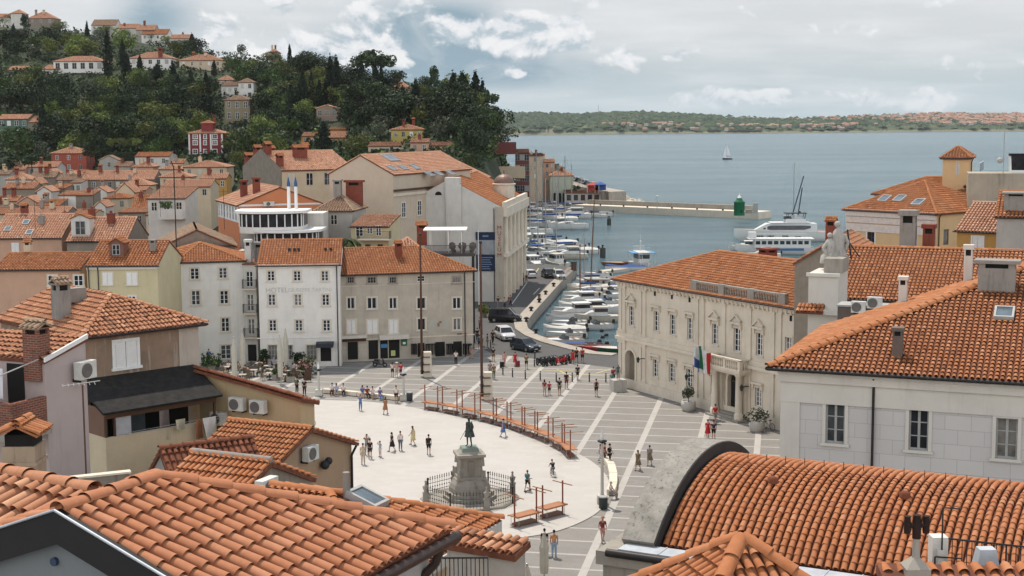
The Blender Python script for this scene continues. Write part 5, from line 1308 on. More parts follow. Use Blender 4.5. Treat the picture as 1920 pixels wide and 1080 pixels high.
h=House('alley_hip_house','orange hip roofed house with a skylight between the nearest roof and the monument',(A.x,A.y,0),UA,LH,D,C2.z-0.02,0,W_CREAM)
h.roof('hip',0.36*D/2,0.3,hipa=0,pitch=0.23,row=0.4,seg=6,mat=ROOF_NEAR,gutter=False);h.walls();h.fpart('cornice','right',-0.2,h.D+0.2,h.ze-0.45,h.ze-0.12,0.35,W_TRIM)
c,s_=math.cos(UA),math.sin(UA);rot=lambda v:Vector((v.x*c-v.y*s_,v.x*s_+v.y*c,v.z))
Pq=h.A+rot(Vector((h.L,0,h.ze)));p=h.loc(hit(688,945,Pq,rot(Vector((0.36,0,1)))));skylight(h.o,p+Vector((0,0,0.12)),(0,1,0),(-1,0,0.36),0.7,0.9)
p=h.loc(hit(650,935,Pq,rot(Vector((0.36,0,1)))));fl=MB();fl.cyl(p-Vector((0,0,.3)),p+Vector((0,0,0.75)),0.1,0.1,8);fl.build('flue_pipe',[GREYC],h.o)
A4=at(372,692,70);q=A4+ue*6.2;zl,zr=A4.z,at(560,746,67.5).z
t=thing('cream_wall_house','cream house wall with sloping red coping and three air conditioners above the alley','house',(A4.x,A4.y,0),UA)
mb=MB();LL=6.0;V=[(0,0,0),(LL,0,0),(LL,0,zr),(0,0,zl),(0,1.2,0),(LL,1.2,0),(LL,1.2,zr-0.5),(0,1.2,zl-0.5)];mb.add(V,[(0,1,2,3),(1,5,6,2),(5,4,7,6),(4,0,3,7),(3,2,6,7)]);mb.build('wall',[plaster('wall_straw',(0.44,0.335,0.20,1),0.35)],t)
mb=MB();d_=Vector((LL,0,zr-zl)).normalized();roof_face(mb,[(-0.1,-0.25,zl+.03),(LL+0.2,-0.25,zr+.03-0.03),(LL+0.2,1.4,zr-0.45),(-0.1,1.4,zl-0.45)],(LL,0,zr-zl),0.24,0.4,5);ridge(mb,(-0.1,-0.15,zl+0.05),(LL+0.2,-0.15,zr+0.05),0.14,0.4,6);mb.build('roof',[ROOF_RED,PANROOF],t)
class _W:pass
hw=House.__new__(House);hw.A=Vector((A4.x,A4.y,0));hw.ang=UA;hw.L=LL;hw.D=7;hw.base=0
ac_on(hw,'front',453,755,'air conditioner, upper left of the pair on the cream alley wall');ac_on(hw,'front',492,760,'air conditioner, upper right of the pair on the cream alley wall');ac_on(hw,'front',418,782,'air conditioner, lowest one beside the laundry balcony on the cream wall')
ap=at(303,843,52);qd=R(31);h=House('shaded_roof_house','house with dark red shaded tiles and a small pale grey gable below the laundry balcony',(ap-Vector((-math.sin(qd),math.cos(qd),0))*1.7).to_2d().to_3d(),qd,3.5,3.4,ap.z-1.25,0,plaster('wall_palegrey',(0.36,0.355,0.34,1),0.4));h.roof('gable',1.25,0.15,pitch=0.23,row=0.4,seg=5,mat=ROOF_RED,gov=0.1);h.walls()  # aged dark tile; this roof's shade is put into its colour too
h=houseY('stucco_house','brown peeling stucco house with white shutters and an old hipped tile roof',(152,628),(386,601),66,9,plaster('stucco_brown',(0.275,0.195,0.135,1),1.6,(0.40,0.36,0.31,1),1.1),ov=0.3)
F5=h
h.wpx('front',215,640,257,688,style='shutter',sur=WHITE,depth=0.05,fc=WHITE);h.fpart('corner_render','front',h.L-1.1,h.L+0.02,0,h.ze-0.01,0.03,plaster('render_light',(0.42,0.37,0.31,1),0.6))
L,z,ov=h.L,h.ze,0.35;rise=L/2*0.42;k=rise/(L/2);zo=z-ov*k
a_,b_,ap=Vector((-ov,-ov,zo)),Vector((L+ov,-ov,zo)),Vector((L/2,L/2,z+rise));cB,dB,rB=Vector((L+ov,9,zo)),Vector((-ov,9,zo)),Vector((L/2,9,z+rise))
mb=MB();roof_face(mb,[a_,b_,ap],(1,0,0),0.235,0.40,6,jit=1.0);roof_face(mb,[dB,a_,ap,rB],(0,1,0),0.235,0.40,6,jit=1.0);roof_face(mb,[b_,cB,rB,ap],(0,1,0),0.235,0.4,4,jit=1.0);ridge(mb,a_,ap,0.15,0.42,7);ridge(mb,b_,ap,0.15,0.42,7);ridge(mb,ap,rB,0.15,0.42,7);mb.build('roof',[ROOF_OLD,PANROOF],h.o)
h.gables=[[(L,9,z),(0,9,z),(L/2,9,z+rise)]];h.walls();h.kind='hip';h.rise=rise
g=MB();g.cyl((-ov,-ov-0.05,zo-.03),(L+ov,-ov-.05,zo-.03),0.06,n=6);g.build('gutter',[DARKMETAL],h.o)
pc=h.loc(hit(110,585,h.A+Vector((0,0,z+0.6)),Vector((0,0,1))))
chimney(h.o,(0.75,3.7,z+0.45),0.7,0.7,1.75,GREYC,'tile',ROOF_MOSS);bx=MB();bx.box((2.0,4.6,z+1.3),(0.9,0.5,0.7));bx.build('roof_hatch',[GREYC],h.o)
BV=-2.3
def onv(px,py,v):
 c,s_=math.cos(F5.ang),math.sin(F5.ang);n=Vector((s_,-c,0));P=F5.A+n*(-v);q=F5.loc(hit(px,py,P,n));return q.x,q.z
x0,zt0=onv(196,771,BV);x1,zt1=onv(404,736,BV);zt=(zt0+zt1)/2;_,zp=onv(300,850,BV);_,zq=onv(300,800,BV)
t=thing('laundry_balcony','covered balcony with a tarred black roof, curtains and a cream parapet on the stucco house','balcony',F5.o.location,F5.ang)
mb=MB();mb.slab([(x0-0.25,BV-0.35,zt-0.05),(x1+0.2,BV-0.35,zt-0.05),(x1+0.2,-0.01,zt+1.15),(x0-0.25,-0.01,zt+1.15)],0.12);mb.build('tarred_roof',[plain('tar_felt',(0.016,0.015,0.014,1),0.9,0,0.5)],t)
mb=MB();mb.bx(x0,x1,BV-0.04,BV+0.02,zt-0.42,zt-0.15);mb.build('eave_board',[BROWNWOOD],t)
mb=MB();mb.bx(x0,x1,BV,BV+0.12,zp-0.9,zq-0.1);mb.bx(x0,x0+0.12,BV+.12,0,zp-0.9,zq-0.1);mb.bx(x0,x1,BV+0.12,0,zp-0.95,zp-0.8);mb.build('parapet',[plaster('parapet_cream',(0.50,0.43,0.30,1),0.7)],t)
mb=MB();mb.bx(x0,x0+0.05,BV+0.1,0,zq-0.1,zt+0.05);mb.build('side_panel',[plaster('panel_brown',(0.17,0.10,0.07,1),0.6)],t)
for u in(x0+0.06,x0+0.5,x1-0.06):mb=MB();mb.bx(u-0.05,u+0.05,BV,BV+0.1,zq-0.1,zt-0.1);mb.build('post',[BROWNWOOD],t)
mb=MB();mb.bx(x0+0.5,x0+1.35,BV+0.05,BV+0.1,zq-0.1,zt-0.42);mb.build('glazed_panel',[plain('pale_panel',(0.35,0.36,0.38,1))],t)
mb=MB();mb.bx(x0+0.5,x1-0.2,-0.05,0.02,zp-0.8,zt+0.35);mb.build('doorway_shade',[BLACK],t)  # black sheet over the back wall stands in for the balcony's inner shade
def cloth(label,u,v,zz,w,hgt,m,cat,name='hanging_cloth',wav=3,taper=1.0,th=F5):
 P=th.A+Vector((math.cos(th.ang)*u-math.sin(th.ang)*v,math.sin(th.ang)*u+math.cos(th.ang)*v,zz));mb=MB();n=14;V=[]
 for j in range(7):
  for i in range(n+1):
   s=i/n-0.5;f=j/6;V.append((s*w*(1-(1-taper)*f),0.05*math.sin(i*wav)*(0.4+f),-hgt*f+0.03*math.sin(i*2)*f))
 for j in range(6):
  for i in range(n):mb.add([V[j*(n+1)+i],V[j*(n+1)+i+1],V[(j+1)*(n+1)+i+1],V[(j+1)*(n+1)+i]],[(0,1,2,3)])
 o=mb.build(name,[m],None,P,th.ang);return tag(o,label,cat)
mb=MB();mb.bx(x0+2.3,x0+3.3,-0.09,-0.05,zp-0.7,zt);mb.build('door_panel',[plain('door_bluegrey',(0.10,0.13,0.14,1))],t)
u_,z_=onv(308,760,BV);cloth('grey knotted curtain hanging in the opening of the laundry balcony',u_,BV+0.05,z_-.1,0.5,1.6,plain('curtain_grey',(0.2,0.17,0.16,1),0.9),'curtain','curtain')
u_,z_=onv(338,786,BV-0.3);cloth('cream towel drying on the line outside the laundry balcony',u_,BV-0.3,z_,0.5,0.5,plain('towel_cream',(0.5,0.46,0.36,1),0.9),'towel','towel',taper=0.8)
u_,z_=onv(391,782,BV-0.3);cloth('white pointed cloth drying at the right end of the laundry line',u_,BV-0.35,z_,0.75,1.15,plain('cloth_white',(0.6,0.58,0.56,1),0.9),'laundry',taper=0.35)
u_,z_=onv(372,786,BV-0.3);cloth('brown cloth drying next to the white pointed cloth',u_,BV-0.32,z_,0.35,0.95,plain('cloth_brown',(0.28,0.13,0.07,1),0.9),'laundry')
mb=MB();
for dz in(0,-0.12):mb.cyl((x0+1,BV-0.3,zq+0.05+dz),(x1+0.3,BV-0.3,zq+0.1+dz),0.012,n=4)
for u in(x0+1,x1):mb.cyl((u,BV,zq-0.1),(u,BV-0.35,zq),0.02,n=4)
mb.build('washing_line',[GREYPAINT],t)
Bq=at(84,674,50.0);A=Bq-ue*7.0
h=House('lilac_house','lilac rendered house with a red brick chimney and tiled lean to at the left edge',(A.x,A.y,0),UA,7.0,2.1,Bq.z,0,W_LILAC)
h.roof('shed',0.5,0.1,pitch=0.235,row=0.4,seg=6,mat=ROOF_OLD,gutter=False,gov=0.05,jit=1.0);h.walls();v=MB();v.add([(7.06,-0.12,Bq.z-0.08),(7.06,2.1,Bq.z+0.48),(7.06,2.1,Bq.z+0.64),(7.06,-0.12,Bq.z+0.08),(7.14,-0.12,Bq.z-0.08),(7.14,2.1,Bq.z+0.48),(7.14,2.1,Bq.z+0.64),(7.14,-0.12,Bq.z+0.08)],[(4,5,6,7),(3,7,6,2),(0,4,7,3)]);v.build('verge_board',[WHITE],h.o)
chimney(h.o,(6.5,0.15,Bq.z+0.1),0.72,0.6,1.1,BRICK,'tile',ROOF_MOSS);ac_on(h,'right',146,692,'air conditioner high on the lilac house wall next to the stucco house',0.85)
ub,zb_=h.px('front',40,738);_,zc_=h.px('front',40,790)
bw=MB();bw.bx(3.2,7.0,-1.7,-1.5,zc_,zb_);bw.bx(6.8,7.0,-1.5,0,zc_,zb_);bw.build('brick_parapet',[BRICK],h.o);bw=MB();bw.bx(3.0,7.2,-1.8,0,zc_-0.3,zc_);bw.build('balcony_slab',[STONED],h.o)
bw=MB();bw.bx(5.2,6.0,-0.02,0.05,zc_,zc_+2.1);bw.build('doorway_shade',[BLACK],h.o)
cloth('white sheets drying on the brick balcony at the left edge',5.0,-1.3,zb_+1.15,2.6,1.1,plain('sheet_white',(0.62,0.62,0.64,1),0.9),'laundry','bed_sheet',th=h)
fr=MB();fr.tube([(6.3,-1.6,zc_),(6.3,-1.6,zb_+0.9),(6.9,-0.2,zb_+1.35)],0.025,5);fr.build('drying_frame',[GREYPAINT],h.o)
p=at(48,905,36);t=thing('rendered_chimney','stout stained chimney with a clay tile cap rising left of the nearest roof','chimney',(p.x,p.y,0));z1=at(48,842,36).z;mb=MB();mb.bx(-0.42,0.42,-0.42,0.42,8,z1+0.15);mb.bx(-0.46,0.46,-0.46,0.46,z1-0.35,z1-0.25);mb.bx(-0.36,0.36,-0.36,0.36,z1+0.15,z1+0.45,1);mb.build('stack',[plaster('stack_stained',(0.36,0.27,0.19,1),1.0,(0.08,0.05,0.035,1),1.5),BLACK],t)
mb=MB()
for sx in(-1,1):roof_face(mb,[(sx*0.55,-0.55,z1+0.45),(sx*0.55,0.55,z1+0.45),(0,0.55,z1+0.72),(0,-0.55,z1+0.72)],(0,1,0),0.2,0.5,7,0.05,0,0)
ridge(mb,(0,-0.55,z1+0.74),(0,0.55,z1+0.74),0.1,0.5,7);mb.build('tile_cap',[ROOF_NEW],t)
p=at(185,905,42);t=thing('yard_wall','mildewed garden wall with pale coping below the laundry balcony','wall',(p.x,p.y,0),R(25));mb=MB();zt=at(185,892,42).z;mb.bx(-0.8,0.9,-0.1,0.1,0,zt);mb.build('masonry',[plaster('mildew',(0.2,0.18,0.15,1),1.0,(0.04,0.035,0.03,1),3)],t);mb=MB();mb.bx(-0.85,0.95,-0.14,0.14,zt,zt+0.06);mb.build('coping',[STONE],t)
p=at(160,850,44);t=thing('antenna_mast','thin rusty television antenna mast in front of the laundry balcony','antenna',(p.x,p.y,0));mb=MB();zt=at(160,722,44).z;mb.cyl((0,0,12),(0,0,zt),0.03,n=6);mb.build('mast',[plain('rust',(0.09,0.045,0.03,1))],t);mb=MB();mb.cyl((-0.6,-0.2,zt),(0.5,0.2,zt+0.1),0.015)
for i in range(7):x=-0.55+i*0.15;mb.cyl((x-0.08,x*0.36+0.22,zt+0.03),(x+0.08,x*0.36-0.22,zt+0.03),0.01,n=4)
mb.build('aerial',[GREYPAINT],t)
p=at(880,1060,30);q=House('courtyard_wall','peeling courtyard wall with a broken tile edge beside the black railing, bottom centre',(at(838,1020,30)).to_2d().to_3d(),UA+R(-6),1.7,0.45,at(838,1016,30).z,0,plaster('peeling',(0.42,0.38,0.33,1),1.0,(0.05,0.045,0.04,1),1.2));q.walls();mb=MB();roof_face(mb,[(-0.1,-0.15,q.ze),(1.8,-0.15,q.ze),(1.8,0.5,q.ze+0.15),(-0.1,0.5,q.ze+0.15)],(1,0,0),0.22,0.4,6);mb.build('roof',[ROOF_OLD,PANROOF],q.o)
a=at(803,1046,24);c=at(915,1068,24);t=thing('balcony_railing','black iron balcony railing below the nearest gutter, bottom centre','railing',(a.x,a.y,0));v=c-a;v.z=0;mb=MB();mb.cyl((0,0,a.z),v+Vector((0,0,a.z)),0.02,n=5)
for i in range(15):mb.cyl(v*(i/14)+Vector((0,0,a.z-1)),v*(i/14)+Vector((0,0,a.z)),0.011,n=4)
mb.build('bars',[IRON],t);mb=MB();mb.add([tuple(x)for x in[Vector((0,0,a.z-1.05)),v+Vector((0,0,a.z-1.05)),v+Vector((0,1.5,a.z-1.05)),Vector((0,1.5,a.z-1.05))]],[(0,1,2,3)]);mb.bx(-0.2,1.2,0.1,1.4,0,a.z-1.08);mb.build('balcony_floor',[STONED],t)
HOUSE_RECTS=[]
def autoY(px,py,hgt):
 y=176.0
 while y<700:
  p=at(px,py,y)
  if p.z<=max(0,hill_z(p.x,p.y))+hgt:return y
  y+=1.0
 return 400.0
def town(label,x0,x1,ey,ry,wall,roofm,kind='hip',Y=None,hgt=8.5,D=None,ang=0.0,win=None,base=None,name='town_house',ch=0,wstyle='proud',group=None,cat='house',ov=0.3,seg=2,wsz=(0.9,1.35),wfc=None,cw=None):
 xm=(x0+x1)/2
 if base is not None:hp=hill_hit(xm,base);Y=hp.y if Y is None else Y
 if Y is None:Y=autoY(xm,ey,hgt)
 if ang==0.0:a,b=at(x0,ey,Y),at(x1,ey,Y)
 else:
  a=at(x0,ey,Y);d=Vector((math.cos(R(ang)),math.sin(R(ang)),0));r=ray(x1,ey);k=r[0]/r[1];q=(k*a.y-a.x)/(d.x-k*d.y);b=a+d*q
 L=(Vector((b.x,b.y))-Vector((a.x,a.y))).length;ze=a.z;z0=min(hill_z(a.x,a.y+4),hill_z(b.x,b.y),ze-3)-2.5 if base is not None else max(-0.2,hill_z(a.x,a.y)-1)
 z0=max(z0,-0.3)
 D=D or max(6.0,min(11.0,L*0.85));aa=math.atan2(b.y-a.y,b.x-a.x)
 h=House(name,label,(a.x,a.y,0),aa,L,D,ze,z0,wall,cat=cat,group=group)
 rise=max(0.6,at(xm,ry,Y+(D/2 if kind!='shed' else D)).z-ze)if kind!='gablev' else max(0.6,at(xm,ry,Y).z-ze)
 if win:
  nc,nr=win;w_,h_=wsz
  for i in range(nc):
   for j in range(nr):
    u=L*(i+0.5)/nc;zz=h.ze-0.6-h_-j*(h_+1.35)
    if zz>0.5:h.window('front',u,zz,w_,h_,proud=True,sur=None,nx=2,ny=2,fc=wfc or random.choice((WHITE,OFFWHITE,GREYPAINT)),style='shutter' if random.random()<0.2 else 'sash')
 far=Y>230
 h.roof(kind,rise,ov,roofm,pitch=0.42 if far else 0.34,row=0.6 if far else 0.46,seg=seg,gutter=not far,gov=0.1,jit=0.6)
 h.walls()
 for i in range(ch):
  u=L*(0.2+0.6*(i+random.random()*0.6)/max(1,ch));v=D*random.uniform(0.3,0.62)
  h.chimney(u,v,random.uniform(0.6,0.9),random.uniform(1.2,2.0),random.choice((BRICKC,BRICKC,GREYC,W_CREAM)),cap=random.choice(('slab','tile','pot')))
 HOUSE_RECTS.append((min(x0,x1),ry-2,max(x0,x1),(base if base else ey+12),Y))
 return h
Z5=lambda X,Y:(X/3.6,270+Y/3.6)
def tz(label,X0,X1,EY,RY,wall,roofm,kind='hip',**kw):
 return town(label,X0/3.6,X1/3.6,270+EY/3.6,270+RY/3.6,wall,roofm,kind,**kw)
tz('brick red house with three dark windows below the wooded slope',345,580,62,22,W_RED,ROOF_PALE,'hip',win=(3,2),ch=1,hgt=6.5)
tz('long low house with pale roof just right of the brick red house gardens',910,1142,84,57,W_WHITE2,ROOF_NEW,'gable',win=(3,1),hgt=6)
tz('small gabled house with a grey front under the clipped hedges',670,800,108,78,W_GREY,ROOF_MOSS,'gablev',hgt=6,win=(1,1))
tz('pale house with a broad peach roof at the far left of town',180,388,155,122,W_WHITE2,ROOF_PALE,'gable',win=(3,1),ch=1)
tz('pink house with a low gable at the far left edge of town',40,172,172,138,W_PINK,ROOF_PALE,'gable',ch=2)
tz('cream house with wide shallow hip roof left of the stone gable',1240,1530,156,116,W_CREAM,ROOF_PALE,'hip',win=(4,1),ch=1)
tz('small grey house tucked beside the garden hedge roofs',770,880,150,120,W_GREY,ROOF_MOSS,'gable',ch=1)
tz('narrow house with two chimneys in the far middle of town',900,1035,152,118,W_PINK,ROOF_PALE,'hip',ch=2)
tz('peach roofed house right of the narrow two chimney house',1075,1225,170,140,W_CREAM,ROOF_PALE,'hip',ch=1)
tz('long terrace under one wide peach roof in the middle of town',550,1040,240,182,W_STONE,ROOF_PALE,'gable',ch=3,D=9,win=(9,1))
tz('square house with a pale hip roof above the plant terrace',1080,1285,222,186,W_CREAM,ROOF_PALE,'hip',win=(3,1),ch=1)
tz('white house with two black windows and hip roof, far left',40,205,238,197,W_WHITE2,ROOF_PALE,'hip',win=(3,1),ch=1)
tz('house with sagging brown roof beside the two window white house',205,372,224,186,W_STONE,ROOF_MOSS,'gable',ch=2)
tz('stone house with grey pitched roof and a tall red chimney',380,590,242,205,W_STONE,ROOF_MOSS,'gable',ch=2)
tz('house with a bright little hip roof near the middle of town',815,1012,277,236,W_CREAM,ROOF_PALE,'hip',win=(3,1),ch=1)
tz('low red roofed house behind the white plant terrace',1350,1530,232,200,W_OCHRE,ROOF_PALE,'gable',ch=1,win=(3,1))
tz('cream attic house with a wide window above the plant terrace',1092,1420,288,243,W_CREAM,ROOF_PALE,'gable',win=(4,1),ch=1,hgt=10)
tz('house with a small white gable at the left, mid town',250,345,318,288,W_WHITE2,ROOF_PALE,'gablev',ch=0,win=(1,1))
tz('low house with rust coloured roof left of the white blank wall',20,235,300,262,W_STONE,ROOF_OLD,'gable',ch=2)
tz('peach walled house with a plain gable, left of town',125,245,392,355,W_PINK,ROOF_PALE,'gablev',win=(1,1))
tz('flat faced house with ochre roof at the left edge, mid town',-30,115,385,350,W_PINK,ROOF_OLD,'gable',ch=2)
tz('tall white blank wall house in the left middle of town',395,510,345,318,W_WHITE,ROOF_OLD,'shed',hgt=10)
tz('bare stone house with an orange flue, beside the white blank wall',510,625,345,312,W_STONE,ROOF_OLD,'shed',hgt=10,ch=1)
tz('small house with a neat orange hip roof below the long terrace',705,860,365,332,W_CREAM,ROOF_NEW,'hip',win=(2,1))
tz('narrow house with steep orange roof and tall brick chimney',890,1010,425,345,W_STONE,ROOF_NEW,'gable',ch=1)
tz('cream house partly hidden behind the bare stone house',620,720,322,290,W_WHITE2,ROOF_PALE,'gablev',ch=1)
tz('house with a rosy roof left of the narrow steep roofed house',780,905,322,262,W_CREAM,ROOF_PALE,'gablev',win=(1,1),hgt=9)
tz('dark stone house below the narrow steep roof, mid town',800,985,462,440,W_STONE,ROOF_OLD,'shed',win=(2,1),hgt=8)
tz('low roofed house with scattered vents at the left, middle distance',130,450,470,425,W_STONE,ROOF_PALE,'gable',ch=2)
tz('little house with a rusty roof beside the black chimney, left',245,400,415,370,W_STONE,ROOF_NEW,'shed',ch=1)
tz('house with flat terracotta roof at the left edge above the skylights',-40,130,472,440,W_CREAM,ROOF_OLD,'gable',ch=1)
tz('small house with a mossy cap roof in front of the bare stone house',500,640,470,445,W_CREAM,ROOF_OLD,'gable',ch=1)
tz('cube like white house with a flat grey roof, mid town',470,545,262,250,W_WHITE2,ROOF_MOSS,'shed',win=(2,1))
tz('little pink house with chimney behind the sagging brown roof',300,372,196,172,W_PINK,ROOF_PALE,'gablev',ch=1)
tz('pale gabled house between the grey pitched roof and long terrace',440,520,212,184,W_WHITE2,ROOF_PALE,'gablev',win=(1,1))
tz('ochre house with a slanted roof left of the long terrace',500,560,196,172,W_OCHRE,ROOF_OLD,'shed')
tz('grey house with a dark attic roof at the left edge of the far rows',-40,60,205,180,W_GREY,ROOF_MOSS,'gable',ch=2)
tz('narrow cream house squeezed right of the two window white house',205,262,262,232,W_CREAM,ROOF_PALE,'gablev',win=(1,2))
tz('house with rusty lean to roof before the grey pitched roof',330,440,300,272,W_STONE,ROOF_NEW,'shed',ch=1)
tz('peach house with three small windows below the bright hip roof',860,985,312,290,W_PINK,ROOF_PALE,'gable',win=(3,1),ch=1)
tz('white house with pointed gable left of the narrow steep roof',640,712,418,386,W_WHITE2,ROOF_PALE,'gablev',win=(1,1))
tz('stone house with a broken grey roof at the left edge',-60,60,430,402,W_STONE,ROOF_MOSS,'gable',ch=2)
tz('orange roofed hut below the white plant terrace',985,1090,480,452,W_CREAM,ROOF_OLD,'shed',win=(2,1))
tz('low shed with corrugated looking tiles left of the dormer house',395,470,512,486,W_STONE,ROOF_OLD,'shed',ch=1)
tz('small yellow house above the hedge garden roofs',1150,1240,128,104,W_YELLOW,ROOF_PALE,'gable',win=(2,1),ch=1)
h=tz('broad house whose orange roof has three skylights, left edge of town',-60,415,632,476,W_PINK,ROOF_PALE,'gable',Y=188,D=12,ch=2,win=None,hgt=9,seg=3)
kk=h.rise/(h.D/2);c,s_=math.cos(h.ang),math.sin(h.ang);rot=lambda v:Vector((v.x*c-v.y*s_,v.x*s_+v.y*c,v.z));hA=h
def on_roof(h,px,py):
 k=h.rise/(h.D/2);c,s_=math.cos(h.ang),math.sin(h.ang);n=Vector((0,-k,1));nw=Vector((n.x*c-n.y*s_,n.x*s_+n.y*c,n.z));return h.loc(hit(px,py,h.A+Vector((0,0,h.ze)),nw)),k
for X,Y in((55,580),(178,535),(200,603)):p,k=on_roof(h,*Z5(X,Y));skylight(h.o,p+Vector((0,0,0.12)),(1,0,0),(0,1,k),0.8,1.1)
h.wpx('front',22,455,36,476,proud=True,style='shutter')
def dormer(h,px,py,w=1.7,hh=1.7,d=2.2,mat=None,wm=None):
 p,k=on_roof(h,px,py);x,y,z=p;mb=MB();mb.bx(x-w/2,x+w/2,y,y+d,z-0.3,z+hh);mb.add([(x-w/2,y,z+hh),(x+w/2,y,z+hh),(x,y,z+hh+0.5)],[(0,1,2)]);o=mb.build('dormer',[wm or W_CREAM],h.o)
 r=MB();
 for sx in(-1,1):roof_face(r,[(x+sx*(w/2+.15),y-.15,z+hh-.05),(x+sx*(w/2+.15),y+d,z+hh-.05),(x,y+d,z+hh+0.55),(x,y-.15,z+hh+0.55)],(0,1,0),0.32,0.42,3,0.06)
 r.build('dormer_roof',[mat or ROOF_NEW,PANROOF],o);put_window(o,(x,y,z+0.25),0,w*0.55,hh*0.75,proud=True,nx=2,ny=2,fc=GREYPAINT)
h=tz('house with a white gabled dormer window in its orange roof, left',450,855,652,497,W_STONE,ROOF_PALE,'gable',Y=186,D=11,ch=2,seg=3);dormer(h,*Z5(545,625),w=2.4,hh=2.4,wm=W_WHITE2)
h=tz('pink house with two pale shuttered windows beside the yellow house',-40,538,846,738,W_PINK,ROOF_NEW,'gable',Y=152,D=9.5,seg=3,ch=1)
for X0,X1 in((325,385),(500,562)):h.wpx('front',X0/3.6,270+885/3.6,X1/3.6,270+958/3.6,sur=STONE,nx=2,ny=2,fc=WHITE,proud=True)
h=tz('pale yellow house with closed white shutters and a small brick dormer',585,1062,816,655,W_YELLOW,ROOF_NEW,'gable',Y=150,D=11,seg=3,ch=0)
for X0,X1 in((695,760),(858,925)):
 h.wpx('front',X0/3.6,270+868/3.6,X1/3.6,270+950/3.6,style='shutter',sur=STONE,proud=True);h.wpx('front',X0/3.6+2,270+1025/3.6,X1/3.6-2,270+1085/3.6,sur=STONE,proud=True)
dormer(h,*Z5(786,765),w=1.5,hh=1.5,wm=BRICK);h.downpipe('front',0.2);h.downpipe('front',1.2);h.fpart('cornice','front',0,h.L,h.ze-0.5,h.ze-0.05,0.2,W_TRIM);h.chimney(h.L*0.84,3.2,0.6,1.2,GREYC)
h=town('rough stone house with a mossy grey tile roof behind the corner house',297,441,465,432,W_STONE,ROOF_MOSS,'gablev',Y=170,D=13,ang=14,seg=3)
h=town('white rendered house with a plant filled roof terrace, mid town',277,347,372,352,W_WHITE2,ROOF_PALE,'shed',Y=222,D=9,win=(3,1),cat='house')
tr=MB();tr.bx(h.L*0.35,h.L,-1.8,0,h.ze-3.2,h.ze-3.0);tr.bx(h.L*0.35,h.L,-1.8,-1.7,h.ze-3.0,h.ze-1.6);tr.build('roof_terrace',[W_WHITE2],h.o)
pl=MB()
for i in range(140):
 p=Vector((h.L*0.38+random.random()*h.L*0.3,-1.6+random.random()*0.7,h.ze-1.5+random.random()*0.9));a=random.random()*6;s=0.28;pl.add([p,p+Vector((s*math.cos(a),s*math.sin(a),0.1)),p+Vector((0,0.1,s))],[(0,1,2)])
w=Vector((h.A.x,h.A.y,0));LEAFM=plain('leaf_terrace',(0.06,0.10,0.03,1),0.8);o=pl.build('terrace_plants',[LEAFM],None,h.o.location);tag(o,'row of green plants growing along the white roof terrace','plants')
h=town('orange building with a band of narrow white windows and a gabled front',447,603,384,352,W_ORANGE,ROOF_PALE,'gablev',Y=196,D=15.5,ang=22,seg=3,ov=0.35,cat='building')
for i in range(7):h.window('left',1.2+i*2.1,h.ze-2.3,0.85,1.9,proud=True,nx=1,ny=2,fc=WHITE)
h.fpart('window_band','left',0.2,h.D-0.2,h.ze-2.5,h.ze-0.3,0.012,WHITE);h.chimney(2.0,6,0.9,2.6,BRICKC,z=h.ze+0.6);h.chimney(3.4,4,0.9,2.4,BRICKC,z=h.ze+1.2);h.fpart('verge_band','front',0,h.L,h.ze-0.25,h.ze,0.03,WHITE)
ac_on(h,'front',503,382,'large twin fan air conditioner on the orange gable',1.5)
p=at(530,470,180);t=thing('round_pavilion','white rounded two tier terrace pavilion with glass walls and overhanging slabs','building',(p.x,p.y,0));s=180/F
def tier(cx,hw,zpx,zglass,dep,nm):
 z1=at(530,zpx,180).z;z0=at(530,zglass,180).z;X=(cx-530)*s
 prof=[(X+hw*s*math.cos(PI+PI*i/24),-dep*math.sin(PI*i/24))for i in range(25)]+[(X+hw*s,4),(X-hw*s,4)]
 mb=MB();mb.prism(prof,z1-0.32,z1);mb.build(nm+'_slab',[WHITE],t)
 g=MB();gp=[(X+hw*0.88*s*math.cos(PI+PI*i/12),-dep*0.8*math.sin(PI*i/12))for i in range(13)];g.prism(gp+[(X+hw*.88*s,4),(X-hw*.88*s,4)],z0,z1-0.32);g.build(nm+'_glass',[PANE],t)
 for q in gp:
  m=MB();m.cyl((q[0]*1.0,q[1]-0.06,z0),(q[0],q[1]-0.06,z1-0.45),0.1,n=4);m.build('mullion',[WHITE],t)
 m=MB();m.prism([(x*1.001,y-0.03)for x,y in gp]+[(X+hw*.88*s,3.9),(X-hw*.88*s,3.9)],z0-0.8,z0);m.build(nm+'_sill',[W_WHITE],t)
 return z1
tier(538,68,429,466,3.4,'lower_tier');tier(510,68,394,424,2.6,'upper_tier');b=MB();b.bx(-90*s,70*s,4.0,9,0,at(530,404,180).z);b.bx(-85*s,70*s,0.3,4,0,at(530,470,180).z);b.build('core_wall',[W_WHITE2],t)
for px in(542,555.5):
 z0,z1=at(px,394,183).z,at(px,338,183).z;q=at(px,394,183);c=thing('white_flue','white metal flue pipe with a blue cap, %s of the pair on the pavilion roof'%('left' if px<550 else 'right'),'chimney',(q.x,q.y,z0-0.3),0,'flue pipes on the pavilion');mb=MB();mb.cyl((0,0,0),(0,0,z1-z0-0.5),3.1*s,n=12);mb.build('pipe',[WHITE],c);mb=MB();mb.lathe((0,0,z1-z0-0.5),[(3.2*s,0),(3.2*s,0.4),(0.6*s,1.2)],12);mb.build('cap',[plain('flue_blue',(0.03,0.08,0.2,1),0.5)],c)
h=town('large house with a rough stone gable and a row of square brick chimneys',528,664,319,283,W_CREAM,ROOF_PALE,'gable',Y=250,D=19,ang=31,win=(4,1),cat='building',wsz=(1.3,2.2))
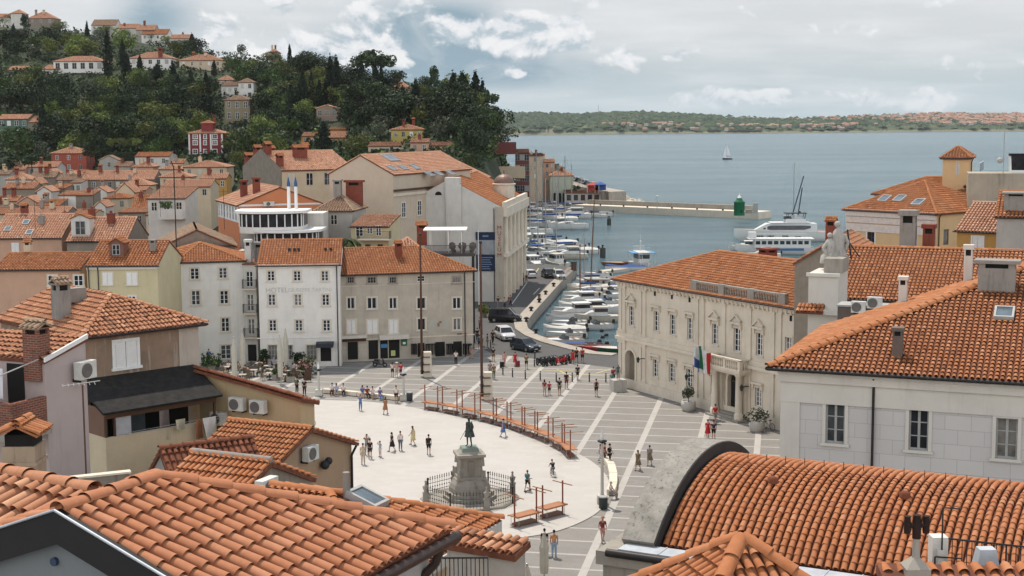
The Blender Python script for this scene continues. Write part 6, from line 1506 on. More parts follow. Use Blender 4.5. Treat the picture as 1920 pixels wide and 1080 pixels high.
st_=MB();L_,D_,z_,r_=h.L,h.D,h.ze,h.rise;st_.poly([(-0.12,D_,-0.1),(-0.12,0,-0.1),(-0.12,0,z_+.3),(-0.12,D_/2,z_+r_+.5),(-0.12,D_,z_+.3)]);st_.build('stone_gable',[W_STONE],h.o)
for u,v,w in((0.5,2.0,1.0),(6.0,6,2.4),(9.5,12,1.2),(3.5,13.5,1.0),(0.6,8,1.1),(0.6,13,1.2),(0.6,17.5,1.4)):h.chimney(u,v,w,2.0,BRICKC,cap='tile',d=1.2)
h=town('tall beige building with a blank gable wall, skylights and roof solar panels',617,737,325,290,plaster('wall_sand',(0.50,0.415,0.32,1),0.3),ROOF_PALE,'gablev',Y=212,D=26,ang=-24,seg=3,ov=0.3,cat='building')
kk=h.rise/(h.L/2)
def slope_r(px,py):
 c,s_=math.cos(h.ang),math.sin(h.ang);n=Vector((kk,0,1));nw=Vector((n.x*c-n.y*s_,n.x*s_+n.y*c,n.z));P=h.A+Vector((c*h.L,s_*h.L,h.ze));return h.loc(hit(px,py,P,nw))
for px,py,nm in((732,298,'solar_panel'),(734,317,'skylight'),(755,316,'skylight'),(778,315,'skylight'),(805,328,'skylight'),(822,327,'skylight'),(845,326,'skylight')):
 p=slope_r(px,py);
 if p.y<25:skylight(h.o,p+Vector((0,0,0.15)),(0,1,0),(-1,0,kk),3.0 if nm=='solar_panel' else 1.4,1.9 if nm=='solar_panel' else 1.3,nm)
for i in range(4):h.window('right',3+i*5,h.ze-6.5,1.2,2.2,proud=True,sur=STONE)
h.fpart('cornice','right',0,h.D,h.ze-2.6,h.ze-2.3,0.3,BROWNWOOD);h.fpart('cornice','right',0,h.D,h.ze-3.3,h.ze-2.9,0.2,STONE)
h=town('long peach roofed wing with skylights running back towards the red shore house',800,905,336,303,W_CREAM,ROOF_PALE,'hip',Y=246,D=12,win=(5,1),cat='building',ang=-4)
for px in(818,836,856):p,k=on_roof(h,px,327);skylight(h.o,p+Vector((0,0,0.15)),(1,0,0),(0,1,k),1.5,1.3)
h=town('grey rendered house with a mossy brown roof and big brick chimney',592,660,394,366,W_GREY,ROOF_MOSS,'hip',Y=190,D=9,ang=-6,win=(1,2));h.chimney(2.0,4.6,1.0,2.2,GREYC);h.chimney(4.0,6.0,2.2,2.6,BRICKC,d=1.0)
h=town('yellow house with a cluttered balcony behind the palm tree',658,728,424,402,W_YELLOW,ROOF_PALE,'shed',Y=184,D=7,ang=-8,seg=3)
h.wpx('front',667,424,681,443,proud=True,fc=WHITE);h.wpx('front',688,424,699,438,proud=True,fc=WHITE);h.wpx('front',705,422,715,442,proud=True,fc=WHITE)
for x in(685,708):h.wpx('front',x,458,x+10,473,proud=True,fc=BROWNWOOD)
mk_balcony(h.o,h.L*0.65,0,h.px('front',705,447)[1],4.2,1.3,0)
h=town('small grey house under the rooftop terrace with white canopy',735,800,476,446,W_WHITE2,ROOF_PALE,'hip',Y=176,D=7,ang=8,seg=3);h.chimney(4.0,3.4,1.2,1.8,BRICKC,cap='tile')
p=at(797,483,170);s=170/F;t=thing('rooftop_terrace','raised dark rooftop terrace with railings under a white flat canopy','terrace',(p.x,p.y,0));L_=94*s;zt=at(797,476,170).z
mb=MB();mb.bx(0,L_,0,5,zt-0.35,zt);mb.build('deck',[plain('deck_dark',(0.06,0.05,0.045,1))],t)
for x,y in((0.3,0.3),(L_-0.3,0.3),(0.3,4.7),(L_-0.3,4.7)):mb=MB();mb.cyl((x,y,0),(x,y,zt-0.35),0.12,n=6);mb.build('support_post',[IRON],t)
for x in(0.6,L_*0.47,L_-1.6):
 for y in(0.4,4.4):mb=MB();mb.cyl((x,y,zt),(x,y,zt+2.75),0.06,n=6);mb.build('canopy_post',[WHITE],t)
mb=MB();mb.bx(-0.2,L_-1.0,0.1,4.8,zt+2.75,zt+2.88);mb.build('canopy',[WHITE],t)
mb=MB()
for i in range(46):mb.cyl((L_*i/45,0,zt),(L_*i/45,0,zt+1.0),0.03,n=4)
mb.cyl((0,0,zt+1),(L_,0,zt+1),0.05,n=4);mb.build('railing',[plain('railing_grey',(0.10,0.10,0.10,1))],t)
def wicker(loc,rz,label,grp):
 t=thing('wicker_chair',label,'chair',loc,rz,grp);m=plain('wicker',(0.10,0.085,0.07,1),0.9);mb=MB();mb.lathe((0,0,0.05),[(0.22,0),(0.3,0.25),(0.36,0.36)],10);mb.build('seat',[m],t);mb=MB();mb.lathe((0,0.28,0.85),[(0.02,-0.5),(0.42,-0.3),(0.5,0),(0.42,0.35),(0.05,0.5)],10,sy=0.3);mb.build('backrest',[m],t);return t
w1=None
for i,x in enumerate((3.4,4.5,5.6)):
 q=(p.x+x,p.y+0.9,zt)
 lb='round wicker chair on the rooftop terrace, %s of three'%('leftmost','middle','rightmost')[i]
 w1=wicker(q,2.6,lb,'wicker chairs on the rooftop terrace')if i==0 else dup(w1,q,2.6+i*0.5,lb)
for i,(px,py,Yd,hh,w)in enumerate(((66,418,190,3.2,'above the three skylights'),(176,395,195,3.4,'behind the dormer roof'),(300,382,215,3.0,'beside the white plant terrace'),(120,372,230,3.0,'in the left middle of town'),(215,352,262,3.2,'before the neat orange hip roof'),(420,400,176,3.0,'behind the corner house roof'),(345,330,300,3.4,'near the square pale hip roof'))):
 p=at(px,py,Yd);t=thing('roof_aerial','thin television aerial on the roofs '+w,'antenna',(p.x,p.y,p.z-2.0),0,'television aerials on the town roofs');mb=MB();mb.cyl((0,0,0),(0,0,hh+2),0.035,n=4);mb.build('mast',[IRON],t);mb=MB();mb.cyl((-.6,0,hh+1.7),(.6,0,hh+1.7),0.02,n=4)
 for k in range(5):mb.cyl((-.5+k*.25,-.3,hh+1.7),(-.5+k*.25,.3,hh+1.7),0.018,n=3)
 mb.build('aerial_rods',[IRON],t)
hv=lambda*a,**k:town(*a,**k)
hv('green house with white framed windows on the left slope',-5,52,223,215,W_GREEN,ROOF_PALE,'gable',base=246,win=(4,2),D=9,name='hillside_house',wsz=(1.2,1.6),wfc=WHITE)
hv('low dark roofed annex joined to the green house',52,71,229,217,W_STONE,ROOF_PALE,'shed',base=246,D=7,name='hillside_house')
hv('wide white villa with blue tinted windows halfway up the hill',100,194,115,106,W_WHITE,ROOF_PALE,'hip',base=138,D=11,win=(6,2),name='hillside_villa',wsz=(1.6,2.2),wfc=GREYPAINT)
hv('low garage wing attached left of the wide white villa',79,112,130,122,W_WHITE2,ROOF_PALE,'shed',base=140,D=7,name='hillside_house',win=(2,1),wsz=(2,1.6))
hv('isolated strip of orange roof in the bushes, far left slope',13,45,131,124,W_STONE,ROOF_PALE,'shed',base=136,D=6,name='hillside_house')
h=hv('white house with a tall red chimney beside tall cypresses',243,320,109,98,W_WHITE,ROOF_PALE,'hip',base=131,D=12,win=(5,2),name='hillside_villa',wsz=(1.3,1.6));h.chimney(h.L*0.74,1.0,1.4,3.8,BRICKC,z=h.ze)
hv('orange roofed house half hidden by pines, upper middle slope',336,416,113,103,W_CREAM,ROOF_PALE,'hip',base=132,D=12,win=(5,2),name='hillside_villa',ch=2)
hv('white tower like house with a pyramid roof in the middle slope',447,475,154,147,W_WHITE,ROOF_MOSS,'hip',base=184,D=6,win=(2,3),name='hillside_villa',wsz=(1.0,1.5))
hv('white lower house joined to the tower like house',415,447,161,154,W_WHITE,ROOF_MOSS,'shed',base=184,D=7,win=(3,2),name='hillside_house',wsz=(1.0,1.3))
hv('house with a small orange roof above the white tower like house',408,436,150,142,W_WHITE2,ROOF_PALE,'hip',base=158,D=7,name='hillside_house')
hv('olive brown house with arched windows below the white tower house',421,468,187,178,plaster('wall_olive',(0.24,0.20,0.13,1),0.4),ROOF_MOSS,'hip',base=232,D=8,win=(3,2),name='hillside_house',wsz=(1.1,2.0),wfc=WHITE)
h=hv('dark red villa with white corner stones and a small tower',353,419,250,240,plaster('wall_wine',(0.20,0.035,0.035,1),0.25),ROOF_PALE,'hip',base=291,D=10,win=None,name='red_villa',cat='villa')
for x0,x1 in((361,371),(381,388),(398,408)):
 for y0 in(251,262.5,279):h.wpx('front',x0+1,y0+1,x1-1,y0+9,proud=True,nx=2,ny=2,sur=WHITE)
for x in(353.5,374,394,415):h.bpart('quoins','front',x,250,x+3,290,0.1,WHITE)
u=h.px('front',386,250)[0];tb=MB();tb.bx(u-1.7,u+1.7,2,5.6,h.ze,h.ze+2.9);to=tb.build('roof_turret',[h.wall],h.o);tb=MB();tz_=h.ze+2.9;[roof_face(tb,[a,b,(u,3.8,tz_+.9)],Vector(b)-Vector(a),.4,.6,2,.08)for a,b in(((u-2,1.7,tz_),(u+2,1.7,tz_)),((u+2,1.7,tz_),(u+2,5.9,tz_)),((u+2,5.9,tz_),(u-2,5.9,tz_)),((u-2,5.9,tz_),(u-2,1.7,tz_)))];tb.build('turret_roof',[ROOF_OLD,PANROOF],to);h.chimney(u+1.6,5,0.8,2.4,BRICKC,z=h.ze+3)
hv('gabled stone coloured house with four windows among the trees',593,633,203,197,plaster('wall_taupe',(0.30,0.22,0.17,1),0.4),ROOF_PALE,'gablev',base=230,D=8,win=(3,2),name='hillside_house',wsz=(1.2,1.6))
hv('small ochre house with an orange roof left of the dark cypress',565,593,255,248,W_OCHRE,ROOF_PALE,'shed',base=267,D=6,win=(2,1),name='hillside_house')
hv('open shed with an orange roof right of the dark cypress',616,648,258,247,W_OCHRE,ROOF_PALE,'shed',base=270,D=6,win=(2,1),name='hillside_house',wsz=(1.6,1.6))
hv('upper ochre house with a flat orange roof beyond the open shed',616,648,243,238,W_OCHRE,ROOF_PALE,'shed',base=250,D=6,name='hillside_house')
hv('mustard yellow two storey house with terrace on the right slope',733,794,243,234,plaster('wall_mustard',(0.40,0.32,0.10,1),0.3),ROOF_PALE,'hip',base=266,D=9,win=(4,2),name='hillside_house',ch=2)
hv('cream house with three wide dark windows below the mustard house',690,756,274,266,W_CREAM,ROOF_PALE,'shed',base=292,D=7,win=(3,1),name='hillside_house',wsz=(1.8,1.5))
hv('peach house with small blue framed windows near the cliff',769,804,267,261,W_PINK,ROOF_PALE,'gable',base=292,D=7,win=(2,2),name='hillside_house',ch=1)
hv('long low bungalow right of the peach house near the cliff',805,847,273,266,W_CREAM,ROOF_PALE,'shed',base=286,D=6,win=(3,1),name='hillside_house')
hv('orange hip roof glimpsed between cypress trees, right of the big pine',735,768,164,153,W_CREAM,ROOF_PALE,'hip',base=172,D=9,name='hillside_house',ch=1)
hv('pale orange roofed house on the ridge at the far left corner',-15,42,33,26,W_WHITE2,ROOF_PALE,'gable',base=40,D=9,name='ridge_house')
hv('white house with a stepped roof behind the far left ridge house',20,42,25,18,W_WHITE2,ROOF_PALE,'hip',base=40,D=8,name='ridge_house')
hv('ridge house with two dark chimneys beside the dark spruce',52,101,34,23,W_STONE,ROOF_PALE,'hip',base=46,D=10,name='ridge_house',ch=2,win=(3,1))
hv('brown roofed chalet with blue windows on the ridge',171,217,47,37,W_WHITE2,ROOF_MOSS,'gable',base=58,D=10,win=(4,1),name='ridge_house')
hv('terrace house with orange roof on the ridge, left of three',220,258,53,45,W_WHITE2,ROOF_PALE,'gable',base=62,D=9,ch=1,name='ridge_house')
hv('terrace house with grey gable on the ridge, middle of three',255,290,56,47,W_GREY,ROOF_PALE,'gable',base=64,D=9,ch=1,name='ridge_house')
hv('white terrace house with three windows on the ridge, right of three',265,314,64,55,W_WHITE,ROOF_NEW,'gable',base=72,D=9,win=(4,1),ch=1,name='ridge_house')
hv('low ridge house with one chimney left of the tall cypress',318,358,72,65,W_WHITE2,ROOF_PALE,'gable',base=80,D=9,ch=1,name='ridge_house')
hv('small roof with two chimneys on the ridge near the lone cypress',504,520,98,92,W_CREAM,ROOF_PALE,'hip',base=104,D=8,ch=2,name='ridge_house')
h=town('tall dark red shore house with white windows and balconies',923,968,288,277,plaster('wall_maroon',(0.16,0.05,0.045,1),0.3),ROOF_PALE,'hip',Y=430,D=11,win=(3,4),ch=2,name='shore_house',wsz=(1.1,1.8),wfc=WHITE)
town('dark red balcony wing right of the tall shore house',966,992,286,279,plaster('wall_maroon',(0.16,0.05,0.045,1)),ROOF_PALE,'shed',Y=436,D=9,win=(3,4),name='shore_house',wsz=(1.4,1.8),wfc=GREYPAINT)
town('plain beige shore house with a row of chimneys',990,1018,292,287,W_CREAM,ROOF_PALE,'shed',Y=470,D=12,win=(1,3),ch=2,name='shore_house')
town('pink shore house with blue grey top floor',1012,1040,304,298,W_PINK,ROOF_PALE,'gable',Y=500,D=10,win=(3,3),ch=1,name='shore_house')
h=town('pale green harbour office with arched doors and an orange hip roof',1032,1075,329,316,plaster('wall_mint',(0.42,0.46,0.37,1),0.3),ROOF_PALE,'hip',Y=488,D=9,win=None,ch=2,name='harbour_office',cat='building')
for i in range(4):mb=MB();arch(mb,h.L*(0.2+0.2*i),0.2,1.1,3.4,-0.03);mb.build('arched_door',[BLACK],h.o)
h.window('right',h.D*0.5,h.ze-4,1.3,2.2,proud=True)
town('long low white warehouse at the root of the pier',1060,1139,362,358,W_WHITE2,STONED and ROOF_MOSS,'shed',Y=478,D=10,win=(6,1),name='quay_warehouse',cat='building',wsz=(1.4,1.9),wfc=BROWNWOOD)
town('cream shore house with a balcony beneath the maroon house',935,985,335,330,W_CREAM,ROOF_PALE,'shed',Y=420,D=8,win=(3,2),name='shore_house')
def leafmat(name,lo,mid,hi):
 m,nt,b=newmat(name);a=N(nt,'ShaderNodeAttribute');a.attribute_name='tint'
 c=ramp(nt,a.outputs['Fac'],[(0.0,lo),(0.5,mid),(1.0,hi)])
 oi=nt.nodes.new('ShaderNodeObjectInfo');v=nt.nodes.new('ShaderNodeHueSaturation')
 mp=nt.nodes.new('ShaderNodeMapRange');mp.inputs[3].default_value=0.7;mp.inputs[4].default_value=1.4
 nt.links.new(oi.outputs['Random'],mp.inputs[0]);nt.links.new(mp.outputs[0],v.inputs['Value'])
 m2=nt.nodes.new('ShaderNodeMapRange');m2.inputs[3].default_value=0.485;m2.inputs[4].default_value=0.515;nt.links.new(oi.outputs['Random'],m2.inputs[0]);nt.links.new(m2.outputs[0],v.inputs['Hue'])
 nt.links.new(c,v.inputs['Color']);nt.links.new(v.outputs[0],b.inputs['Base Color']);b.inputs['Roughness'].default_value=0.7;b.inputs['Specular IOR Level'].default_value=0.2
 return m
L_GREEN=leafmat('leaves_green',(0.012,0.026,0.008,1),(0.034,0.060,0.016,1),(0.085,0.125,0.032,1))
L_DARK=leafmat('leaves_dark',(0.005,0.012,0.005,1),(0.014,0.027,0.010,1),(0.040,0.060,0.020,1))
L_OLIVE=leafmat('leaves_olive',(0.028,0.038,0.024,1),(0.070,0.085,0.052,1),(0.13,0.145,0.095,1))
L_CYP=leafmat('leaves_cypress',(0.003,0.008,0.004,1),(0.009,0.017,0.008,1),(0.022,0.034,0.015,1))
L_LIME=leafmat('leaves_lime',(0.045,0.065,0.014,1),(0.095,0.125,0.028,1),(0.17,0.19,0.05,1))
L_PINE=leafmat('leaves_pine',(0.010,0.022,0.010,1),(0.026,0.044,0.017,1),(0.06,0.085,0.032,1))
BARK=plain('bark',(0.06,0.045,0.035,1),0.95)
def leaves(mb,c,r,n,size,sz=1.0,base=0.5,up=False,mi=0):
 c=np.array(c,float);d=np.random.normal(size=(n,3));d/=np.linalg.norm(d,axis=1)[:,None]
 rr=r*(0.55+0.45*np.random.random(n)**0.5);P=c+d*rr[:,None]*np.array([1,1,sz])
 a=np.random.normal(size=(n,3));a/=np.linalg.norm(a,axis=1)[:,None]
 if up:a=a*0.35+np.array([0,0,1.0]);a/=np.linalg.norm(a,axis=1)[:,None]
 b=np.cross(a,np.random.normal(size=(n,3)));b/=np.linalg.norm(b,axis=1)[:,None]
 s=size*np.random.uniform(0.6,1.3,n)[:,None]
 V=np.stack([P-a*s*0.6,P+b*s*0.42,P+a*s*0.7,P-b*s*0.42],1).reshape(-1,3)
 t=np.clip(base+np.random.normal(0,0.18,n),0,1)
 mb.add(V,[(i*4,i*4+1,i*4+2,i*4+3)for i in range(n)],mi,t)
def trunk(h,r,limbs,lean=0.0):
 t=MB();t.tube([(0,0,-0.6),(lean*0.4,0,h*0.5),(lean,0,h)],[r,r*0.75,r*0.5],7)
 for i in range(limbs):
  a=i*2.4+random.random();z=h*random.uniform(0.55,0.95);l=h*random.uniform(0.35,0.6);t.tube([(lean*z/h,0,z),(l*0.5*math.cos(a),l*0.5*math.sin(a),z+l*0.35),(l*0.9*math.cos(a),l*0.9*math.sin(a),z+l*0.8)],[r*0.45,r*0.3,r*0.12],5)
 return t
def crown_broad(h,w,lumps,n,size):
 mb=MB()
 for i in range(lumps):
  a=random.random()*2*PI;q=random.random()**0.6;z=random.uniform(-0.8,1.0)
  rad=w*0.5*q*math.sqrt(max(0.1,1-z*z*0.8));r=w*random.uniform(0.17,0.29)
  leaves(mb,(rad*math.cos(a),rad*math.sin(a),h*0.62+z*h*0.27),r,n,size,0.8,random.choice((0.25,0.45,0.5,0.62,0.8)))
 return mb
def crown_cypress(h,w):
 mb=MB();k=16
 for i in range(k):
  f=(i+0.5)/k;r=w*0.5*(math.sin(PI*min(1,(f*0.9+0.1))**0.75)**0.6)*(1.05-0.35*f)
  for j in range(3):
   a=random.random()*6.3;leaves(mb,(0.35*r*math.cos(a),0.35*r*math.sin(a),0.4+f*(h-0.6)),r*0.85,26,0.55,1.3,random.choice((0.3,0.5,0.65)),True)
 leaves(mb,(0,0,h-0.3),w*0.12,14,0.4,3,0.5,True);return mb
def crown_pine(h,w,umbrella=True):
 mb=MB()
 for i in range(40 if umbrella else 26):
  a=random.random()*6.3;q=random.random()**0.5
  z=h*(0.86+0.08*(1-q*q)*2+random.uniform(-0.14,0.05))if umbrella else h*random.uniform(0.38,0.98)
  rr=w*0.44*q if umbrella else w*0.45*q*(1.25-z/h)
  leaves(mb,(rr*math.cos(a),rr*math.sin(a),z),w*random.uniform(0.12,0.18),60 if umbrella else 44,0.6,0.7,random.choice((0.25,0.45,0.6,0.75)))
 return mb
PROTO={}
def proto(kind,label,h,w,crown,th,mat,cat='tree',limbs=5):
 t=thing(kind,label,cat,(0,-500,0));trunk(th,max(0.12,w*0.03),limbs).build('trunk',[BARK],t);crown.build('crown',[mat],t)
 PROTO.setdefault(kind,[]).append([t,False,h,w]);return t
for i in range(3):proto('broadleaf_tree','',8.5,8,crown_broad(8.5,8,19,80,0.48),4.4,L_GREEN)
for i in range(3):proto('oak_tree','',9,9,crown_broad(9,9.5,20,80,0.5),4.6,L_DARK)
for i in range(2):proto('olive_tree','',5,5.5,crown_broad(5,5.5,12,40,0.45),2.3,L_OLIVE)
for i in range(3):proto('cypress_tree','',13,3.0,crown_cypress(13,3.7),3.0,L_CYP,limbs=0)
for i in range(2):proto('umbrella_pine','',12,11,crown_pine(12,11),9.5,L_PINE)
for i in range(2):proto('pine_tree','',11,8,crown_pine(11,8,False),8,L_PINE)
def tree(kind,p,label,s=1.0,sz=None,mat=None,group=None,k=None):
 pr=random.choice(PROTO[kind])if k is None else PROTO[kind][k]
 if not pr[1]:o=pr[0];pr[1]=True;o.location=p;o.rotation_euler=(0,0,random.random()*6.3)
 else:o=dup(pr[0],p,random.random()*6.3)
 o.scale=(s,s,sz or s);o['label']=label;o['category']='tree'
 if group:o['group']=group
 if mat:
  for c in kids(o):
   if c.name.startswith('crown'):setmat(c,mat)
 return o
def scr(p):return proj(p.x,p.y,p.z)
def proj(x,y,z):
 z-=H;c=y*ct-z*st;v=(y*st+z*ct)/c;u=x/c
 return(960+F*(u*cr-v*sr),540-F*(u*sr+v*cr))
NTREE=0;TR=[]
def at_hill(px,py):p=hill_hit(px,py);return Vector((p.x,p.y,hill_z(p.x,p.y)))
def place(kind,px,py_base,h_px,label,w=None,mat=None,Y=None,group=None):
 global NTREE
 if Y is None:p=at_hill(px,py_base)
 else:q=at(px,py_base,Y);p=Vector((q.x,q.y,q.z))
 hh=h_px*p.y/F;pr=PROTO[kind][0];s=hh/pr[2]
 sx=s if w is None else w*p.y/F/pr[3]
 tree(kind,p,label,sx,s,mat,group);NTREE+=1;TR.append((px,py_base-h_px*0.5,h_px*0.4));return p
place('cypress_tree',543,104,42,'lone slender cypress standing above the ridge line',9)
place('umbrella_pine',700,176,70,'large umbrella pine rising highest above the right slope',86);place('oak_tree',665,172,50,'dark dense tree under the left side of the umbrella pine',50);place('oak_tree',732,180,48,'dark dense tree under the right side of the umbrella pine',46)
place('cypress_tree',892,218,82,'tall dark cypress at the cliff edge, left of two',22);place('cypress_tree',905,222,78,'tall dark cypress at the cliff edge, right of two',19)
place('cypress_tree',868,222,84,'broad dark cypress just left of the cliff edge pair',30);place('cypress_tree',851,224,86,'dark ragged cypress left of the broad cliff cypress',24)
place('pine_tree',815,200,72,'dark pine with a bent top left of the cliff cypresses',34)
place('cypress_tree',361,104,40,'dark cypress on the ridge beside the low chimney house',13)
place('cypress_tree',238,160,58,'tall cypress left of the white house with the red chimney',20);place('cypress_tree',263,150,44,'narrow cypress in front of the white house with the red chimney',13)
place('pine_tree',48,64,38,'dark spruce like conifer on the far left ridge',22)
place('cypress_tree',607,282,52,'dark bushy cypress between the ochre sheds',26);place('cypress_tree',200,158,30,'small cypress right of the wide white villa',9)
place('cypress_tree',402,142,28,'short cypress right of the orange roofed hill house',10);place('cypress_tree',450,152,34,'cypress behind the white tower like house',17)
place('cypress_tree',335,214,70,'tall dark cypress in the middle of the wooded slope',20);place('cypress_tree',296,172,50,'wide cypress below the white house with the red chimney',26)
place('cypress_tree',585,214,78,'pair topping cypress left of the gabled stone house',14);place('cypress_tree',525,232,48,'pointed cypress on the slope left of the gabled stone house',15)
place('cypress_tree',780,205,56,'cypress right of the hidden orange hip roof',17);place('cypress_tree',755,210,46,'cypress in front of the hidden orange hip roof',15);place('cypress_tree',82,272,84,'very tall dark cypress right of the green house',18);place('cypress_tree',131,232,46,'thin cypress above the brick red house',9)
place('broadleaf_tree',795,240,48,'round tree with golden green crown above the mustard house',48,L_LIME)
place('broadleaf_tree',882,225,50,'yellowish spreading tree hanging at the cliff top',52,L_LIME)
def near_name(px,py):
 best=None
 for nm,x,y in NAMED:
  d=math.hypot(px-x,(py-y)*1.6)
  if best is None or d<best[0]:best=(d,nm,x,y)
 d,nm,x,y=best
 if abs(px-x)>abs(py-y)*1.2:return('left of ' if px<x else 'right of ')+nm
 return('above ' if py<y else 'below ')+nm
for px,py,hh,lb in((18,44,24,'small tree in front of the far left ridge house'),(78,50,22,'low tree below the ridge house with two dark chimneys'),(112,48,20,'bushy tree right of the ridge house with two dark chimneys'),(196,64,22,'low tree in front of the brown roofed ridge chalet'),(236,68,20,'low tree before the left ridge terrace house'),(282,74,20,'low tree before the middle ridge terrace house'),(318,80,22,'low tree between the ridge terrace and the chimney house'),(345,86,20,'low tree before the low ridge chimney house'),(508,110,24,'low tree before the small two chimney ridge roof')):place('broadleaf_tree',px,py,hh,lb,hh*1.5)
NAMED=[('the green house',26,230),('the wide white villa',148,122),('the red chimney villa',282,113),('the orange roofed hill house',376,116),('the white tower house',455,165),('the olive brown house',445,205),('the dark red villa',386,265),('the gabled stone house',613,214),('the ochre sheds',618,258),('the mustard house',764,250),('the hidden orange roof',750,160),('the umbrella pine',700,130),('the lone cypress',543,80),('the ridge chalet',194,47),('the ridge terrace houses',268,58),('the far left ridge houses',50,35),('the peach cliff house',786,276),('the cliff cypresses',898,180),('the brick red house',128,290),('the orange roof strip',29,130)]
ADJ={'broadleaf_tree':['leafy green tree','bushy mid green tree','light green tree'],'oak_tree':['dense dark tree','broad dark green tree','shady dark tree'],'olive_tree':['grey green olive tree','silvery olive tree'],'cypress_tree':['slim dark cypress','dark pointed cypress'],'pine_tree':['dark pine','ragged pine'],'umbrella_pine':['flat topped pine','spreading pine']}
SKY_=[(-60,28),(0,30),(100,40),(170,50),(320,66),(400,80),(480,95),(600,106),(650,118),(740,128),(850,140),(900,150),(916,190),(960,270)]
def skyl(px):
 for(a,b),(c,d)in zip(SKY_,SKY_[1:]):
  if a<=px<=c:return b+(d-b)*(px-a)/(c-a)
 return 30
rnd=random.Random(11);tries=0;used_labels={}
while NTREE<298 and tries<9000:
 tries+=1
 px=rnd.uniform(-40,935);top=skyl(px)+16
 py=rnd.uniform(top-6,312 if px>430 else 306)
 if py<top:py=top
 p=at_hill(px,py)
 if p.y>715 or p.z<4.5:continue
 zone=rnd.random()
 if px>560 or 200<px<440:kinds=['oak_tree']*5+['broadleaf_tree']*3+['cypress_tree']*3+['pine_tree']*2+['umbrella_pine']
 else:kinds=['broadleaf_tree']*5+['olive_tree']*4+['oak_tree']*4+['cypress_tree']
 if py>250:kinds=['broadleaf_tree']*4+['oak_tree']*3+['olive_tree']*2
 kind=rnd.choice(kinds);h,w=PROTO[kind][0][2],PROTO[kind][0][3];s=rnd.uniform(0.7,1.2)
 hp,wp=h*s*F/p.y,w*s*F/p.y;x0,y0=scr(p)
 bad=y0-hp<skyl(px)-2
 for(a,b,c,d,Yh)in HOUSE_RECTS:
  if p.y<Yh+12 and x0+wp*0.36>a and x0-wp*0.36<c and y0-hp<d-2 and y0>b:bad=True;break
 if bad:continue
 if any(abs(px-q[0])<9 and abs(y0-hp/2-q[1])<7 for q in TR):continue
 lab=rnd.choice(ADJ[kind])+' on the hillside '+near_name(x0,y0-hp/2)
 tree(kind,p,lab,s,s*rnd.uniform(0.9,1.15),None,'trees on the wooded hillside');NTREE+=1;TR.append((px,y0-hp/2,wp))
print('trees',NTREE,tries)
mb=MB()
for i in range(5900):
 px=rnd.uniform(-40,955)if i<4700 else rnd.uniform(-340,-30);top=skyl(px)+8;py=rnd.uniform(top,345 if 200<px<560 else 318)
 if px>905:py=rnd.uniform(205,300)
 p=at_hill(px,py)
 if p.y>712 or p.z<3:continue
 hit_=False
 for(a,b,c,d,Yh)in HOUSE_RECTS:
  if a-4<px<c+4 and b<py<d+3 and abs(p.y-Yh)<14:hit_=True;break
 if hit_:continue
 r=rnd.uniform(1.0,2.6);leaves(mb,(p.x,p.y,p.z+r*0.45),r,17,r*0.42,0.75,rnd.choice((0.15,0.3,0.5,0.65,0.85)),mi=(3 if 905<px<945 and rnd.random()<0.5 else rnd.choice((0,0,1,1,2))))
tag(mb.build('undergrowth',[L_GREEN,L_DARK,L_OLIVE,L_LIME]),'dense bushes and scrub covering the hillside between the trees','undergrowth',kind='stuff')
for x0,x1,py,lab in((204,300,288,'upper long clipped hedge on the terraced garden below the slope'),(216,262,301,'lower short clipped hedge on the terraced garden below the slope')):
 a,b=at(x0,py,408),at(x1,py,408);t=thing('clipped_hedge',lab,'hedge',(a.x,a.y,a.z-1.5));mb=MB();L=b.x-a.x
 mb.bx(0.1,L-0.1,0.1,1.2,-9,1.7)
 for i in range(int(L/0.5)):leaves(mb,(0.3+i*0.5,0.6,1.0),0.8,22,0.35,1.1,0.3)
 mb.build('foliage',[L_DARK],t)
for i,px in enumerate((210,231,255)):place('broadleaf_tree',px,277,18,'small round yellow green tree above the clipped hedge, %s'%('leftmost','middle one','rightmost')[i],18,L_LIME,Y=392,group='small trees above the hedge')
place('broadleaf_tree',1042,338,30,'green tree by the water behind the pale green harbour office',26,Y=560);place('broadleaf_tree',1080,362,15,'dark bush beside the pale green harbour office',15,L_DARK,Y=482)
place('broadleaf_tree',448,318,34,'green tree right of the dark red villa',36,Y=370);place('broadleaf_tree',170,306,40,'dark green tree right of the brick red house',36,L_DARK,Y=385)
place('broadleaf_tree',12,330,30,'dark tree at the left edge above the old town roofs',46,L_DARK,Y=386);place('broadleaf_tree',60,320,34,'dark tree left of the brick red house',40,L_DARK,Y=384)
place('broadleaf_tree',880,330,42,'leafy tree below the cliff beside the dark red shore house',34,L_GREEN,Y=330)
p=at(652,478,176);t=thing('palm_tree','feathery green palm tree standing in front of the yellow balcony house','palm',(p.x,p.y,0));z=at(652,452,176).z
mb=MB();mb.tube([(0,0,0),(0.1,0,z)],[0.3,0.24],8);mb.build('trunk',[BARK],t);mb=MB()
for i in range(34):
 a=random.random()*6.3;e0=random.uniform(-0.1,1.2);L=random.uniform(1.5,2.0);pr=None
 for k in range(9):
  f=k/8;q=Vector((0.1+math.cos(a)*L*f*math.cos(e0*(1-f*.4)),math.sin(a)*L*f*math.cos(e0*(1-f*.4)),z+L*(math.sin(e0)*f-1.0*f*f)))
  if pr is not None:
   sd=Vector((-math.sin(a),math.cos(a),0))*(0.34*(1-f*0.7))
   mb.add([pr,pr+sd+Vector((0,0,-0.15)),q+sd*0.9+Vector((0,0,-0.15)),q],[(0,1,2,3)],0,0.3+0.5*random.random());mb.add([pr,pr-sd+Vector((0,0,-0.15)),q-sd*0.9+Vector((0,0,-0.15)),q],[(0,1,2,3)],0,0.3+0.5*random.random())
  pr=q
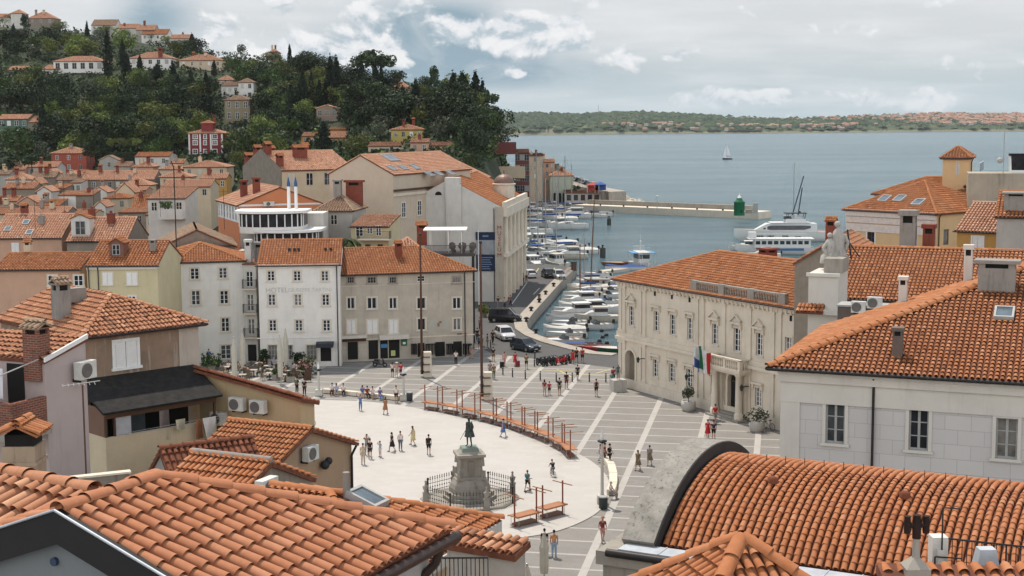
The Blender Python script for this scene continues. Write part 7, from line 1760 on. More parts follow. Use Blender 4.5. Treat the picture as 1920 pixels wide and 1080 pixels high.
mb.build('fronds',[L_GREEN],t)
def skin_mesh(name,verts,edges,radii,root=0,sub=1):
 me=bpy.data.meshes.new(name);me.from_pydata(verts,edges,[]);o=bpy.data.objects.new('tmp_skin',me);COL.objects.link(o)
 sk=o.modifiers.new('skin','SKIN');sk.use_smooth_shade=True
 for i,r in enumerate(radii):
  d=me.skin_vertices[0].data[i];d.radius=(r,r)if not hasattr(r,'__len__')else r;d.use_root=(i==root)
 if sub:ss=o.modifiers.new('sub','SUBSURF');ss.levels=sub;ss.render_levels=sub
 dg=bpy.context.evaluated_depsgraph_get();out=bpy.data.meshes.new_from_object(o.evaluated_get(dg));out.name=name
 bpy.data.objects.remove(o);bpy.data.meshes.remove(me);return out
def pose(kind):
 P=dict(pel=(0,0,.93),spi=(0,.01,1.15),che=(0,0,1.37),nek=(0,.01,1.50),hd0=(0,-.015,1.57),hd1=(0,-.03,1.65),hd2=(0,-.01,1.735))
 for s,n in((-1,'L'),(1,'R')):
  P['sh'+n]=(s*.175,.01,1.41);P['el'+n]=(s*.225,.03,1.14);P['wr'+n]=(s*.215,-.05,.90)
  P['hi'+n]=(s*.09,0,.89);P['kn'+n]=(s*.10,-.015,.49);P['an'+n]=(s*.105,.03,.085);P['to'+n]=(s*.12,-.13,.035)
 if kind=='walk':
  P.update(knL=(-.10,-.16,.50),anL=(-.10,-.22,.10),toL=(-.11,-.37,.06),knR=(.10,.07,.49),anR=(.10,.29,.14),toR=(.11,.16,.035),elL=(-.23,.12,1.16),wrL=(-.22,.12,.92),elR=(.23,-.05,1.15),wrR=(.20,-.22,.98))
 elif kind=='phone':
  P.update(elL=(-.22,.0,1.15),wrL=(-.08,-.26,1.24),elR=(.22,.0,1.15),wrR=(.08,-.26,1.24),hd1=(0,-.05,1.645),hd2=(0,-.05,1.73))
 elif kind=='up':
  P.update(elL=(-.30,-.15,1.40),wrL=(-.12,-.22,1.60),elR=(.30,-.15,1.40),wrR=(.12,-.22,1.60))
 elif kind=='wide':
  P.update(knL=(-.13,-.02,.49),anL=(-.16,.03,.085),toL=(-.2,-.12,.035),knR=(.13,-.02,.49),anR=(.16,.03,.085),toR=(.2,-.12,.035),elR=(.27,.08,1.17),wrR=(.16,-.02,.98))
 elif kind=='sit':
  dz=-.43
  for k in('pel','spi','che','nek','hd0','hd1','hd2','shL','shR','elL','elR'):x,y,z=P[k];P[k]=(x,y+(0.04 if z>1 else 0),z+dz)
  for s,n in((-1,'L'),(1,'R')):P['hi'+n]=(s*.10,0,.49);P['kn'+n]=(s*.13,-.42,.50);P['an'+n]=(s*.13,-.40,.085);P['to'+n]=(s*.14,-.56,.035);P['wr'+n]=(s*.12,-.30,.60);P['el'+n]=(s*.24,-.05,.74)
 elif kind=='ride':
  for k in('pel','spi','che','nek','hd0','hd1','hd2','shL','shR'):x,y,z=P[k];P[k]=(x,y-(z-.93)*.35,z*.96-.06)
  for s,n in((-1,'L'),(1,'R')):P['hi'+n]=(s*.09,0,.84);P['kn'+n]=(s*.12,-.30,.62 if s<0 else .72);P['an'+n]=(s*.11,-.12,.22 if s<0 else .36);P['to'+n]=(s*.11,-.27,.18 if s<0 else .33);P['el'+n]=(s*.24,-.30,1.05);P['wr'+n]=(s*.22,-.52,.95)
 return P
def build_pose(kind):
 P=pose(kind);V=[];E=[];Rr=[];ix={}
 def v(k,p,r,par=None):
  ix[k]=len(V);V.append(p);Rr.append(r)
  if par is not None:E.append((ix[par],ix[k]))
 v('pel',P['pel'],(.135,.10));v('spi',P['spi'],(.125,.09),'pel');v('che',P['che'],(.145,.095),'spi');v('nek',P['nek'],.052,'che');v('hd0',P['hd0'],(.066,.07),'nek');v('hd1',P['hd1'],(.076,.092),'hd0');v('hd2',P['hd2'],(.05,.06),'hd1')
 for n in 'LR':
  v('sh'+n,P['sh'+n],.058,'che');v('el'+n,P['el'+n],.042,'sh'+n);v('wr'+n,P['wr'+n],.027,'el'+n)
  d=(Vector(P['wr'+n])-Vector(P['el'+n])).normalized();w=Vector(P['wr'+n]);s=-1 if n=='L' else 1
  pl=w+d*.075;v('pa'+n,tuple(pl),(.032,.02),'wr'+n)
  side=d.cross(Vector((s,0.2,0))).normalized()
  for i in range(4):
   q=pl+side*(.021*(i-1.5))+d*.04;v('f%d%s'%(i,n),tuple(q),.009,'pa'+n);q2=q+d*(.045-.008*abs(i-1.2))+Vector((-s*.012,0,0));v('g%d%s'%(i,n),tuple(q2),.007,'f%d%s'%(i,n))
  q=w+d*.03-side*.045;v('th'+n,tuple(q),.010,'wr'+n);v('tt'+n,tuple(q+d*.035-side*.006),.008,'th'+n)
  v('hi'+n,P['hi'+n],.088,'pel');v('kn'+n,P['kn'+n],.058,'hi'+n);v('an'+n,P['an'+n],.038,'kn'+n);v('to'+n,P['to'+n],(.04,.028),'an'+n)
 body=skin_mesh('person_body',V,E,Rr)
 def sub(keys,edges,rads,nm):m={k:i for i,k in enumerate(keys)};return skin_mesh(nm,[P[k]if k in P else k for k in keys],[(m[a],m[b])for a,b in edges],rads)
 def mid(a,b,t):return tuple(Vector(P[a]).lerp(Vector(P[b]),t))
 P['ueL'],P['ueR']=mid('shL','elL',.7),mid('shR','elR',.7);P['upc']=mid('che','nek',.35)
 P['mkL'],P['mkR']=mid('hiL','knL',.85),mid('hiR','knR',.85);P['alL'],P['alR']=mid('knL','anL',.9),mid('knR','anR',.9)
 sh=sub(['pel','spi','che','upc','shL','ueL','shR','ueR'],[('pel','spi'),('spi','che'),('che','upc'),('che','shL'),('shL','ueL'),('che','shR'),('shR','ueR')],[(.162,.122),(.15,.112),(.166,.116),(.09,.08),.074,.064,.074,.064],'shirt')
 so_=sub(['pel','hiL','mkL','hiR','mkR'],[('pel','hiL'),('hiL','mkL'),('pel','hiR'),('hiR','mkR')],[(.15,.118),.108,.088,.108,.088],'shorts')
 tr=sub(['pel','hiL','knL','alL','hiR','knR','alR'],[('pel','hiL'),('hiL','knL'),('knL','alL'),('pel','hiR'),('hiR','knR'),('knR','alR')],[(.15,.118),.106,.076,.06,.106,.076,.06],'trousers')
 mb=MB();pz=P['pel']
 if kind in('sit','ride'):mb.loft([[(a*.16*math.cos(q),pz[1]+.12*math.sin(q)-f*.42,pz[2]+.1-f*.22-(0.10 if math.sin(q)<0 else 0)*f)for q in[2*PI*i/12 for i in range(12)]]for f,a in((0,1),(.5,1.3),(1,1.45))])
 else:mb.loft([[(rx*math.cos(q)+sx,.02+ry*math.sin(q)+sy,z)for q in[2*PI*i/14 for i in range(14)]]for z,rx,ry,sx,sy in((1.16,.15,.115,0,0),(.96,.185,.15,0,0),(.75,.23,.2,.01,0),(.5,.28,.25,.02,.02))])
 sk=mb.mesh('skirt',[WHITE]);h1=Vector(P['hd1']);t=Vector(P['hd2'])
 mb=MB();mb.ball(h1+Vector((0,.022,.03)),.099,10,8,sc=(.9,1.02,1.0));hs=mb.mesh('hair',[WHITE])
 mb=MB();mb.ball(h1+Vector((0,.022,.03)),.101,10,8,sc=(.92,1.02,1.0));mb.lathe(h1+Vector((0,.06,-.25)),[(.03,0),(.085,.04),(.095,.16),(.08,.27)],10,sy=.6);hl=mb.mesh('long_hair',[WHITE])
 mb=MB();mb.lathe(h1+Vector((0,0,.055)),[(.19,0),(.10,.012),(.098,.07),(.05,.1),(0,.1)],14);ht=mb.mesh('sun_hat',[WHITE])
 mb=MB();c=Vector(P['che']);mb.box(c+Vector((0,.17,-.12)),(.28,.14,.40),taper=.8);[mb.tube([c+Vector((x,.10,.06)),c+Vector((x,-.1,.06)),c+Vector((x,-.11,-.1))],.018,4)for x in(-.1,.1)];bp=mb.mesh('backpack',[WHITE])
 mb=MB()
 for n in 'LR':a,b=Vector(P['an'+n]),Vector(P['to'+n]);d=(b-a);d.z=0;d.normalize();c=(a+b)*.5+Vector((0,0,-.015));mb.box(c-d*.02,(.085,.26,.085),0,math.atan2(d.y,d.x)+PI/2,taper=.8)
 sho=mb.mesh('shoes',[WHITE])
 mb=MB();[mb.ball(h1+Vector((s*.03,-.088,.01)),.011,5,4)for s in(-1,1)];mb.ball(h1+Vector((0,-.098,-.018)),.015,5,4,sc=(.8,1,1.3));mb.box(h1+Vector((0,-.086,-.052)),(.04,.012,.009));fc=mb.mesh('face_features',[WHITE])
 for me in(body,sh,so_,tr):
  me.materials.clear();me.materials.append(WHITE)
 return dict(body=body,shirt=sh,shorts=so_,trousers=tr,skirt=sk,hair=hs,long_hair=hl,sun_hat=ht,backpack=bp,shoes=sho,face_features=fc)
POSES={k:build_pose(k)for k in('stand','walk','phone','up','wide','sit','ride')}
CL={}
def cloth_m(c):
 pal=dict(white=(.62,.61,.6),black=(.014,.014,.016),navy=(.02,.028,.06),red=(.42,.02,.025),wine=(.2,.03,.04),teal=(.03,.2,.26),blue=(.07,.14,.34),denim=(.09,.13,.2),grey=(.2,.2,.2),beige=(.42,.36,.27),orange=(.55,.27,.12),yellow=(.5,.44,.22),green=(.1,.13,.06),pink=(.5,.26,.24),brown=(.12,.07,.045),sky=(.28,.38,.5),olive=(.14,.12,.07),skin=(.42,.24,.16),skin2=(.34,.18,.11),hair_d=(.015,.011,.009),hair_b=(.06,.035,.02),hair_l=(.25,.17,.08),hair_g=(.35,.34,.33),lip=(.12,.05,.04))
 if c not in CL:CL[c]=plain('cloth_'+c,pal[c]+(1,),0.85,0,0.2)
 return CL[c]
def person(px,py,ps,face,label,top='white',bot='shorts',botc='black',hair='hair',hairc='hair_d',skin='skin',hgt=1.74,hat=None,bag=None,z=None,shoes='grey',loc=None,group=None):
 """face: heading in degrees, 0 = towards the viewer, 90 = towards picture right"""
 zz=z if z is not None else 0.0
 if loc is None:
  p=G(px,py,zz)
  if z is None and inside((p.x,p.y),OVS):p=G(px,py,0.06)
 else:p=Vector(loc)
 t=thing('person',label,'person',p,R(face),group);s=hgt/1.775;t.scale=(s,s,s);M_=POSES[ps]
 def part(k,c,nm=None):o=mobj(nm or k,M_[k],t);setmat(o,cloth_m(c));return o
 part('body',skin);part('shoes',shoes);part('face_features','lip')
 if top:part('shirt',top)
 if bot=='dress':part('skirt',botc,'skirt')
 elif bot:part(bot,botc)
 part(hair,hairc)
 if hat:part('sun_hat',hat)
 if bag:part('backpack',bag)
 return t
person(743,755,'stand',15,'person in a white t shirt and black shorts standing by the stone bench','white','shorts','black')
person(723,777,'walk',160,'woman in a long brown patterned dress walking on the oval','brown','dress','brown','long_hair','hair_b',hgt=1.66)
person(735,847,'walk',-60,'woman in a black dress, leftmost of four near the monument','black','dress','black','long_hair',hgt=1.66)
person(751,845,'stand',20,'person in a white top and jeans beside the woman in black','white','trousers','denim','hair',hgt=1.68)
person(774,835,'walk',-110,'woman in a pale yellow summer dress left of the man with backpack','yellow','dress','yellow','long_hair','hair_b',hgt=1.68)
person(804,853,'stand',170,'man in black with a black backpack left of the monument','black','shorts','black',bag='black')
person(944,820,'walk',100,'woman in a blue dress walking in front of the bench row','blue','dress','blue','hair',hgt=1.66)
person(989,921,'walk',150,'boy in a bright teal shirt riding a scooter near the two lone benches','teal','shorts','black',hairc='hair_b',hgt=1.6)
person(736,707,'phone',175,'woman in a white top, left one of three friends in the square','white','shorts','black','long_hair','hair_b',hgt=1.66)
person(744,708,'phone',170,'woman with white cap and beige skirt, middle one of three friends','pink','shorts','beige','hair','hair_l',hgt=1.68,hat='white')
person(752,708,'stand',190,'person in a red top, right one of three friends in the square','red','shorts','navy','hair','hair_d',hgt=1.68)
person(855,685,'stand',0,'man in a white shirt and black trousers before the beige shop building','white','trousers','black')
person(884,672,'walk',60,'person in a grey top at the corner of the beige shop building','grey','shorts','pink')
person(919,706,'stand',180,'person in pale grey behind the nearer flag pole pillar','grey','trousers','grey',hgt=1.7)
person(926,711,'stand',200,'person in olive clothes and hat right of the nearer flag pole pillar','olive','trousers','green',hat='beige',hgt=1.7)
person(946,687,'walk',20,'woman in a pale top pulling a black suitcase towards the harbour bend','pink','shorts','pink',hgt=1.68)
person(966,687,'walk',30,'woman in a red dress pulling a dark red suitcase','red','dress','red','hair','hair_b',hgt=1.68)
person(987,692,'phone',175,'man in an olive shirt and black shorts left of the parked motorbikes','olive','shorts','black')
person(1021,742,'walk',178,'woman with long dark hair, left one of a family in the square','wine','shorts','beige','long_hair',hgt=1.66)
person(1030,741,'walk',182,'child in red shirt and red cap beside the long haired woman','red','shorts','black',hgt=1.42,hairc='hair_d')
person(1049,741,'walk',182,'man in a black shirt and khaki shorts walking with the family','black','shorts','olive',hgt=1.8)
person(1062,729,'walk',175,'man with black backpack and red shorts ahead of the family','black','shorts','wine',bag='black',hgt=1.78)
person(1083,713,'walk',10,'slim person in black standing among the bollards','black','shorts','black',hgt=1.7)
person(1118,743,'walk',180,'man in a pink shirt and black shorts with a small black backpack','pink','shorts','black',bag='black',hgt=1.78)
person(1147,727,'stand',150,'woman in a teal top beside the statue plinth','teal','shorts','navy','hair','hair_b',hgt=1.68);person(1150,718,'stand',10,'person in dark red behind the woman in teal','wine','shorts','black',hgt=1.74)
person(1074,682,'walk',175,'woman in a red and white dress right of the red scooter','red','dress','red','long_hair',hgt=1.66);person(1081,680,'walk',170,'man in black right of the woman in red and white','black','shorts','black',hgt=1.76);person(1092,680,'stand',0,'man in a red shirt and black shorts by the quay edge','red','shorts','black',hgt=1.78)
person(924,645,'walk',20,'man all in black walking by the white car','black','trousers','black',hgt=1.8);person(914,652,'stand',90,'dark dressed person in the shade near the road bollard','black','trousers','brown');person(899,654,'stand',170,'person in a teal shirt in the shade of the shop corner','teal','shorts','navy');person(904,650,'stand',60,'person in a white shirt next to the teal shirt in the shade','white','shorts','grey');person(895,640,'stand',200,'person in black against the shop corner wall','black','trousers','black');person(925,678,'walk',178,'person in a dark t shirt walking behind the nearer tall pole','black','shorts','olive');person(900,619,'stand',30,'person in a dark coat near the hedge at the shop corner','grey','trousers','black')
for i,(x,y,c)in enumerate(((934,577,'black'),(946,579,'beige'),(957,575,'wine'),(981,531,'grey'),(987,532,'black'))):person(x,y,'stand' if i%2 else 'walk',40*i,'person in %s on the museum pavement, %s'%({'black':'black','beige':'beige','wine':'dark red','grey':'grey'}[c],('nearest the hedge','second from the hedge','in front of the arches','by the parked cars','nearest the parked cars')[i]),c,'trousers','black' if c!='black' else 'grey',z=0)
person(1341,794,'walk',20,'man in a red shirt walking towards the town hall door','red','shorts','grey',hgt=1.8)
person(1327,822,'walk',180,'woman in a bright red dress above the vaulted roof','red','dress','red','hair','hair_b',hgt=1.68);person(1338,824,'stand',170,'person in a navy jacket beside the bright red dress','navy','shorts','black',hgt=1.72)
person(1196,882,'walk',-30,'woman in an olive dress, left of two near the vaulted roof','olive','dress','olive','long_hair','hair_b',hgt=1.64);person(1218,873,'walk',-20,'woman with a hair bun, right of two near the vaulted roof','grey','dress','olive','hair',hgt=1.66)
person(1121,866,'ride',60,'person in white bending over beside the right lamp post','white','trousers','white',hgt=1.6);person(1143,872,'walk',60,'person in black right of the right lamp post','black','shorts','black',hgt=1.76);person(1134,868,'stand',80,'person in dark red behind the right lamp post','wine','trousers','black',hgt=1.66)
person(1130,1017,'walk',10,'person in a red patterned shirt walking near the bottom of the square','wine','shorts','pink',hgt=1.72,hat='brown',bag='brown')
person(1039,1045,'stand',178,'man in a peach shirt and light jeans, back turned, bottom of the square','orange','trousers','sky',hgt=1.78);person(1021,1041,'stand',175,'dark haired person half hidden by the taller closed parasol','black','trousers','black',hgt=1.74)
person(1144,1100,'stand',178,'man in black seen from behind at the bottom edge of the picture','black','trousers','black',hgt=1.76)
person(681,871,'stand',5,'person in a beige shirt and pale trousers, nearest of a small group','beige','trousers','beige',hgt=1.76);person(694,860,'stand',20,'person in black shirt and shorts within the small group','black','shorts','black',hgt=1.66);person(713,857,'up',-40,'child in a light blue top shading the eyes right of the small group','sky','shorts','white',hgt=1.36);person(688,853,'up',10,'man with raised arm at the back of the small group','grey','trousers','grey',hgt=1.76)
person(676,770,'up',10,'girl in a blue jumpsuit taking a picture on the oval','blue','trousers','blue',hgt=1.58,hairc='hair_b')
person(557,738,'phone',160,'person with a green backpack left of the cafe side lamp post','black','trousers','black',bag='green');person(571,742,'stand',170,'tall person in black left of the cafe side lamp post','black','trousers','black',hgt=1.8)
seat_c=[('white','black'),('sky','blue'),('white','black'),('blue','sky'),('wine','black'),('white','sky'),('blue','blue')]
for i,(x,y)in enumerate(((623,741),(631,742),(644,742),(680,746),(689,747),(699,748),(713,750))):
 w=('first','second','third','fourth','fifth','sixth','last')[i]
 person(x,y,'sit',5*i,'person seated on the long stone bench, %s from the left'%w,seat_c[i][0],'shorts' if i%2 else 'trousers',seat_c[i][1],'long_hair' if i in(1,3)else 'hair',z=0.0,hgt=1.7)
person(1146,936,'sit',70,'man in white seated on the short stone bench by the right lamp','white','trousers','grey',hat=None,hairc='hair_g',hgt=1.76)
RUB=plain('rubber',(0.015,0.015,0.015,1),0.8);CHROME=plain('chrome',(0.4,0.4,0.4,1),0.3,0.8)
def wheel(parent,c,r,w=0.04,axis='x',name='wheel'):
 mb=MB();V=[];n,m=20,8
 for i in range(n):
  a=2*PI*i/n
  for j in range(m):
   b=2*PI*j/m;q=r+w*math.cos(b);V.append((w*math.sin(b),q*math.cos(a),q*math.sin(a))if axis=='x' else(q*math.cos(a),w*math.sin(b),q*math.sin(a)))
 mb.add(V,[(i*m+j,((i+1)%n)*m+j,((i+1)%n)*m+(j+1)%m,i*m+(j+1)%m)for i in range(n)for j in range(m)],0,None,True)
 o=mb.build(name,[RUB],parent,c);s=MB()
 for i in range(8):a=2*PI*i/8;s.cyl((0,0,0),((0,r*math.cos(a),r*math.sin(a))if axis=='x' else(r*math.cos(a),0,r*math.sin(a))),0.006 if w<.05 else 0.03,n=4)
 s.build('rim',[CHROME],o);return o
def bicycle(loc,rz,label,s=1.0,m=None):
 m=m or plain('bike_black',(0.02,0.02,0.022,1),0.4);t=thing('bicycle',label,'bicycle',loc,rz);t.scale=(s,s,s)
 wheel(t,(0,-.52,.34),.32,.022);wheel(t,(0,.52,.34),.32,.022)
 mb=MB();
 for a,b in(((0,.52,.34),(0,.1,.3)),((0,.1,.3),(0,.22,.85)),((0,.22,.82),(0,-.36,.86)),((0,.1,.3),(0,-.36,.8)),((0,-.33,.95),(0,-.52,.34)),((0,.52,.34),(0,.2,.78))):mb.cyl(a,b,.018,n=5)
 mb.build('frame',[m],t);mb=MB();mb.box((0,.24,.92),(.14,.26,.06),taper=.7);mb.build('saddle',[RUB],t);mb=MB();mb.tube([(-.3,-.25,1.02),(0,-.33,1.0),(.3,-.25,1.02)],.015);mb.build('handlebar',[RUB],t);return t
p=G(1441,806);bicycle(p,tang+PI/2+PI,'black bicycle leaning beside the right planter at the town hall')
p=G(1037,894,0.06);bicycle(p,R(200),'small dark childrens bicycle ridden on the oval',0.72);person(1037,894,'ride',200,'boy in a dark shirt riding a small bicycle on the oval','black','shorts','grey',hgt=1.45,z=0.06)
p=G(575,800,0.06);bicycle(p,R(80),'bicycle with a dark frame at the edge of the oval behind the tan roof');person(564,800,'stand',80,'person beside the bicycle behind the tan roof ridge','brown','shorts','black',z=0.06)
p=G(990,922,0.06);t=thing('kick_scooter','kick scooter under the boy in teal','scooter',p,R(150));mb=MB();mb.box((0,0,.1),(.12,.7,.04));mb.build('deck',[IRON],t);mb=MB();mb.cyl((0,-.35,.1),(0,-.3,.95),.02);mb.cyl((-.2,-.3,.95),(.2,-.3,.95),.02);mb.build('handlebar',[IRON],t);wheel(t,(0,-.4,.09),.07,.02);wheel(t,(0,.38,.09),.07,.02)
def scooter(loc,rz,label,m,group=None):
 t=thing('motor_scooter',label,'scooter',loc,rz,group);wheel(t,(0,-.62,.26),.2,.07);wheel(t,(0,.58,.26),.2,.07)
 mb=MB();mb.loft([[(x*w,y,z0+(z1-z0)*(0.5+0.5*q))for x,q in((-1,-.6),(-1,.5),(-.5,1),(.5,1),(1,.5),(1,-.6),(.5,-1),(-.5,-1))]for y,w,z0,z1 in((.85,.08,.5,.62),(.6,.17,.38,.74),(.2,.19,.28,.74),(-.05,.14,.26,.36),(-.35,.15,.26,.36))])
 mb.loft([[(x*w,y0+dy,z)for x,dy in((-1,0.03),(-.6,-.05),(.6,-.05),(1,.03),(.6,.05),(-.6,.05))]for z,w,y0 in((.25,.1,-.42),(.5,.22,-.45),(.85,.19,-.4),(1.0,.12,-.36))]);mb.build('body',[m],t)
 mb=MB();mb.box((0,.3,.79),(.28,.7,.1),taper=.85);mb.build('seat',[RUB],t);mb=MB();mb.tube([(-.33,-.28,1.05),(0,-.36,1.04),(.33,-.28,1.05)],.022);mb.cyl((0,-.36,1.04),(0,-.6,.3),.035);mb.build('handlebar',[IRON],t);mb=MB();mb.lathe((0,-.5,.9),[(.0,-.06),(.08,-.02),(.08,.05),(0,.08)],8);mb.build('headlight',[CHROME],t);return t
MB_BLK=plain('moto_black',(0.012,0.012,0.014,1),0.3,0,.1,.5);MB_RED=plain('moto_red',(0.42,0.015,0.02,1),0.3,0,.1,.5)
grp='motorbikes parked in the harbour bay'
for i,(x,y,m,a)in enumerate(((1013,686,MB_BLK,35),(1020,685,MB_BLK,30),(1028,684,MB_BLK,40),(1036,683,MB_BLK,28),(1048,684,MB_RED,-40),(1056,682,MB_RED,30),(1063,680,MB_BLK,35))):
 lb='red scooter, front one facing left in the parked row' if i==4 else 'red scooter standing behind the front red one' if i==5 else 'black motorbike in the parked row, %s'%{0:'leftmost',1:'second from the left',2:'third from the left',3:'just left of the red scooters',6:'right of the red scooters'}[i]
 scooter(G(x,y),R(a),lb,m,grp)
scooter(G(712,688),R(75),'black motorcycle parked in the shade before the beige shops',MB_BLK)
p=G(1011,568);scooter(p,R(5),'black motor scooter riding along the quay road in the shade',MB_BLK);person(1011,568,'sit',5,'rider in black on the motor scooter on the quay road','black','trousers','black',loc=p+Vector((0,.25,.33)),hat=None)
for x,y,m,lb in((941,690,'black','black wheeled suitcase pulled by the woman in the pale top'),(971,688,'wine','dark red wheeled suitcase pulled by the woman in the red dress')):
 t=thing('suitcase',lb,'suitcase',G(x,y),0.4);mb=MB();mb.box((0,0,.38),(.42,.26,.62),taper=.95);mb.build('shell',[cloth_m(m)],t);mb=MB();mb.tube([(-.1,.1,.68),(-.1,.14,1.0),(.1,.14,1.0),(.1,.1,.68)],.012,4);mb.build('handle',[IRON],t)
 for sx in(-1,1):mb=MB();mb.cyl((sx*.15-.02,0,.05),(sx*.15+.02,0,.05),.05);mb.build('castor',[RUB],t)
MC=Vector((-3.15,100.4,0.06));t=thing('statue_monument','tall stepped stone pedestal of the central monument','monument',MC);s=1.0
mb=MB();mb.lathe((0,0,0),[(1.95,0),(1.95,.35),(1.75,.35),(1.75,.62),(1.5,.62),(1.5,1.0)],8,smooth=False);mb.build('steps',[STONED],t)
mb=MB();mb.lathe((0,0,1.0),[(1.46,0),(1.4,.25),(1.25,.5),(1.2,.62)],8,smooth=False)
for i in range(4):a=PI/4+i*PI/2;mb.lathe((1.0*math.cos(a),1.0*math.sin(a),1.0),[(.26,0),(.3,.15),(.2,.45),(.26,.6),(.1,.8)],8)
mb.build('plinth',[STONED],t)
mb=MB();mb.box((0,0,2.38),(1.72,1.72,1.55),taper=.88,rz=.2);mb.box((0,0,1.72),(1.95,1.95,.24),rz=.2);mb.box((0,0,3.2),(1.75,1.75,.12),rz=.2);mb.box((0,0,3.36),(2.05,2.05,.2),rz=.2);mb.box((0,0,3.55),(1.6,1.6,.18),rz=.2,taper=.8)
for i in range(4):a=PI/4+.2+i*PI/2;mb.box((1.12*math.cos(a),1.12*math.sin(a),2.9),(.26,.26,.6),rz=a,taper=.7);mb.box((1.2*math.cos(a),1.2*math.sin(a),2.0),(.26,.26,.5),rz=a)
mb.build('shaft',[STONED],t);mb=MB();mb.box((.0,-.02,2.45),(.42,1.74,1.0),rz=.2);mb.build('relief_panel',[plaster('relief',(0.24,.22,.19,1),.9)],t)
BRZ=plaster('bronze_patina',(0.028,0.036,0.030,1),0.9,(0.10,0.17,0.14,1),3.0);BRZ.node_tree.nodes['Principled BSDF'].inputs['Roughness'].default_value=.45
mb=MB();mb.box((0,0,3.76),(1.25,1.25,.25),rz=.2,taper=.9);mb.build('bronze_base',[plaster('verdigris',(.2,.25,.21,1),.8)],t)
sta=thing('bronze_statue','dark green bronze statue of a standing man in a long coat on the pedestal','statue',MC+Vector((0,0,3.88)),R(-38));sta.scale=(1.22,1.22,1.22)
o=mobj('body',POSES['wide']['body'],sta);setmat(o,BRZ);o=mobj('coat',POSES['wide']['shirt'],sta);setmat(o,BRZ);o=mobj('breeches',POSES['wide']['shorts'],sta);setmat(o,BRZ);o=mobj('wig',POSES['wide']['hair'],sta);setmat(o,BRZ)
mb=MB();mb.loft([[(rx*math.cos(q),.04+ry*math.sin(q),z)for q in[2*PI*i/16 for i in range(16)]]for z,rx,ry in((1.38,.19,.14),(1.1,.19,.15),(.85,.27,.22),(.6,.33,.30))]);mb.build('coat_skirt',[BRZ],sta)
mb=MB();mb.tube([(-.2,-.1,.95),(-.32,-.45,.45)],.015,5);mb.build('bow',[BRZ],sta);mb=MB();mb.ball((.3,-.12,1.22),.15,sc=(.8,.5,1.4));mb.tube([(.3,-.14,1.3),(.42,-.25,1.62)],.03);mb.build('violin',[BRZ],sta)
fen=thing('monument_fence','ornate spear topped iron ring fence around the monument','fence',MC);FR=3.35
fp=[(FR*math.cos(R(22.5)+i*PI/4),FR*math.sin(R(22.5)+i*PI/4))for i in range(8)]
for i in range(8):
 a,b=Vector(fp[i]),Vector(fp[(i+1)%8]);mb=MB();n=11
 for z in(.28,.82):mb.cyl((a.x,a.y,z),(b.x,b.y,z),.022,n=5)
 for k in range(1,n):q=a.lerp(b,k/n);mb.cyl((q.x,q.y,.12),(q.x,q.y,1.08),.016,n=4);mb.lathe((q.x,q.y,1.05),[(.015,0),(.05,.06),(.012,.13),(.045,.17),(0,.32)],6);mb.lathe((q.x,q.y,.48),[(.016,0),(.06,.06),(.016,.12)],6)
 mb.build('railing_panel',[plain('fence_iron',(.07,.068,.064,1),.6)],fen)
for i,(x,y)in enumerate(fp):
 mb=MB()
 if i%2:mb.cyl((x,y,0),(x,y,1.1),.06,n=6);mb.ball((x,y,1.18),.1);mb.build('post',[IRON],fen)
 else:mb.box((x,y,.4),(.42,.42,.8));mb.lathe((x,y,.8),[(.26,0),(.26,.06),(.12,.12),(.2,.35),(.24,.5),(.1,.55),(.06,.75),(.1,.85),(0,.95)],10);mb.build('urn_post',[STONED],fen)
mb=MB();mb.lathe((0,0,0),[(FR+.25,0),(FR+.25,.1),(FR-.2,.1)],8);mb.build('kerb',[STONED],fen)
ORW=plain('orange_board',(0.33,0.145,0.068,1),0.7);RUST=plain('rust_post',(0.20,0.062,0.03,1),0.7)
def bench(pa,pb,label,grp):
 a,b=G(pa[0],pa[1],.06),G(pb[0],pb[1],.06);d=b-a;L=max(1.45,min(2.3,d.length));ang=math.atan2(d.y,d.x);t=thing('market_stand',label,'market stand',(a+b)/2,ang,grp)
 mb=MB();mb.box((0,.1,.74),(L+.3,.9,.045));mb.box((0,-.36,.70),(L+.28,.04,.07));mb.box((0,.56,.70),(L+.28,.04,.07));mb.build('table_top',[ORW],t)
 for sx in(-1,1):
  mb=MB();mb.box((sx*L/2,0,1.18),(.08,.08,2.36));mb.build('tall_post',[RUST],t);mb=MB();mb.box((sx*L/2+.07,.1,2.08 if sx<0 else 2.16),(.05,1.9,.06));mb.build('cross_bar',[ORW],t)
  mb=MB();
  for sy in(-.3,.5):mb.cyl((sx*(L/2-.12),sy,.05),(sx*(L/2-.12),sy,.70),.018,n=5)
  mb.bx(sx*(L/2-.16),sx*(L/2-.08),-.36,.56,.02,.07);mb.build('trestle',[CHROME],t)
 mb=MB();mb.bx(-L/2+.1,L/2-.1,-.15,.4,.05,.2);mb.build('ballast_slab',[plain('ballast',(.2,.11,.08,1))],t);return t
rowb=[((797,767),(821,770)),((830,771.5),(857,777)),((867,779),(890.5,784)),((901,786.5),(925,793)),((931,794.5),(951,801.5)),((958,803),(979,811.5)),((984,813),(1003,820.5)),((1008,822),(1028,831)),((1037,836),(1054,845)),((1058,847),(1070,860))]
ordn=('first','second','third','fourth','fifth','sixth','seventh','eighth','ninth','last')
for i,(a,b)in enumerate(rowb):bench(a,b,'orange market stand with tall posts, %s in the curved row from the left'%ordn[i],'orange market stands on the oval')
bench((965,988.5),(1006,978),'orange market stand standing apart in front, left of two','orange market stands on the oval');bench((1017.5,973),(1055,963),'orange market stand standing apart in front, right of two','orange market stands on the oval')
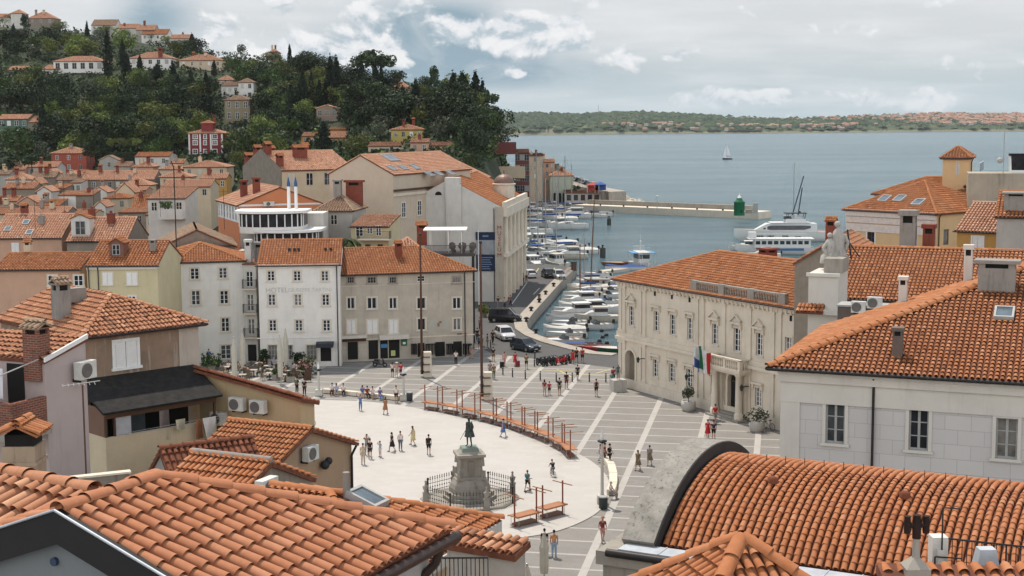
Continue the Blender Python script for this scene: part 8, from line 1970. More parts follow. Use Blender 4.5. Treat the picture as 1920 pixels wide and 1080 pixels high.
def lamp(px,py,h,label):
 p=G(px,py,.06);t=thing('lamp_post',label,'street lamp',p,0,'white lamp posts around the oval');LW=plaster('lamp_stone',(.48,.46,.41,1),.4)
 mb=MB();mb.box((0,0,.3),(.75,.75,.6),taper=.9);mb.build('base',[LW],t);mb=MB();mb.lathe((0,0,.6),[(.14,0),(.12,.2),(.10,h-1.5)],10);mb.build('column',[LW],t)
 mb=MB();mb.lathe((0,0,h-.95),[(.1,0),(.34,.12),(.34,.2),(.12,.24)],12);mb.build('lamp_ring',[IRON],t);mb=MB();mb.lathe((0,0,h-.7),[(.13,0),(.12,.25),(0,.75)],10);mb.build('spire',[WHITE],t)
lamp(598,741,3.4,'white lamp post with a spire at the left end of the stone bench');lamp(757,750,3.35,'white lamp post with a spire at the right end of the stone bench');lamp(1129,943,5.3,'tall white lamp post with a spire beside the dark litter bin')
def litter(px,py,label):t=thing('litter_bin',label,'litter bin',G(px,py),0,'dark litter bins');mb=MB();mb.lathe((0,0,0),[(.27,0),(.3,.05),(.32,.8),(.3,.84)],14);mb.build('drum',[plain('bin_green',(.03,.04,.04,1))],t);mb=MB();mb.lathe((0,0,.84),[(.33,0),(.33,.06),(.12,.07)],14);mb.build('rim',[GREYPAINT],t)
litter(1131,954,'dark litter bin at the foot of the tall right lamp post');litter(768,752,'dark litter bin beside the lamp at the right end of the stone bench')
def stone_bench(pts,label):
 P=[G(x,y,.0)for x,y in pts];t=thing('stone_bench',label,'bench',P[0]);o=P[0]
 for a,b in zip(P,P[1:]):
  d=(b-a).normalized();n=Vector((-d.y,d.x,0))*.3;q=[a+d*.04-n-o,b-d*.04-n-o,b-d*.04+n-o,a+d*.04+n-o];mb=MB();mb.prism([(v.x,v.y)for v in q],.06,.46);mb.build('stone_block',[STONE],t)
stone_bench([(606,737),(626,738.5),(648,740.5),(672,743),(698,745.5),(722,748),(748,751)],'long low pale stone bench between the two small lamp posts');stone_bench([(1137,866),(1146,880),(1150,897),(1150,915),(1145,930)],'curved low pale stone bench by the tall right lamp post')
for(bx_,by_),pxp,top,lab,side in(((802,706),795,441,'left tall brown flag pole strapped to a pale stone pillar',-1),((915,748),909,456,'right tall brown flag pole strapped to a pale stone pillar',-1)):
 p=G(bx_,by_);t=thing('flag_pole',lab,'flag pole',p,.15,'tall flag poles in the square');k=p.y/F;mb=MB();mb.box((0,0,1.35),(.85,.85,2.7),taper=.93);mb.build('stone_pillar',[STONE],t);hh=at(pxp,top,p.y).z
 mb=MB();mb.cyl((-.62,-.1,.3),(-.62,-.1,hh),.15,.09,10);mb.build('pole',[plain('pole_brown',(.075,.032,.018,1),.5)],t);mb=MB();mb.ball((-.62,-.1,hh+.1),.17);mb.build('finial',[IRON],t)
 for z in(.6,1.4,2.2):mb=MB();mb.box((-.3,-.1,z),(1.0,.98,.07));mb.build('iron_strap',[IRON],t)
p=G(898,584);t=thing('white_flag_pole','slim white flag pole in front of the museum wall','flag pole',p);mb=MB();mb.cyl((0,0,0),(0,0,at(897,432,p.y).z),.09,.05,8);mb.build('pole',[WHITE],t);mb=MB();mb.cyl((0,0,0),(0,0,.3),.25,.2,8);mb.build('foot',[STONED],t)
bs=[(943,703),(961,707),(985,711),(1013,713),(1043,716),(1073,716),(1105,716),(1136,717),(1003,672),(1002,687),(920,652)]
bl_=['first from the left in the row','second from the left in the row','third from the left in the row','fourth from the left in the row','fourth from the right in the row','third from the right in the row','second from the right in the row','rightmost in the row beside the plinth','upper of two beside the motorbikes','lower of two beside the motorbikes','alone by the shop corner road']
b0=None
for(x,y),lb in zip(bs,bl_):
 p=G(x,y)
 if b0 is None:
  b0=thing('bollard','slim dark bollard, '+lb,'bollard',p,0,'dark bollards between square and road');mb=MB();mb.lathe((0,0,0),[(.07,0),(.07,.92),(.03,1.0)],8);mb.build('post',[IRON],b0);mb=MB();mb.lathe((0,0,.78),[(.075,0),(.075,.08)],8);mb.build('band',[GREYPAINT],b0)
 else:dup(b0,p,0,'slim dark bollard, '+lb)
p=G(1159,733);t=thing('plinth_statue','small green bronze figure on a rough pale stone cube by the town hall corner','statue',p,.3);mb=MB();mb.box((0,0,.6),(1.45,1.2,1.2),taper=.97);mb.build('stone_cube',[plaster('cube_stone',(.45,.43,.39,1),.8,None,2)],t);o=mobj('figure',POSES['stand']['body'],t,(0,0,1.2));setmat(o,plain('green_bronze',(.06,.09,.075,1),.5));o.scale=(.92,.92,.88)
def planter(px,py,hp,label,wide,tree_=True):
 p=G(px,py);t=thing('planter',label,'planter',p,0,'round stone planters before the town hall');mb=MB();mb.lathe((0,0,0),[(.5,0),(.68,.25),(.72,.6),(.66,.95),(.58,.95),(.56,.85)],18);mb.build('pot',[plaster('pot_stone',(.42,.40,.36,1),.5)],t)
 mb=MB();h=hp*p.y/F
 if tree_:mb.cyl((0,0,.8),(0,0,h-.7),.04,n=6);mb.build('stem',[BARK],t);mb=MB()
 for i in range(9):a=random.random()*6.3;q=random.random()*wide*.5;leaves(mb,(q*math.cos(a),q*math.sin(a),(h-.55 if tree_ else 1.35)+random.uniform(-.3,.35)),wide*.42,42,.17,.8,random.choice((.3,.5,.7)))
 mb.build('foliage',[L_OLIVE],t)
planter(1291,770,47,'round stone planter with a small standard tree left of the town hall door',1.0);planter(1419,809,42,'round stone planter with a spreading bush right of the town hall door',1.5,False)
def parasol(px,ytop,Y,label,z=0.0):
 p=at(px,ytop,Y);t=thing('closed_parasol',label,'parasol',(p.x,p.y,0),0,'closed cream parasols');h=p.z;mb=MB();mb.cyl((0,0,0),(0,0,h),.04,n=6);mb.build('pole',[GREYPAINT],t);mb=MB();V=[];n=16
 for z_,r in((h*.16,.2),(h*.3,.24),(h*.6,.23),(h*.72,.26),(h*.86,.15),(h*.97,.07)):
  V.append([((r*(1+.22*(i%2)))*math.cos(2*PI*i/n),(r*(1+.22*(i%2)))*math.sin(2*PI*i/n),z_)for i in range(n)])
 mb.loft(V,smooth=False);mb.build('folded_canopy',[plaster('canvas_cream',(.46,.43,.36,1),.3,None,3)],t);mb=MB();mb.ball((0,0,h),.08);mb.build('finial',[CHROME],t);mb=MB();mb.cyl((0,0,0),(0,0,.1),.45,.4,12);mb.build('foot',[STONED],t)
parasol(438,632,146,'closed cream parasol at the cafe, leftmost');parasol(454,620,153,'closed cream parasol at the cafe, second and farther back');parasol(524,629,147,'closed cream parasol at the cafe, third from the left');parasol(535,617,154,'closed cream parasol at the cafe, rightmost and farther back');parasol(1020,1000,82,'tall closed cream parasol at the bottom of the square');parasol(988,1058,76,'low closed cream parasol at the bottom edge, left of the taller one')
WK=plain('cafe_wicker',(.12,.095,.07,1),.9);TT=plain('cafe_table_top',(.36,.32,.26,1),.6)
def cafe_chair(loc,rz):
 t=thing('cafe_chair','','chair',loc,rz,'cafe chairs in front of the hotel');mb=MB();mb.box((0,0,.45),(.48,.46,.06));mb.build('seat',[WK],t);mb=MB();mb.box((0,.22,.7),(.46,.05,.45));[mb.box((s*.23,.02,.62),(.04,.4,.05))for s in(-1,1)];mb.build('backrest',[WK],t)
 for sx in(-1,1):
  for sy in(-1,1):mb=MB();mb.cyl((sx*.2,sy*.19,0),(sx*.2,sy*.19,.43),.02,n=4);mb.build('leg',[WK],t)
 return t
def cafe_table(loc):
 t=thing('cafe_table','','table',loc,0,'cafe tables in front of the hotel');mb=MB();mb.box((0,0,.74),(.8,.8,.04));mb.build('table_top',[TT],t);mb=MB();mb.cyl((0,0,.05),(0,0,.72),.04,n=6);mb.build('leg',[IRON],t);mb=MB();mb.cyl((0,0,0),(0,0,.05),.28,.24,10);mb.build('base',[IRON],t);return t
tabs=[(424,694),(441,690),(459,697),(437,705),(455,709),(476,700),(502,692),(505,699),(506,706),(528,697),(541,702),(536,709),(552,696),(566,702),(520,687),(486,687)]
where=['leftmost in the shade','by the leftmost parasol','behind the leftmost parasol','near the leftmost parasol foot','below the left parasols','between the two parasol pairs','empty one farthest of three in a line','empty one in the middle of three in a line','empty one nearest of three in a line','beside the third parasol','under the rightmost parasol','nearest the oval','in front of the oleander','right of the oleander','by the hotel windows','by the hotel door']
T0=C0=None;cc=['white','sky','white','black','red','navy','beige','white','pink'];k=0
for i,((x,y),w)in enumerate(zip(tabs,where)):
 p=G(x,y+6);lb='small square cafe table '+w
 if T0 is None:T0=cafe_table(p);T0['label']=lb
 else:dup(T0,p,0,lb)
 for j,a in enumerate((30,150,270)if i%2 else(80,250)):
  q=p+Vector((.75*math.cos(R(a+i*17)),.75*math.sin(R(a+i*17)),0));rz=R(a+i*17)-PI/2;cl='wicker chair, %s at the table %s'%(('first','second','third')[j],w)
  if C0 is None:C0=cafe_chair(q,rz);C0['label']=cl
  else:dup(C0,q,rz,cl)
  if i not in(6,7,8)and(i+j)%3!=2:
   person(0,0,'sit',math.degrees(rz),'person in %s sitting at the table %s, %s'%(cc[k%9],w,('first','second','third')[j]),cc[k%9],'trousers',('black','denim','beige')[k%3],('hair','long_hair')[k%2],('hair_d','hair_b','hair_l','hair_g')[k%4],loc=q,hgt=1.7,group=None);k+=1
def bush(px,py,w,h,label,m,flow=None,Y=None):
 p=G(px,py);t=thing('potted_shrub',label,'shrub',p);mb=MB();mb.box((0,0,.3),(.8,.6,.6),taper=1.1);mb.build('tub',[STONED],t);mb=MB();ww,hh=w*p.y/F,h*p.y/F
 for i in range(16):leaves(mb,(random.uniform(-.4,.4)*ww,random.uniform(-.3,.3)*ww,.5+random.random()*hh*.8),ww*.24,40,.2,1,random.choice((.3,.5,.75)))
 mb.build('foliage',[m],t)
 if flow:mb=MB();[leaves(mb,(random.uniform(-.4,.4)*ww,random.uniform(-.4,.2)*ww,hh*random.uniform(.65,1.05)),.22,14,.14,1,.5)for i in range(14)];mb.build('blossoms',[flow],t)
FLO=leafmat('blossom_pink',(.4,.16,.18,1),(.55,.28,.28,1),(.6,.42,.4,1))
bush(576,706,34,30,'tall pink flowering oleander at the right end of the cafe',L_GREEN,FLO);bush(494,690,20,30,'dark leafy palm like plant in a tub by the hotel door',L_DARK);bush(560,690,24,22,'dark shrub in a tub left of the navy hotel canopy',L_DARK);bush(398,692,36,20,'low green bushes at the left end of the cafe',L_GREEN);bush(518,712,14,16,'small round shrub in a tub in front of the cafe',L_GREEN);bush(545,716,12,14,'tiny shrub tub at the cafe edge near the oval',L_OLIVE);bush(907,594,22,22,'bright green clipped bush at the shop corner by the museum',L_LIME)
person(392,682,'stand',0,'person in a blue shirt standing by the corner house wall','blue','trousers','navy')
t=thing('menu_board','wooden easel menu board leaning at the cafe edge','sign',G(578,716),.5);mb=MB();mb.box((0,0,.75),(.7,.05,1.2));mb.build('board',[BROWNWOOD],t);mb=MB();mb.cyl((-.3,.05,0),(-.3,.45,1.1),.025,n=4);mb.build('leg',[BROWNWOOD],t);mb=MB();mb.cyl((.3,.05,0),(.3,.45,1.1),.025,n=4);mb.build('leg',[BROWNWOOD],t)
CARW=plain('car_white',(.55,.55,.55,1),.25,.05,.03,.5);CARB=plain('car_black',(.012,.012,.013,1),.22,.1,.05,.5);CARG=plain('car_slate',(.035,.045,.06,1),.22,.3,.05,.5);CARS=plain('car_silver',(.38,.39,.4,1),.3,.3,.04,.5)
CGL=glass('car_window_sky',(.012,.014,.016,1),.05);LAMP=plain('head_lamp',(.6,.6,.58,1),.15,0,.02,.6);TAIL=plain('tail_lamp',(.25,.01,.01,1),.2);PLATE=plain('plate_white',(.5,.5,.48,1),.6);TRIMB=plain('trim_black',(.02,.02,.02,1),.6)
def car(loc,rz,label,paint,kind='suv',s=1.0,group=None,detail=True):
 """front towards -Y"""
 t=thing('parked_car' if group else 'car',label,'car',loc,rz,group);t.scale=(s,s,s)
 L,Wd,Ht,bh={'suv':(4.3,1.82,1.62,.98),'hatch':(4.1,1.78,1.46,.9),'van':(4.5,1.85,1.86,1.08)}[kind];h=Wd/2;f=-L/2;r=L/2
 def sec(y,w,z0,z1):return[(-w,y,z0+.06),(-w*.96,y,z0),(w*.96,y,z0),(w,y,z0+.06),(w,y,z1-.16),(w*.9,y,z1-.02),(w*.6,y,z1),(-w*.6,y,z1),(-w*.9,y,z1-.02),(-w,y,z1-.16)]
 mb=MB();mb.loft([sec(f,h*.78,.3,.66),sec(f+.1,h*.9,.22,.76),sec(f+.45,h*.98,.2,bh-.1),sec(f+1.1,h,.2,bh),sec(0,h,.2,bh+.02),sec(r-.7,h,.2,bh+.04),sec(r-.15,h*.96,.22,bh),sec(r,h*.86,.3,bh-.12)])
 mb.build('body',[paint],t)
 ws,rs,re=(f+1.05,f+1.85,r-.62)if kind!='van' else(f+.85,f+1.55,r-.2);rw=h*.76
 q=bh-.03;re2=r-.12
 A=[(-h*.93,ws,q),(h*.93,ws,q),(h*.93,re2,q),(-h*.93,re2,q)];B=[(-rw,rs,Ht-.06),(rw,rs,Ht-.06),(rw,re,Ht-.06),(-rw,re,Ht-.06)]
 mb=MB();mb.add(A+B,[(0,1,5,4),(1,2,6,5),(2,3,7,6),(3,0,4,7)]);mb.build('windows',[CGL],t)
 mb=MB();mb.loft([[(-rw*1.02,rs-.05,Ht-.08),(rw*1.02,rs-.05,Ht-.08),(rw*1.02,re+.06,Ht-.08),(-rw*1.02,re+.06,Ht-.08)],[(-rw*.9,rs+.12,Ht),(rw*.9,rs+.12,Ht),(rw*.9,re-.1,Ht),(-rw*.9,re-.1,Ht)]],smooth=False)
 mid=(rs+re)/2
 for sx in(-1,1):
  for(a,b)in(((sx*h*.935,ws,q),(sx*rw*1.01,rs,Ht-.06)),((sx*h*.94,mid+.1,q),(sx*rw*1.01,mid,Ht-.06)),((sx*h*.935,re2,q),(sx*rw*1.01,re,Ht-.06))):mb.cyl(a,b,.055,n=5)
 mb.build('roof',[paint],t)
 for sx in(-1,1):
  for y in(f+.82,r-.8):
   w=MB();w.cyl((sx*(h-.16),0,0),(sx*(h+.01),0,0),.33,n=18);o=w.build('wheel',[RUB],t,(0,y,.33));w=MB();w.cyl((sx*(h+.0),0,0),(sx*(h+.025),0,0),.2,n=12);w.build('rim',[CHROME],o)
  w=MB();w.box((sx*h*.66,f+.06,.68),(.34,.14,.14),rz=sx*.25);w.build('headlight',[LAMP],t);w=MB();w.box((sx*h*.8,r-.06,.82),(.2,.1,.24));w.build('tail_light',[TAIL],t);w=MB();w.box((sx*(h+.08),ws+.35,q+.08),(.18,.12,.14));w.build('wing_mirror',[paint],t)
 w=MB();w.box((0,f-.0,.46),(1.1,.06,.2));w.build('grille',[TRIMB],t);w=MB();w.box((0,f-.035,.4),(.5,.02,.11));w.build('number_plate',[PLATE],t)
 w=MB();w.box((0,r+.0,.62),(.5,.03,.11));w.build('number_plate',[PLATE],t);return t
car(G(947,603),R(86),'black van driving across the harbour bend',CARB,'van',1.0)
car(G(947,636),R(16),'white car with black windows facing the square behind the dark hatchback',CARW,'suv')
car(G(985,657),R(38),'dark slate hatchback turning into the square',CARG,'hatch')
cg='cars parked on the harbour road'
car(G(991,520),R(200),'white car parked beside the museum arches, leftmost of three',CARW,'hatch',group=cg);car(G(1027,520),R(190),'black car parked in the middle of three near the quay',CARB,'suv',group=cg);car(G(1048,523),R(12),'silver white car parked nearest the quay, rightmost of three',CARS,'suv',group=cg)
car(G(1006,356),R(80),'blue grey car parked under the beige shore house',CARG,'hatch',group=cg)
for i in range(8):
 car(at(1078+i*5.6,338+i*1.9,545-i*9),R(70),'small distant car in the waterfront car park, %s from the left'%('first','second','third','fourth','fifth','sixth','seventh','last')[i],(CARS,CARW,CARB,CARS,CARW,CARG,CARS,CARB)[i],'suv',group='cars in the waterfront car park')
p0=at(1072,340.5,546);p1=at(1124,357.5,470);t=thing('car_park_deck','raised waterfront car park deck behind the long white warehouse','car park',(p0.x,p0.y,0));mb=MB();q=[(-6,2),(p1.x-p0.x+3,p1.y-p0.y-2),(p1.x-p0.x+9,p1.y-p0.y+2),(0,9)];mb.prism(q,-3,min(p0.z,p1.z)-.25);mb.build('deck',[QSTONE],t)
HULLW=plain('hull_white',(.60,.60,.58,1),.35,0,.04,.4);HULLC=plain('hull_cream',(.5,.46,.38,1),.4);HULLB=plain('hull_blue',(.03,.13,.28,1),.4);HULLR=plain('hull_red',(.3,.03,.03,1),.4);HULLK=plain('hull_navy',(.015,.025,.05,1),.35);HULLG=plain('hull_green',(.02,.1,.06,1),.4);WOODB=plain('boat_wood',(.18,.075,.03,1),.5);DECK=plain('boat_deck',(.42,.39,.34,1),.7);TAN=plain('boat_tan',(.32,.22,.13,1),.7);COVB=plain('cover_blue',(.02,.06,.2,1),.85);COVW=plain('cover_white',(.48,.47,.44,1),.85);COVG=plain('cover_grey',(.16,.16,.17,1),.85);BGL=glass('boat_window_sky',(.014,.018,.022,1),.06)
def hull(L,B,fb,n=12,tr=.82,bowz=.35):
 secs=[];rim=[]
 for i in range(n+1):
  s=i/n;y=-L/2+L*s;w=B/2*(1-(1-min(1,s/.62))**2.0)if s<.62 else B/2*(1-(1-tr)*((s-.62)/.38)**2);w=max(w,.02);top=fb+bowz*fb*(1-s)**2;k=.25+.5*min(1,s*1.5)
  secs.append([(-w,y,top),(-w*.93,y,top*.45),(-w*k,y+(.1*L*(1-s)**3),-.25),(0,y+(.1*L*(1-s)**3),-.35),(w*k,y+(.1*L*(1-s)**3),-.25),(w*.93,y,top*.45),(w,y,top)]);rim.append((w,y,top))
 m=MB();m.loft(secs,closed=False,cap=False);m.poly([secs[-1][i]for i in range(7)]);return m,rim
def deckmesh(rim,inset=.0,dz=-.04,s0=0,s1=1):
 m=MB();k=len(rim)-1
 for i in range(k):
  if not(s0<=i/k<s1):continue
  (w0,y0,z0),(w1,y1,z1)=rim[i],rim[i+1];a,b=max(0,w0-inset),max(0,w1-inset);m.add([(-a,y0,z0+dz),(a,y0,z0+dz),(b,y1,z1+dz),(-b,y1,z1+dz)],[(0,1,2,3)])
 return m
def rubrail(rim,r=.035):
 m=MB();pts=[(-w,y,z)for w,y,z in reversed(rim)]+[(w,y,z)for w,y,z in rim];m.tube(pts,r,5);return m
def outboard(t,L,z):m=MB();m.box((0,L/2+.18,z+.35),(.3,.38,.5),taper=.75);m.cyl((0,L/2+.16,z+.2),(0,L/2+.16,-.4),.06);m.build('outboard_motor',[TRIMB],t)
def boat(kind,label='',hm=HULLW,L=6.0,cov=None,mastm=None,mh=9.0,name=None):
 t=thing(name or{'open':'motor_boat','cabin':'cabin_boat','row':'rowing_boat','sail':'sailing_boat','covered':'covered_boat'}[kind],label,'boat',(0,-400,SEAZ));B=L*(.36 if kind!='sail' else .3);fb={'open':.75,'cabin':.95,'row':.5,'sail':.95,'covered':.7}[kind]
 h,rim=hull(L,B,fb);h.build('hull',[hm],t);rubrail(rim).build('rub_rail',[WOODB if kind=='row' else GREYPAINT],t)
 if kind=='row':
  deckmesh(rim,.06,-.28).build('floor',[TAN],t)
  for y in(-L*.12,L*.12,L*.32):m=MB();m.box((0,y,fb-.1),(B*.84,.26,.05));m.build('thwart',[WOODB],t)
  if cov:deckmesh(rim,.03,.05,0,.55).build('bow_cover',[cov],t)
 elif kind=='open':
  deckmesh(rim,.02,.02,0,.45).build('fore_deck',[HULLW],t);deckmesh(rim,.12,-.38,.45,1).build('cockpit',[TAN],t);m=MB();m.add([(-B*.36,-L*.04,fb),(B*.36,-L*.04,fb),(B*.3,L*.06,fb+.55),(-B*.3,L*.06,fb+.55),(-B*.44,L*.14,fb),(B*.44,L*.14,fb),(B*.34,L*.14,fb+.5),(-B*.34,L*.14,fb+.5)],[(0,1,2,3),(1,5,6,2),(4,0,3,7)]);m.build('windscreen',[BGL],t)
  for y in(L*.2,L*.36):m=MB();m.box((0,y,fb-.12),(B*.6,.5,.3));m.build('bench_seat',[DECK],t)
  outboard(t,L,fb)
  if cov:m=MB();m.loft([[(x*B*.42,y,fb+.95+z)for x,z in((-1,0),(-.6,.16),(.6,.16),(1,0),(.6,.08),(-.6,.08))]for y in(L*.05,L*.4)]);m.build('bimini',[cov],t);m=MB();[m.cyl((sx*B*.42,y,fb),(sx*B*.42,y,fb+.97),.02,n=4)for sx in(-1,1)for y in(L*.08,L*.38)];m.build('bimini_frame',[CHROME],t)
 elif kind=='cabin':
  deckmesh(rim,.02,.02).build('deck',[DECK],t);m=MB();m.loft([[(x*B*w,y,z)for x in(-1,1)for z in((fb,zt)if x<0 else(zt,fb))]for y,w,zt in((-L*.26,.2,fb+.25),(-L*.14,.33,fb+.6),(-L*.05,.36,fb+.65))],smooth=False);m.build('fore_cabin',[HULLW],t)
  m=MB();m.box((0,L*.1,fb+.62),(B*.7,L*.3,1.25),taper=.9);m.build('wheelhouse',[HULLW],t);m=MB();m.box((0,L*.1,fb+.85),(B*.7,L*.305,.48),taper=.95);m.build('cabin_window',[BGL],t)
  for x in(-.25,0,.25):m=MB();m.box((x*B*.9,L*.1,fb+.85),(.07,L*.315,.5));m.build('window_post',[HULLW],t)
  m=MB();m.box((0,L*.1,fb+1.28),(B*.76,L*.36,.08));m.build('roof',[cov or HULLW],t);outboard(t,L,fb);m=MB();[m.cyl((sx*B*q,-L*y,fb+.2),(sx*B*q,-L*y,fb+.75),.015,n=4)for sx in(-1,1)for q,y in((.1,.46),(.3,.33),(.42,.2))];m.tube([(-B*.42,-L*.2,fb+.75),(-B*.1,-L*.46,fb+.8),(B*.1,-L*.46,fb+.8),(B*.42,-L*.2,fb+.75)],.018,4);m.build('bow_rail',[CHROME],t)
 elif kind=='covered':
  m=MB();m.loft([[(-w*.98,y,z+.03),(-w*.5,y,z+.22+.1*math.sin(y*2)),(0,y,z+.34+.12*math.sin(y*1.5)),(w*.5,y,z+.22),(w*.98,y,z+.03)]for w,y,z in rim],closed=False,cap=False);m.build('tarpaulin',[cov or COVW],t);outboard(t,L,fb)
 elif kind=='sail':
  deckmesh(rim,.02,.02).build('deck',[DECK],t);m=MB();m.loft([[(x*B*w,y,z)for x in(-1,1)for z in((fb,zt)if x<0 else(zt,fb))]for y,w,zt in((-L*.25,.14,fb+.18),(-L*.1,.28,fb+.42),(L*.14,.3,fb+.45))],smooth=False);m.build('coach_roof',[HULLW],t)
  for sx in(-1,1):m=MB();m.box((sx*B*.285,0,fb+.24),(.03,L*.18,.14));m.build('cabin_window',[BGL],t)
  m=MB();m.box((0,L*.32,fb-.0),(B*.5,L*.22,.06));m.build('cockpit',[TAN],t)
 if kind=='sail' or mastm:
  y=-L*.06;m=MB();m.cyl((0,y,fb),(0,y,fb+mh),.11,.07,8);m.build('mast',[mastm or GREYPAINT],t);m=MB();m.cyl((0,y,fb+1.5),(0,L*.36,fb+1.45),.06,n=6);m.build('boom',[mastm or GREYPAINT],t);m=MB();[m.cyl((0,y,fb+mh),p,.012,n=3)for p in((0,-L*.49,fb+.4),(0,L*.49,fb+.2),(B*.48,y,fb),(-B*.48,y,fb))];m.build('rigging',[IRON],t);m=MB();m.loft([[(.13*math.cos(q),yy,fb+1.62+.16*math.sin(q))for q in[2*PI*i/8 for i in range(8)]]for yy in(y+.1,L*.15,L*.34)]);m.build('sail_cover',[cov or COVB],t)
 return t
def afloat(t,p,rz,label,group=None):
 t.location=(p.x,p.y,SEAZ);t.rotation_euler=(0,0,rz);t['label']=label
 if group:t['group']=group
 return t
PR=[boat('open',L=5.6),boat('cabin',L=7.0),boat('covered',L=5.4,cov=COVW),boat('open',L=6.0,cov=COVB),boat('row',hm=HULLW,L=4.8),boat('cabin',L=6.4,hm=HULLC,cov=DECK),boat('covered',L=5.8,cov=COVG),boat('sail',L=7.5,mh=12),boat('open',L=5.2,hm=HULLC),boat('row',hm=WOODB,L=5.0)]
USED=set()
def put(i,px,py,ang,label,s=1.0,group='boats moored along the inner quay'):
 p=G(px,py,SEAZ)
 t=PR[i]if i not in USED else dup(PR[i],p);USED.add(i);t.scale=(s,s,s);return afloat(t,p,R(ang),label,group)
inner=[(0,1052,648),(4,1055,640),(0,1062,634),(2,1058,626),(8,1066,620),(0,1070,612),(6,1062,604),(1,1080,598),(0,1074,588),(2,1082,580),(1,1092,573),(3,1088,564),(0,1096,556),(5,1102,549),(8,1100,542),(2,1108,534),(6,1112,527),(0,1118,520)]
pos=['first','second','third','fourth','fifth','sixth','seventh','eighth','ninth','tenth','eleventh','twelfth','thirteenth','fourteenth','fifteenth','sixteenth','seventeenth','last']
kd={0:'white open motor boat',1:'white cabin boat',2:'boat under a pale tarpaulin',3:'white motor boat with a blue canopy',4:'white rowing boat',5:'cream cabin boat',6:'boat under a grey tarpaulin',7:'white sailing boat',8:'cream open motor boat',9:'varnished wooden boat'}
for n,(i,x,y)in enumerate(inner):put(i,x,y,-78+random.uniform(-7,7),'%s at the inner quay, %s from the square end'%(kd[i],pos[n]),random.uniform(.98,1.12))
outer=[(3,1140,552),(0,1146,560),(1,1122,590),(0,1136,572),(5,1118,604),(2,1128,545),(8,1150,535),(6,1136,530),(3,1138,583),(0,1112,618)]
for n,(i,x,y)in enumerate(outer):put(i,x,y,random.choice((-80,98))+random.uniform(-8,8),'%s in the outer line, %s'%(kd[i],('nearest the town hall corner','behind the nearest canopy','sixth from the pontoon','in the middle of the line','with its stern to the square','below the leaning mast','closest to the town hall roof','beside the pontoon end','facing the square','last towards the square')[n]))
for i,(hm,x,y,ang,lb,cv)in enumerate(((HULLB,1090,652,-85,'bright blue wooden rowing boat near the square end of the quay',COVB),(HULLR,1128,659,-95,'red wooden boat by the quay corner next to the town hall',plain('cover_red',(.3,.03,.04,1),.8)),(HULLC,1106,656,-88,'cream rowing boat between the blue and the red boat',None),(HULLG,1150,660,-92,'white and green wooden boat nearest the town hall corner',COVW))):
 t=boat('row',lb,hm,5.6,cv);afloat(t,G(x,y,SEAZ),R(ang),lb,'rowing boats near the square')
t=boat('sail','',HULLC,8.0,COVW,WOODB,17.0);afloat(t,G(1112,552,SEAZ),R(-80),'boat with a very tall varnished wooden mast leaning over the inner quay');t.rotation_euler=(R(-2),R(2),R(-80))
t=boat('sail','',HULLW,6.5,COVB,WOODB,8.0);afloat(t,G(1092,560,SEAZ),R(-80),'small sailing boat with an orange brown mast by the inner quay');t=boat('sail','',HULLW,6.8,COVB,None,8.5);afloat(t,G(1100,545,SEAZ),R(-80),'small sailing boat with a white mast beside the orange brown mast')
mar=[(1,1000,507,20),(5,1040,502,200),(0,1012,494,30),(7,1005,478,60),(1,1010,462,190),(3,995,470,200),(7,1048,484,-70),(1,1062,474,-80),(0,1030,488,40),(6,1075,468,-85),(7,1028,470,-75),(2,1090,476,-80),(1,985,450,20),(9,992,424,-80),(7,1022,428,-80),(1,1046,428,-75),(7,1064,430,-70),(0,978,440,-60),(1,1020,414,-85),(7,1040,412,-85),(2,1060,415,-80),(1,1000,410,-80),(8,985,414,-75),(7,1010,402,-80),(1,1075,410,-85),(0,1040,403,-80),(6,1122,406,-85)]
mp=['nearest the white parked car','nearest the quay stairs','behind the black parked car','with its mast beside the museum','wide beamed beside the museum','with canopy beside the museum columns','facing the open basin','blue striped facing the open basin','between the parked car boats','beside the grey float','with mast in the middle row','at the end of the near row','close under the museum wall','brown hulled near the museum','with mast in the far row left','in the far row middle','with mast at the far row right','half hidden by the museum','behind the far row masts','with mast below the harbour office','below the white warehouse','under the shore houses','at the shore houses steps','with mast under the shore houses','beside the pier boat','tucked below the harbour office','dark at the pier root']
for n,(i,x,y,a)in enumerate(mar):put(i,x,y,a+random.uniform(-6,6),'%s in the marina, %s'%(kd[i],mp[n]),random.uniform(1.1,1.4)if y>440 else random.uniform(1.2,1.6),'boats in the marina before the shore houses')
for n,(i,x,y)in enumerate(((7,976,398),(1,990,396),(0,1000,394),(7,1050,398),(2,1015,397),(5,1030,395),(7,1075,400),(1,1058,396),(3,985,405),(6,1092,404),(7,998,440),(0,1016,450),(8,1035,458),(2,1052,462),(5,1068,486),(3,990,480))):
 put(i,x,y,-82+random.uniform(-12,12),'%s in the back rows, %s from the left shore'%(kd[i],pos[n]),random.uniform(1.1,1.4),'boats in the marina before the shore houses')
t=boat('cabin','',HULLW,9.5,HULLK);afloat(t,G(1108,408,SEAZ),R(-85),'white patrol like cabin boat with navy trim at the root of the pier');rm=[c for c in kids(t)if c.name.startswith('rub')]
t=boat('cabin','',WOODB,9.0,TAN);afloat(t,G(990,418,SEAZ),R(-80),'dark brown wooden trip boat with a tan cabin beside the museum')
a,b=G(1122,514,SEAZ),G(1190,505,SEAZ);t=thing('pontoon','pale floating pontoon between the inner boats and the blue awning boat','pontoon',a);mb=MB();d=(b-a);n=Vector((-d.y,d.x,0)).normalized()*1.1;q=[-n,d-n,d+n,n];mb.prism([(v.x,v.y)for v in q],-.2,.55);mb.build('deck',[plain('pontoon_deck',(.44,.40,.33,1),.8)],t)
